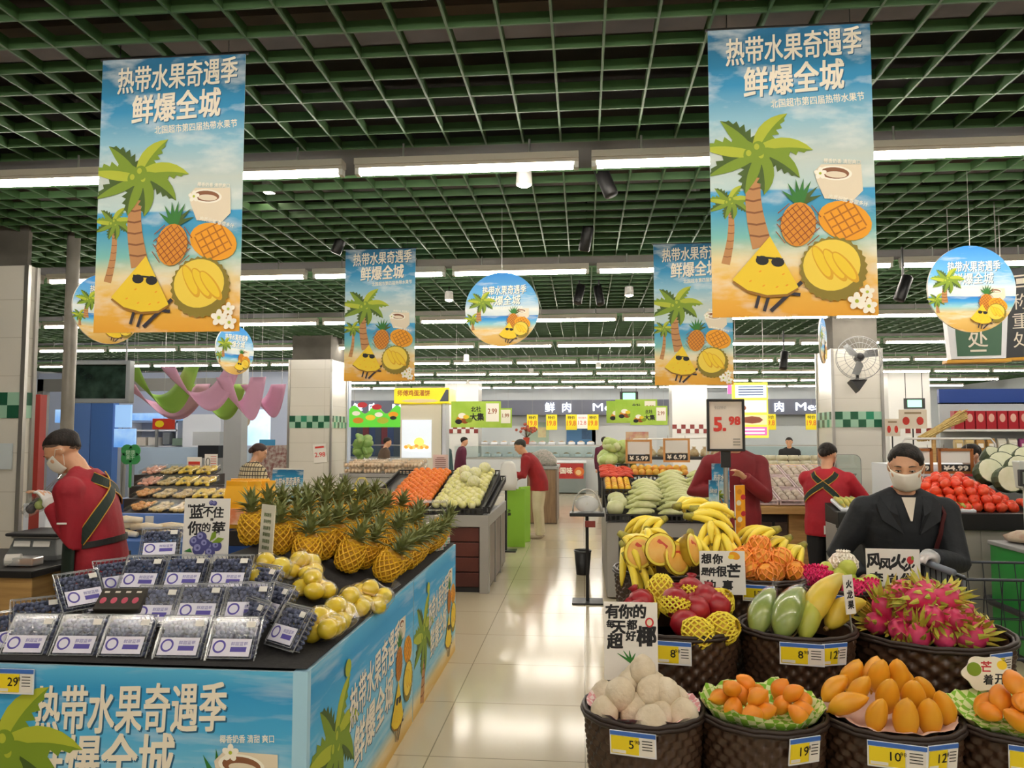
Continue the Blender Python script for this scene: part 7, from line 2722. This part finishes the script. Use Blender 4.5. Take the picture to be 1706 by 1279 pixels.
class P:
    """a standing person; facing local +Y, feet on z = 0; lengths in parts of the height"""
    def __init__(s, name_label, loc, face, h, lean=0.0, head=(0, 0), handL=None, handR=None, jacket=None, trousers=None, hem=-.06, vox=.014, hair='short', mask=False, width=1.0, spread=.055, eyes=True, sleeve=1.0, elbowL=None, elbowR=None, shoe=None, hairm=None, roll=0, fing=True):
        s.h, s.vox = h, vox
        s.t = thing('person', name_label, 'person', loc, (0, 0, face - PI / 2))
        s.lean, s.w = lean, width
        s.hem = hem
        body = MB()
        # spine
        S = [(-.035, .086, .066), (.02, .098, .076), (.08, .09, .066), (.15, .096, .066), (.22, .106, .07), (.275, .104, .06), (.305, .078, .046), (.328, .036, .034)]
        s.S = S
        s.rings(body, S, 0)
        nb, d = s.spine(.325)
        hp = s.lean * .55 + head[0]
        # head frame
        s.neck = nb
        hd = Vector((math.sin(head[1]) * .0, math.sin(hp * .75), math.cos(hp * .75)))
        hc = nb + hd * .088 * h + Vector((0, .012 * h, 0))
        s.H = Matrix.Translation(hc) @ Matrix.Rotation(head[1], 4, 'Z') @ Matrix.Rotation(-hp, 4, 'X') @ Matrix.Rotation(roll, 4, 'Y') @ Matrix.Scale(h * .064, 4)
        body.tube([nb - d * .02 * h, nb + hd * .03 * h, hc - hd * .03 * h], [.036 * h, .033 * h, .034 * h], 10)
        body.T = s.H
        for c, r in (((0, -.1, .22), (.74, .92, .80)), ((0, .18, -.25), (.62, .66, .68)), ((0, .34, -.62), (.42, .42, .36)), ((0, .86, -.12), (.13, .2, .2)), ((0, .78, .1), (.09, .15, .28)), ((0, .72, .3), (.46, .16, .12)), ((0, .74, -.48), (.26, .14, .1)), ((0, .66, -.85), (.24, .2, .16))):
            body.ell(c, r, 14, 10)
        for sx in (-1, 1):
            body.ell((sx * .76, -.08, -.08), (.09, .2, .28), 8, 6, rot=(0, 0, sx * .3))
            body.ell((sx * .42, .55, -.2), (.24, .22, .22), 8, 6)
        body.T = None
        # legs
        s.legs = []
        for sx in (-1, 1):
            hip = Vector((sx * .05 * h, 0, .5 * h))
            kn = Vector((sx * (spread + .002) * h, .012 * h, .275 * h))
            an = Vector((sx * spread * h, -.008 * h, .045 * h))
            s.legs.append((hip, kn, an))
            body.tube([hip, hip.lerp(kn, .5), kn, kn.lerp(an, .35), an], [.056 * h, .05 * h, .036 * h, .036 * h, .022 * h], 10)
            body.ell(an + Vector((0, .04 * h, -.026 * h)), (.026 * h, .072 * h, .02 * h), 10, 6)
        # arms
        s.arms = []
        for sx, T, eb in ((-1, handL, elbowL), (1, handR, elbowR)):
            sh, dd = s.spine(.283)
            sh = sh + Vector((sx * .1 * h * width, 0, -.012 * h))
            if T is None:
                T = sh + Vector((sx * .03 * h, .02 * h, -.32 * h))
            else:
                T = Vector(T)
            u, f = .168 * h, .15 * h
            v = T - sh
            L = min(v.length, (u + f) * .995)
            v.normalize()
            T = sh + v * L
            a = (u * u - f * f + L * L) / (2 * L)
            hh = math.sqrt(max(0, u * u - a * a))
            hint = Vector(eb) if eb else Vector((sx * .7, -.4, -.8))
            hint = (hint - v * hint.dot(v)).normalized()
            el = sh + v * a + hint * hh
            s.arms.append((sh, el, T))
            body.tube([sh - Vector((sx * .04 * h, 0, .005 * h)), sh, sh.lerp(el, .5), el, el.lerp(T, .4), T], [.028 * h, .033 * h, .032 * h, .026 * h, .025 * h, .017 * h], 10)
            if fing:
                s.hand(body, T, (T - el).normalized(), sx)
            else:
                body.ell(T + (T - el).normalized() * .04 * h, .024 * h, 8, 6)
        s.body = skin(body, vox, 'body', m_skin, s.t, 3)
        # face
        if eyes:
            for sx in (-1, 1):
                e = MB()
                e.T = s.H
                e.ell((sx * .3, .75, .06), (.13, .06, .045), 10, 6, m=0)
                e.ell((sx * .3, .795, .052), (.055, .025, .042), 8, 5, m=1)
                e.tube([(sx * .17, .79, .085), (sx * .3, .82, .115), (sx * .43, .76, .085)], .018, 5, 1)
                e.build('eye', [m_eyew, m_eyed], s.t, smooth=True)
                e = MB()
                e.T = s.H
                e.tube([(sx * .15, .83, .3), (sx * .3, .83, .335), (sx * .48, .72, .29)], [.022, .026, .012], 6)
                e.build('eyebrow', m_brow, s.t, smooth=True)
        if mask:
            e = MB()
            e.T = s.H
            n, k = 14, 8

            def mf(u, v):
                a = (u - .5) * 2.5
                z = .0 - v * .95
                bulge = 1.02 + .12 * math.sin(PI * v) - .16 * v * v
                return Vector((math.sin(a) * .70 * (1 - .12 * v), .12 + math.cos(a) * .82 * bulge * (1 - .05 * v) * (1 + .09 * math.exp(-(a * 2.2) ** 2)), z + .012 * math.sin(v * 22)))
            e.grid(n, k, mf)
            o = e.build('mask', m_mask, s.t, smooth=True, solid=.003)
            e = MB()
            e.T = s.H
            for sx in (-1, 1):
                e.tube([(sx * .66, .36, -.1), (sx * .8, .05, .12), (sx * .84, -.2, -.05), (sx * .74, .0, -.4), (sx * .62, .3, -.75)], .018, 5)
            e.build('ear_loop', m_mask, s.t)
        # hair
        hm = hairm or m_hair
        for nm, hmat, shift, thick in ((('fade', m_fade, -.13, .165), ('hair', hm, 0, .21)) if hair == 'short' else (('hair', hm, 0, .22),)):
            e = MB()
            e.T = s.H
            n, k = 26, 16
            rings = []
            for i in range(k + 1):
                ph = PI * i / k
                ring = []
                for j in range(n):
                    a = 2 * PI * j / n
                    z = math.cos(ph)
                    rd = math.sin(ph) if z > 0 else math.sin(ph) ** .45 * (1 + .3 * z)
                    x, y = rd * math.cos(a), rd * math.sin(a)
                    front = max(0, y)
                    low = shift + {'short': -.86, 'bun': -.86, 'long': -.86}[hair]
                    line = low + (.5 - low) * clamp((y + .6) / 1.2, 0, 1) ** .8
                    line += shift
                    if hair != 'short' and y > 0:
                        line += (.1 - .6 * (x - .12) ** 2) * clamp(y * 3, 0, 1)
                    f = clamp((z - line) / .16, 0, 1)
                    q = .84 + thick * f * f * (3 - 2 * f)
                    q += .025 * noise.noise((x * 6, y * 6, z * 4)) + (.03 if hair != 'short' and z > 0 else 0) * f
                    ring.append(Vector((x * .76 * q, -.1 + y * .95 * q, .22 + z * .84 * q)))
                rings.append(ring)
            e.loft(rings[1:-1])
            if hair == 'bun':
                e.ell((0, -.98, -.15), (.36, .3, .42), 12, 8)
            e.build('hair' if nm == 'hair' else 'short_hair_fade', hmat, s.t, smooth=True)
        # clothes
        if trousers:
            b = MB()
            s.rings(b, [(-.04, .088, .068), (.02, .1, .078), (.085, .093, .07)], .008)
            for hip, kn, an in s.legs:
                b.tube([hip + Vector((0, 0, .02 * h)), hip.lerp(kn, .5), kn, kn.lerp(an, .5), an - Vector((0, 0, .012 * h))], [.062 * h, .058 * h, .047 * h, .044 * h, .042 * h], 12)
            skin(b, max(vox, .011), 'trousers', trousers, s.t, 3)
        if jacket:
            b = MB()
            st_ = [(hem, .1, .08)] if hem < -.04 else []
            st_ += [(max(hem, -.035) + .0, .102, .08), (.03, .104, .08), (.08, .098, .074), (.15, .103, .074), (.22, .112, .077), (.275, .108, .066), (.305, .083, .054), (.326, .045, .043)]
            s.rings(b, st_, .008)
            for sh, el, T in s.arms:
                w_ = el.lerp(T, sleeve)
                b.tube([sh + Vector((-sh.x * .55, 0, -.005 * h)), sh + Vector((-sh.x * .12, 0, -.002 * h)), sh.lerp(el, .14), sh.lerp(el, .5), el, el.lerp(w_, .5), w_], [.042 * h, .047 * h, .047 * h, .042 * h, .038 * h, .034 * h, .03 * h], 12)
                b.ell(sh.lerp(el, .03), .05 * h, 12, 8)
                b.tube([s.spine(.318)[0] + Vector((sh.x * .2, 0, 0)), sh + Vector((0, 0, .012 * h))], [.034 * h, .026 * h], 10)
            s.jk = skin(b, max(vox, .01), 'jacket', jacket, s.t, 3)
        if shoe is not False:
            for hip, kn, an in s.legs:
                MB().ell(an + Vector((0, .042 * h, -.025 * h)), (.031 * h, .08 * h, .024 * h), 12, 8).build('shoe', shoe or m_shoe, s.t, smooth=True)

    def spine(s, q):
        """point and direction of the spine q heights above the pelvis"""
        h, n = s.h, 12
        p = Vector((0, 0, .5 * h))
        d = Vector((0, 0, 1))
        if q <= 0:
            return p + Vector((0, 0, q * h)), d
        for i in range(n):
            t = (i + .5) / n * q
            a = s.lean * clamp(t / .16, 0, 1)
            d = Vector((0, math.sin(a), math.cos(a)))
            p = p + d * (q * h / n)
        return p, d

    def surf(s, q, th, off=.012):
        """point on the clothed trunk; th 0 = right side, 90 = front, 270 = back"""
        p, d = s.spine(q)
        rx, ry = .1, .07
        for (a, ra, rb), (c, rc, rd) in zip(s.S[:-1], s.S[1:]):
            if a <= q <= c:
                f = (q - a) / (c - a)
                rx, ry = ra + (rc - ra) * f, rb + (rd - rb) * f
        rx = (rx * s.w + off) * s.h
        ry = (ry + off) * s.h
        f = Vector((0, d.z, -d.y))
        return p + Vector((math.cos(th) * rx, 0, 0)) + f * (math.sin(th) * ry)

    def rings(s, b, st_, off, n=18):
        rs = []
        for q, rx, ry in st_:
            p, d = s.spine(q)
            f = Vector((0, d.z, -d.y))
            rs.append([p + Vector((math.cos(2 * PI * j / n) * (rx * s.w + off) * s.h, 0, 0)) + f * (math.sin(2 * PI * j / n) * (ry + off) * s.h) for j in range(n)])
        b.loft(rs)

    def hand(s, b, T, d, sx):
        h = s.h / 1.7
        up = Vector((0, 0, 1))
        side = d.cross(up)
        side = side.normalized() if side.length > .1 else Vector((1, 0, 0))
        palm_n = side.cross(d).normalized()
        rot = Matrix((side, d, palm_n)).transposed()
        b.ell(T + d * .045 * h, (.04 * h, .052 * h, .018 * h), 10, 8, rot=rot)
        for i, L in enumerate((.062, .074, .07, .054)):
            o = (i - 1.5) * .021 * h
            p0 = T + d * .078 * h + side * o
            p1 = p0 + d * L * .45 * h - palm_n * .006 * h
            p2 = p1 + (d * .8 - palm_n * .6).normalized() * L * .32 * h
            p3 = p2 + (d * .35 - palm_n * .9).normalized() * L * .3 * h
            b.tube([p0 - d * .02 * h, p0, p1, p2, p3], [.0095 * h, .0095 * h, .009 * h, .0085 * h, .007 * h], 8)
        q = -1 if sx > 0 else 1
        p0 = T + d * .02 * h + side * q * .03 * h
        b.tube([p0, p0 + (d * .6 + side * q * .8 - palm_n * .3).normalized() * .035 * h, p0 + (d * 1.0 + side * q * .6 - palm_n * .6).normalized() * .065 * h], [.013 * h, .0115 * h, .009 * h], 8)

    def strap(s, name, pts, w_, m, edge=None, off=.02):
        """webbing laid over the back along (height, angle) points"""
        P3 = []
        n = 18
        for i in range(n + 1):
            f = i / n * (len(pts) - 1)
            k = min(int(f), len(pts) - 2)
            g = f - k
            q = pts[k][0] + (pts[k + 1][0] - pts[k][0]) * g
            th = D(pts[k][1] + (pts[k + 1][1] - pts[k][1]) * g)
            P3.append((s.surf(q, th, off), (s.surf(q, th, off + .05) - s.surf(q, th, off)).normalized()))
        b = MB()
        L, Rr = [], []
        for i, (p, nn) in enumerate(P3):
            t = (P3[min(i + 1, n)][0] - P3[max(i - 1, 0)][0]).normalized()
            sd = t.cross(nn).normalized() * w_ / 2
            L.append(p + sd)
            Rr.append(p - sd)
        vs = L + Rr
        b.add(vs, [(i, i + 1, n + 2 + i, n + 1 + i) for i in range(n)])
        o = b.build(name, m, s.t, solid=.006)
        if edge:
            b = MB()
            b.tube(L, .004, 5)
            b.tube(Rr, .004, 5)
            b.build('piping', edge, o)
        return o

    def local(s, p):
        return Matrix(s.t.matrix_basis).inverted() @ Vector(p)


def local_of(loc, face, p):
    return (Matrix.Translation(loc) @ Matrix.Rotation(face - PI / 2, 4, 'Z')).inverted() @ Vector(p)


# worker at the left, side-on, head bent over a fruit box he holds
p = at(150, 900, 4.35)
loc, face = (p.x + .06, 4.35, 0), D(192)
hL = local_of(loc, face, at(88, 843, 4.18))
hR = local_of(loc, face, at(84, 838, 4.42))
A = P('worker in a red jacket and dark apron at left, head bent over a fruit box', loc, face, 1.74, D(16), (D(34), D(4)), hL, hR, m_red, m_trou, -.09, .0085, 'short', True, 1.12, elbowL=(-.3, -.6, -.8), elbowR=(.3, -.5, -.9))
A.strap('apron_strap', [(.30, 285), (.24, 268), (.16, 215), (.10, 175)], .06, m_apron, m_edge)
A.strap('apron_strap', [(.295, 235), (.27, 255), (.24, 285), (.2, 320)], .06, m_apron, m_edge)
A.strap('apron_belt', [(.085, 175), (.085, 220), (.085, 270), (.085, 350)], .035, m_black)
b = MB()
b.grid(16, 14, lambda u, v: A.surf(.10 - v * .0, D(20 + u * 150), .028) + Vector((0, .02 * v, -v * .80)))
b.build('apron', m_apron, A.t, smooth=True, solid=.006)
b = MB()
q = A.arms[0]
b.tube([q[0].lerp(q[1], .62) + Vector((-.075, -.0, 0)), q[0].lerp(q[1], .62) + Vector((-.07, .05, 0))], .006, 6)
b.build('sleeve_stripe', m_paper, A.t)
for sgn, q in ((0, A.arms[0]),):
    d = (q[2] - q[1]).normalized()
    MB().tube([q[2] - d * .05, q[2] - d * .02], [.036, .034], 14).build('wristband', m_black, A.t, smooth=True)
# glove over the near hand
b = MB()
A.hand(b, q[2], d, -1)
b.tube([q[2] - d * .02, q[2] + d * .04], [.036, .045], 12)
skin(b, .006, 'glove', mat('white_glove', '#d8d6d2', .5), A.t, 3)
# the box he holds
p = at(78, 832, 4.3)
t = thing('held_fruit_box', 'clear fruit box held in the gloved hands of the worker at left', 'box', p, (D(20), D(-25), D(10)))
MB().box((0, 0, 0), (.24, .17, .07)).build('clear_box', m_clear, t, bevel=.012)
MB().box((0, 0, .045), (.25, .18, .012), (0, D(-20), 0)).build('lid', m_clear, t, bevel=.004)
b = MB()
for k in range(12):
    b.ell((-.08 + (k % 4) * .053, -.05 + (k // 4) * .05, -.002), (.028, .026, .028), 8, 6, m=k % 2)
b.build('fruit', [mat('dark_fruit', '#3b3a44', .5), mat('green_fruit', '#9aae5c', .5)], t, smooth=True)['kind'] = 'stuff'

# woman in the dark coat holding a cart handle
m_coat = mat('navy_coat', '#101318', .75, col2='#161a20', nscale=6, bump=.3, bscale=30)
p = at(1505, 900, 4.2)
loc, face = (p.x, 4.2, 0), D(262)
hR_ = local_of(loc, face, at(1440, 965, 4.0))
hL_ = local_of(loc, face, at(1553, 930, 3.86))
B_ = P('woman in a navy coat and pale mask at right, looking down over the fruit baskets', loc, face, 1.63, D(6), (D(16), D(-16)), hL_, hR_, m_coat, m_trou, -.22, .0085, 'bun', True, 1.12, sleeve=.97)
b = MB()
for sx in (-1, 1):
    pts = [(B_.surf(.318, D(90 + sx * -70), .02)), (B_.surf(.30, D(90 + sx * -48), .034)), (B_.surf(.255, D(90 + sx * -34), .03)), (B_.surf(.215, D(90 + sx * -9), .022)), (B_.surf(.27, D(90 + sx * -14), .024)), (B_.surf(.322, D(90 + sx * -38), .012))]
    cen = sum(pts, Vector()) / len(pts)
    b = MB()
    b.add(pts + [cen + Vector((0, .01, 0))], [(i, (i + 1) % 6, 6) for i in range(6)])
    b.build('collar_lapel', m_coat, B_.t, solid=.012)
b = MB()
b.add([B_.surf(.322, D(106), .02), B_.surf(.322, D(74), .02), B_.surf(.255, D(89), .0235), B_.surf(.255, D(91), .0235)], [(0, 1, 2, 3)])
b.build('undershirt', mat('cream_knit', '#d8cdbd', .7), B_.t, solid=.004)
B_.strap('bag_strap', [(.302, 140), (.25, 128), (.15, 118), (.05, 125)], .024, mat('maroon_strap', '#4a1a1c', .5), off=.027)
for k in range(3):
    MB().ell(B_.surf(.14 - k * .07, D(86), .022), (.011, .006, .011), 10, 6).build('button', m_black, B_.t)
b = MB()
q = B_.arms[0]
d = (q[2] - q[1]).normalized()
B_.hand(b, q[2], d, -1)
b.tube([q[2] - d * .03, q[2] + d * .04], [.03, .042], 12)
for c_ in (0,):
    b.v = [tuple(Vector(v) + (Vector(v) - (q[2] + d * .05)) * .06) for v in b.v]
skin(b, .006, 'clear_glove', m_glove, B_.t, 3)

# shopping cart she pushes
hp = at(1553, 938, 3.82)
t = thing('shopping_cart', 'dark wire shopping cart pushed by the woman in the navy coat', 'cart', (hp.x + .02, 3.82, 0), (0, 0, D(-90)))
b = MB()
zt, zb = hp.z - .03, hp.z - .38
x0, x1, y0, y1 = -.24, .24, .02, .62
for z, k in ((zt, 1.0), (zb, .8)):
    b.tube([(x0 * k, y0, z), (x1 * k, y0, z), (x1 * k, y1, z), (x0 * k, y1, z)], .007, 6, closed=True)
for i in range(9):
    f = i / 8
    for (xa, ya, xb2, yb2) in ((x0, y0, x1, y0), (x0, y1, x1, y1), (x0, y0, x0, y1), (x1, y0, x1, y1)):
        xx, yy = xa + (xb2 - xa) * f, ya + (yb2 - ya) * f
        b.tube([(xx, yy, zt), (xx * .8, yy, zb)], .0025, 4)
for z in (.25, .5, .75):
    k = 1 - .2 * z
    zz = zt + (zb - zt) * z
    b.tube([(x0 * k, y0, zz), (x1 * k, y0, zz), (x1 * k, y1, zz), (x0 * k, y1, zz)], .0025, 4, closed=True)
b.build('wire_basket', mat('dark_wire', '#2c3038', .35, .6), t)
MB().tube([(-.25, -.04, zt + .03), (.25, -.04, zt + .03)], .016, 10).build('handle', mat('slate_handle', '#6d7480', .4), t, smooth=True)
MB().box((0, .03, zt - .05), (.4, .012, .12)).build('front_plate', mat('plate_grey', '#8d949c', .35), t, bevel=.004)
for sx in (-1, 1):
    MB().tube([(sx * .22, -.04, zt + .03), (sx * .21, .05, zb), (sx * .2, .05, .12)], .011, 8).build('frame_leg', MATS['dark_wire'], t)
    MB().tube([(sx * .2, .05, .14), (sx * .2, .62, .12)], .011, 8).build('lower_rail', MATS['dark_wire'], t)
    for yy in (.05, .6):
        MB().lathe([(.001, -.012), (.055, -.012), (.055, .012), (.001, .012)], 14, rot=(0, PI / 2, 0), c=(sx * .2, yy, .058)).build('wheel', m_black, t)

# worker in a bright red jacket seen from behind
p = at(1378, 800, 7.3)
m_red2 = mat('bright_red_jacket', '#b81326', .7, col2='#a31024', nscale=5, bump=.2, bscale=30)
loc, face = (p.x, 7.35, 0), D(62)
C_ = P('worker in a bright red jacket with crossed dark straps, seen from behind', loc, face, 1.6, D(10), (D(18), D(-12)), local_of(loc, face, (p.x + .2, 7.75, 1.03)), local_of(loc, face, (p.x + .42, 7.55, 1.03)), m_red2, m_trou, -.05, .012, 'bun', True, 1.1)
C_.strap('apron_strap', [(.30, 235), (.25, 258), (.17, 300), (.10, 340)], .05, m_apron, m_edge)
C_.strap('apron_strap', [(.30, 305), (.25, 282), (.2, 250), (.14, 205)], .05, m_apron, m_edge)
q = C_.surf(-.01, D(285), .02)
MB().box(q, (.09, .012, .075), (0, 0, D(12))).build('label_patch', m_paper, C_.t)
b = MB()
b.grid(6, 6, lambda u, v: C_.surf(.09 - v * .16, D(-30 + u * 50), .024))
b.build('apron_flap', m_apron, C_.t, smooth=True, solid=.006)

# shopper bending at the lime boards
p = at(878, 893, 12.2)
loc, face = (p.x + .19, 12.3, 0), D(176)
E_ = P('shopper in a red sweater and beige trousers bending over the lime boards', loc, face, 1.66, D(34), (D(12), 0), local_of(loc, face, at(850, 790, 12.1)), local_of(loc, face, at(848, 800, 12.5)), mat('red_sweater', '#9c1a20', .8, col2='#8a151c', nscale=6), mat('beige_trousers', '#cfc3a6', .8, col2='#c4b796', nscale=5), -.05, .015, 'short', False, 1.08, shoe=mat('pale_shoe', '#b8a898', .6), hairm=mat('grey_black_hair', '#2c2c26', .6))
# worker facing the camera behind the price board
p = at(1238, 800, 8.3)
loc, face = (at(1224, 800, 6.9).x, 6.9, 0), D(262)
F_ = P('worker in a dark red jacket facing the viewer, head hidden behind the price board', loc, face, 1.8, D(4), (D(22), D(10)), local_of(loc, face, at(1240, 795, 6.6)), local_of(loc, face, at(1192, 815, 6.75)), mat('dark_red_jacket', '#80101c', .7, col2='#731019', nscale=5), m_trou, -.06, .012, 'short', False, 1.1)
b = MB()
b.box(F_.surf(.22, D(62), .022), (.05, .008, .02), (0, -.5, 0))
b.build('chest_badge', m_paper, F_.t)
# woman in plaid at the dried fruit
m_plaid = mat_tiles('plaid_cloth', '#d8c8a4', '#3c332b', .05, .05, .8, .006, col2='#cbb68c', vec='z')
p = at(412, 800, 9.0)
loc, face = (p.x, 9.0, 0), D(50)
G_ = P('woman in a black and cream plaid shirt standing behind the dried fruit stand', loc, face, 1.57, D(12), (D(20), D(-20)), None, local_of(loc, face, (p.x + .38, 9.1, 1.0)), m_plaid, m_trou, -.08, .013, 'bun', False, 1.12, hairm=mat('brown_hair', '#3a2019', .5))
# worker leaning at the right behind the tomatoes
p = at(1632, 770, 8.3)
loc, face = (p.x + .1, 8.35, 0), D(200)
H_ = P('worker with a ponytail in a red jacket leaning behind the tomato counter', loc, face, 1.6, D(22), (D(14), 0), local_of(loc, face, at(1565, 815, 8.15)), None, m_red2, m_trou, -.05, .013, 'bun', True, 1.1)
# second head behind
p = at(1612, 765, 9.3)
loc, face = (p.x - .1, 8.8, 0), D(190)
P('person in red further behind the leaning worker at the right', loc, face, 1.57, D(8), (D(10), 0), None, None, m_red2, m_trou, -.05, .016, 'short', False, 1.0, fing=False)
# distant people
m_plum = mat('plum_jacket', '#5c1d38', .8)
p = at(1006, 812, 20.0)
P('distant person in a plum jacket walking beyond the gourd counter', (at(1006, 760, 20.0).x, 20.0, 0), D(70), 1.6, D(4), (0, 0), None, None, m_plum, m_trou, -.08, .018, 'short', False, 1.05, fing=False)
m_olive = mat('olive_coat', '#5c4a3c', .8)
m_teal = mat('teal_vest', '#2f4c50', .8)
for px, d, face, jm, lab in ((637, 17.0, 30, m_olive, 'distant person in an olive coat left of the kiosk'), (745, 18.0, 160, m_teal, 'distant person in a teal vest right of the kiosk'), (766, 19.0, 20, m_plum, 'distant person in plum behind the checked bundle right of the kiosk'), (1316, 18.5, 250, m_trou, 'distant person in black beyond the mushroom stand')):
    P(lab, (at(px, 760, d).x, d, 0), D(face), 1.6, D(10), (D(10), 0), None, None, jm, m_trou, -.08, .02, 'short', False, 1.05, fing=False)
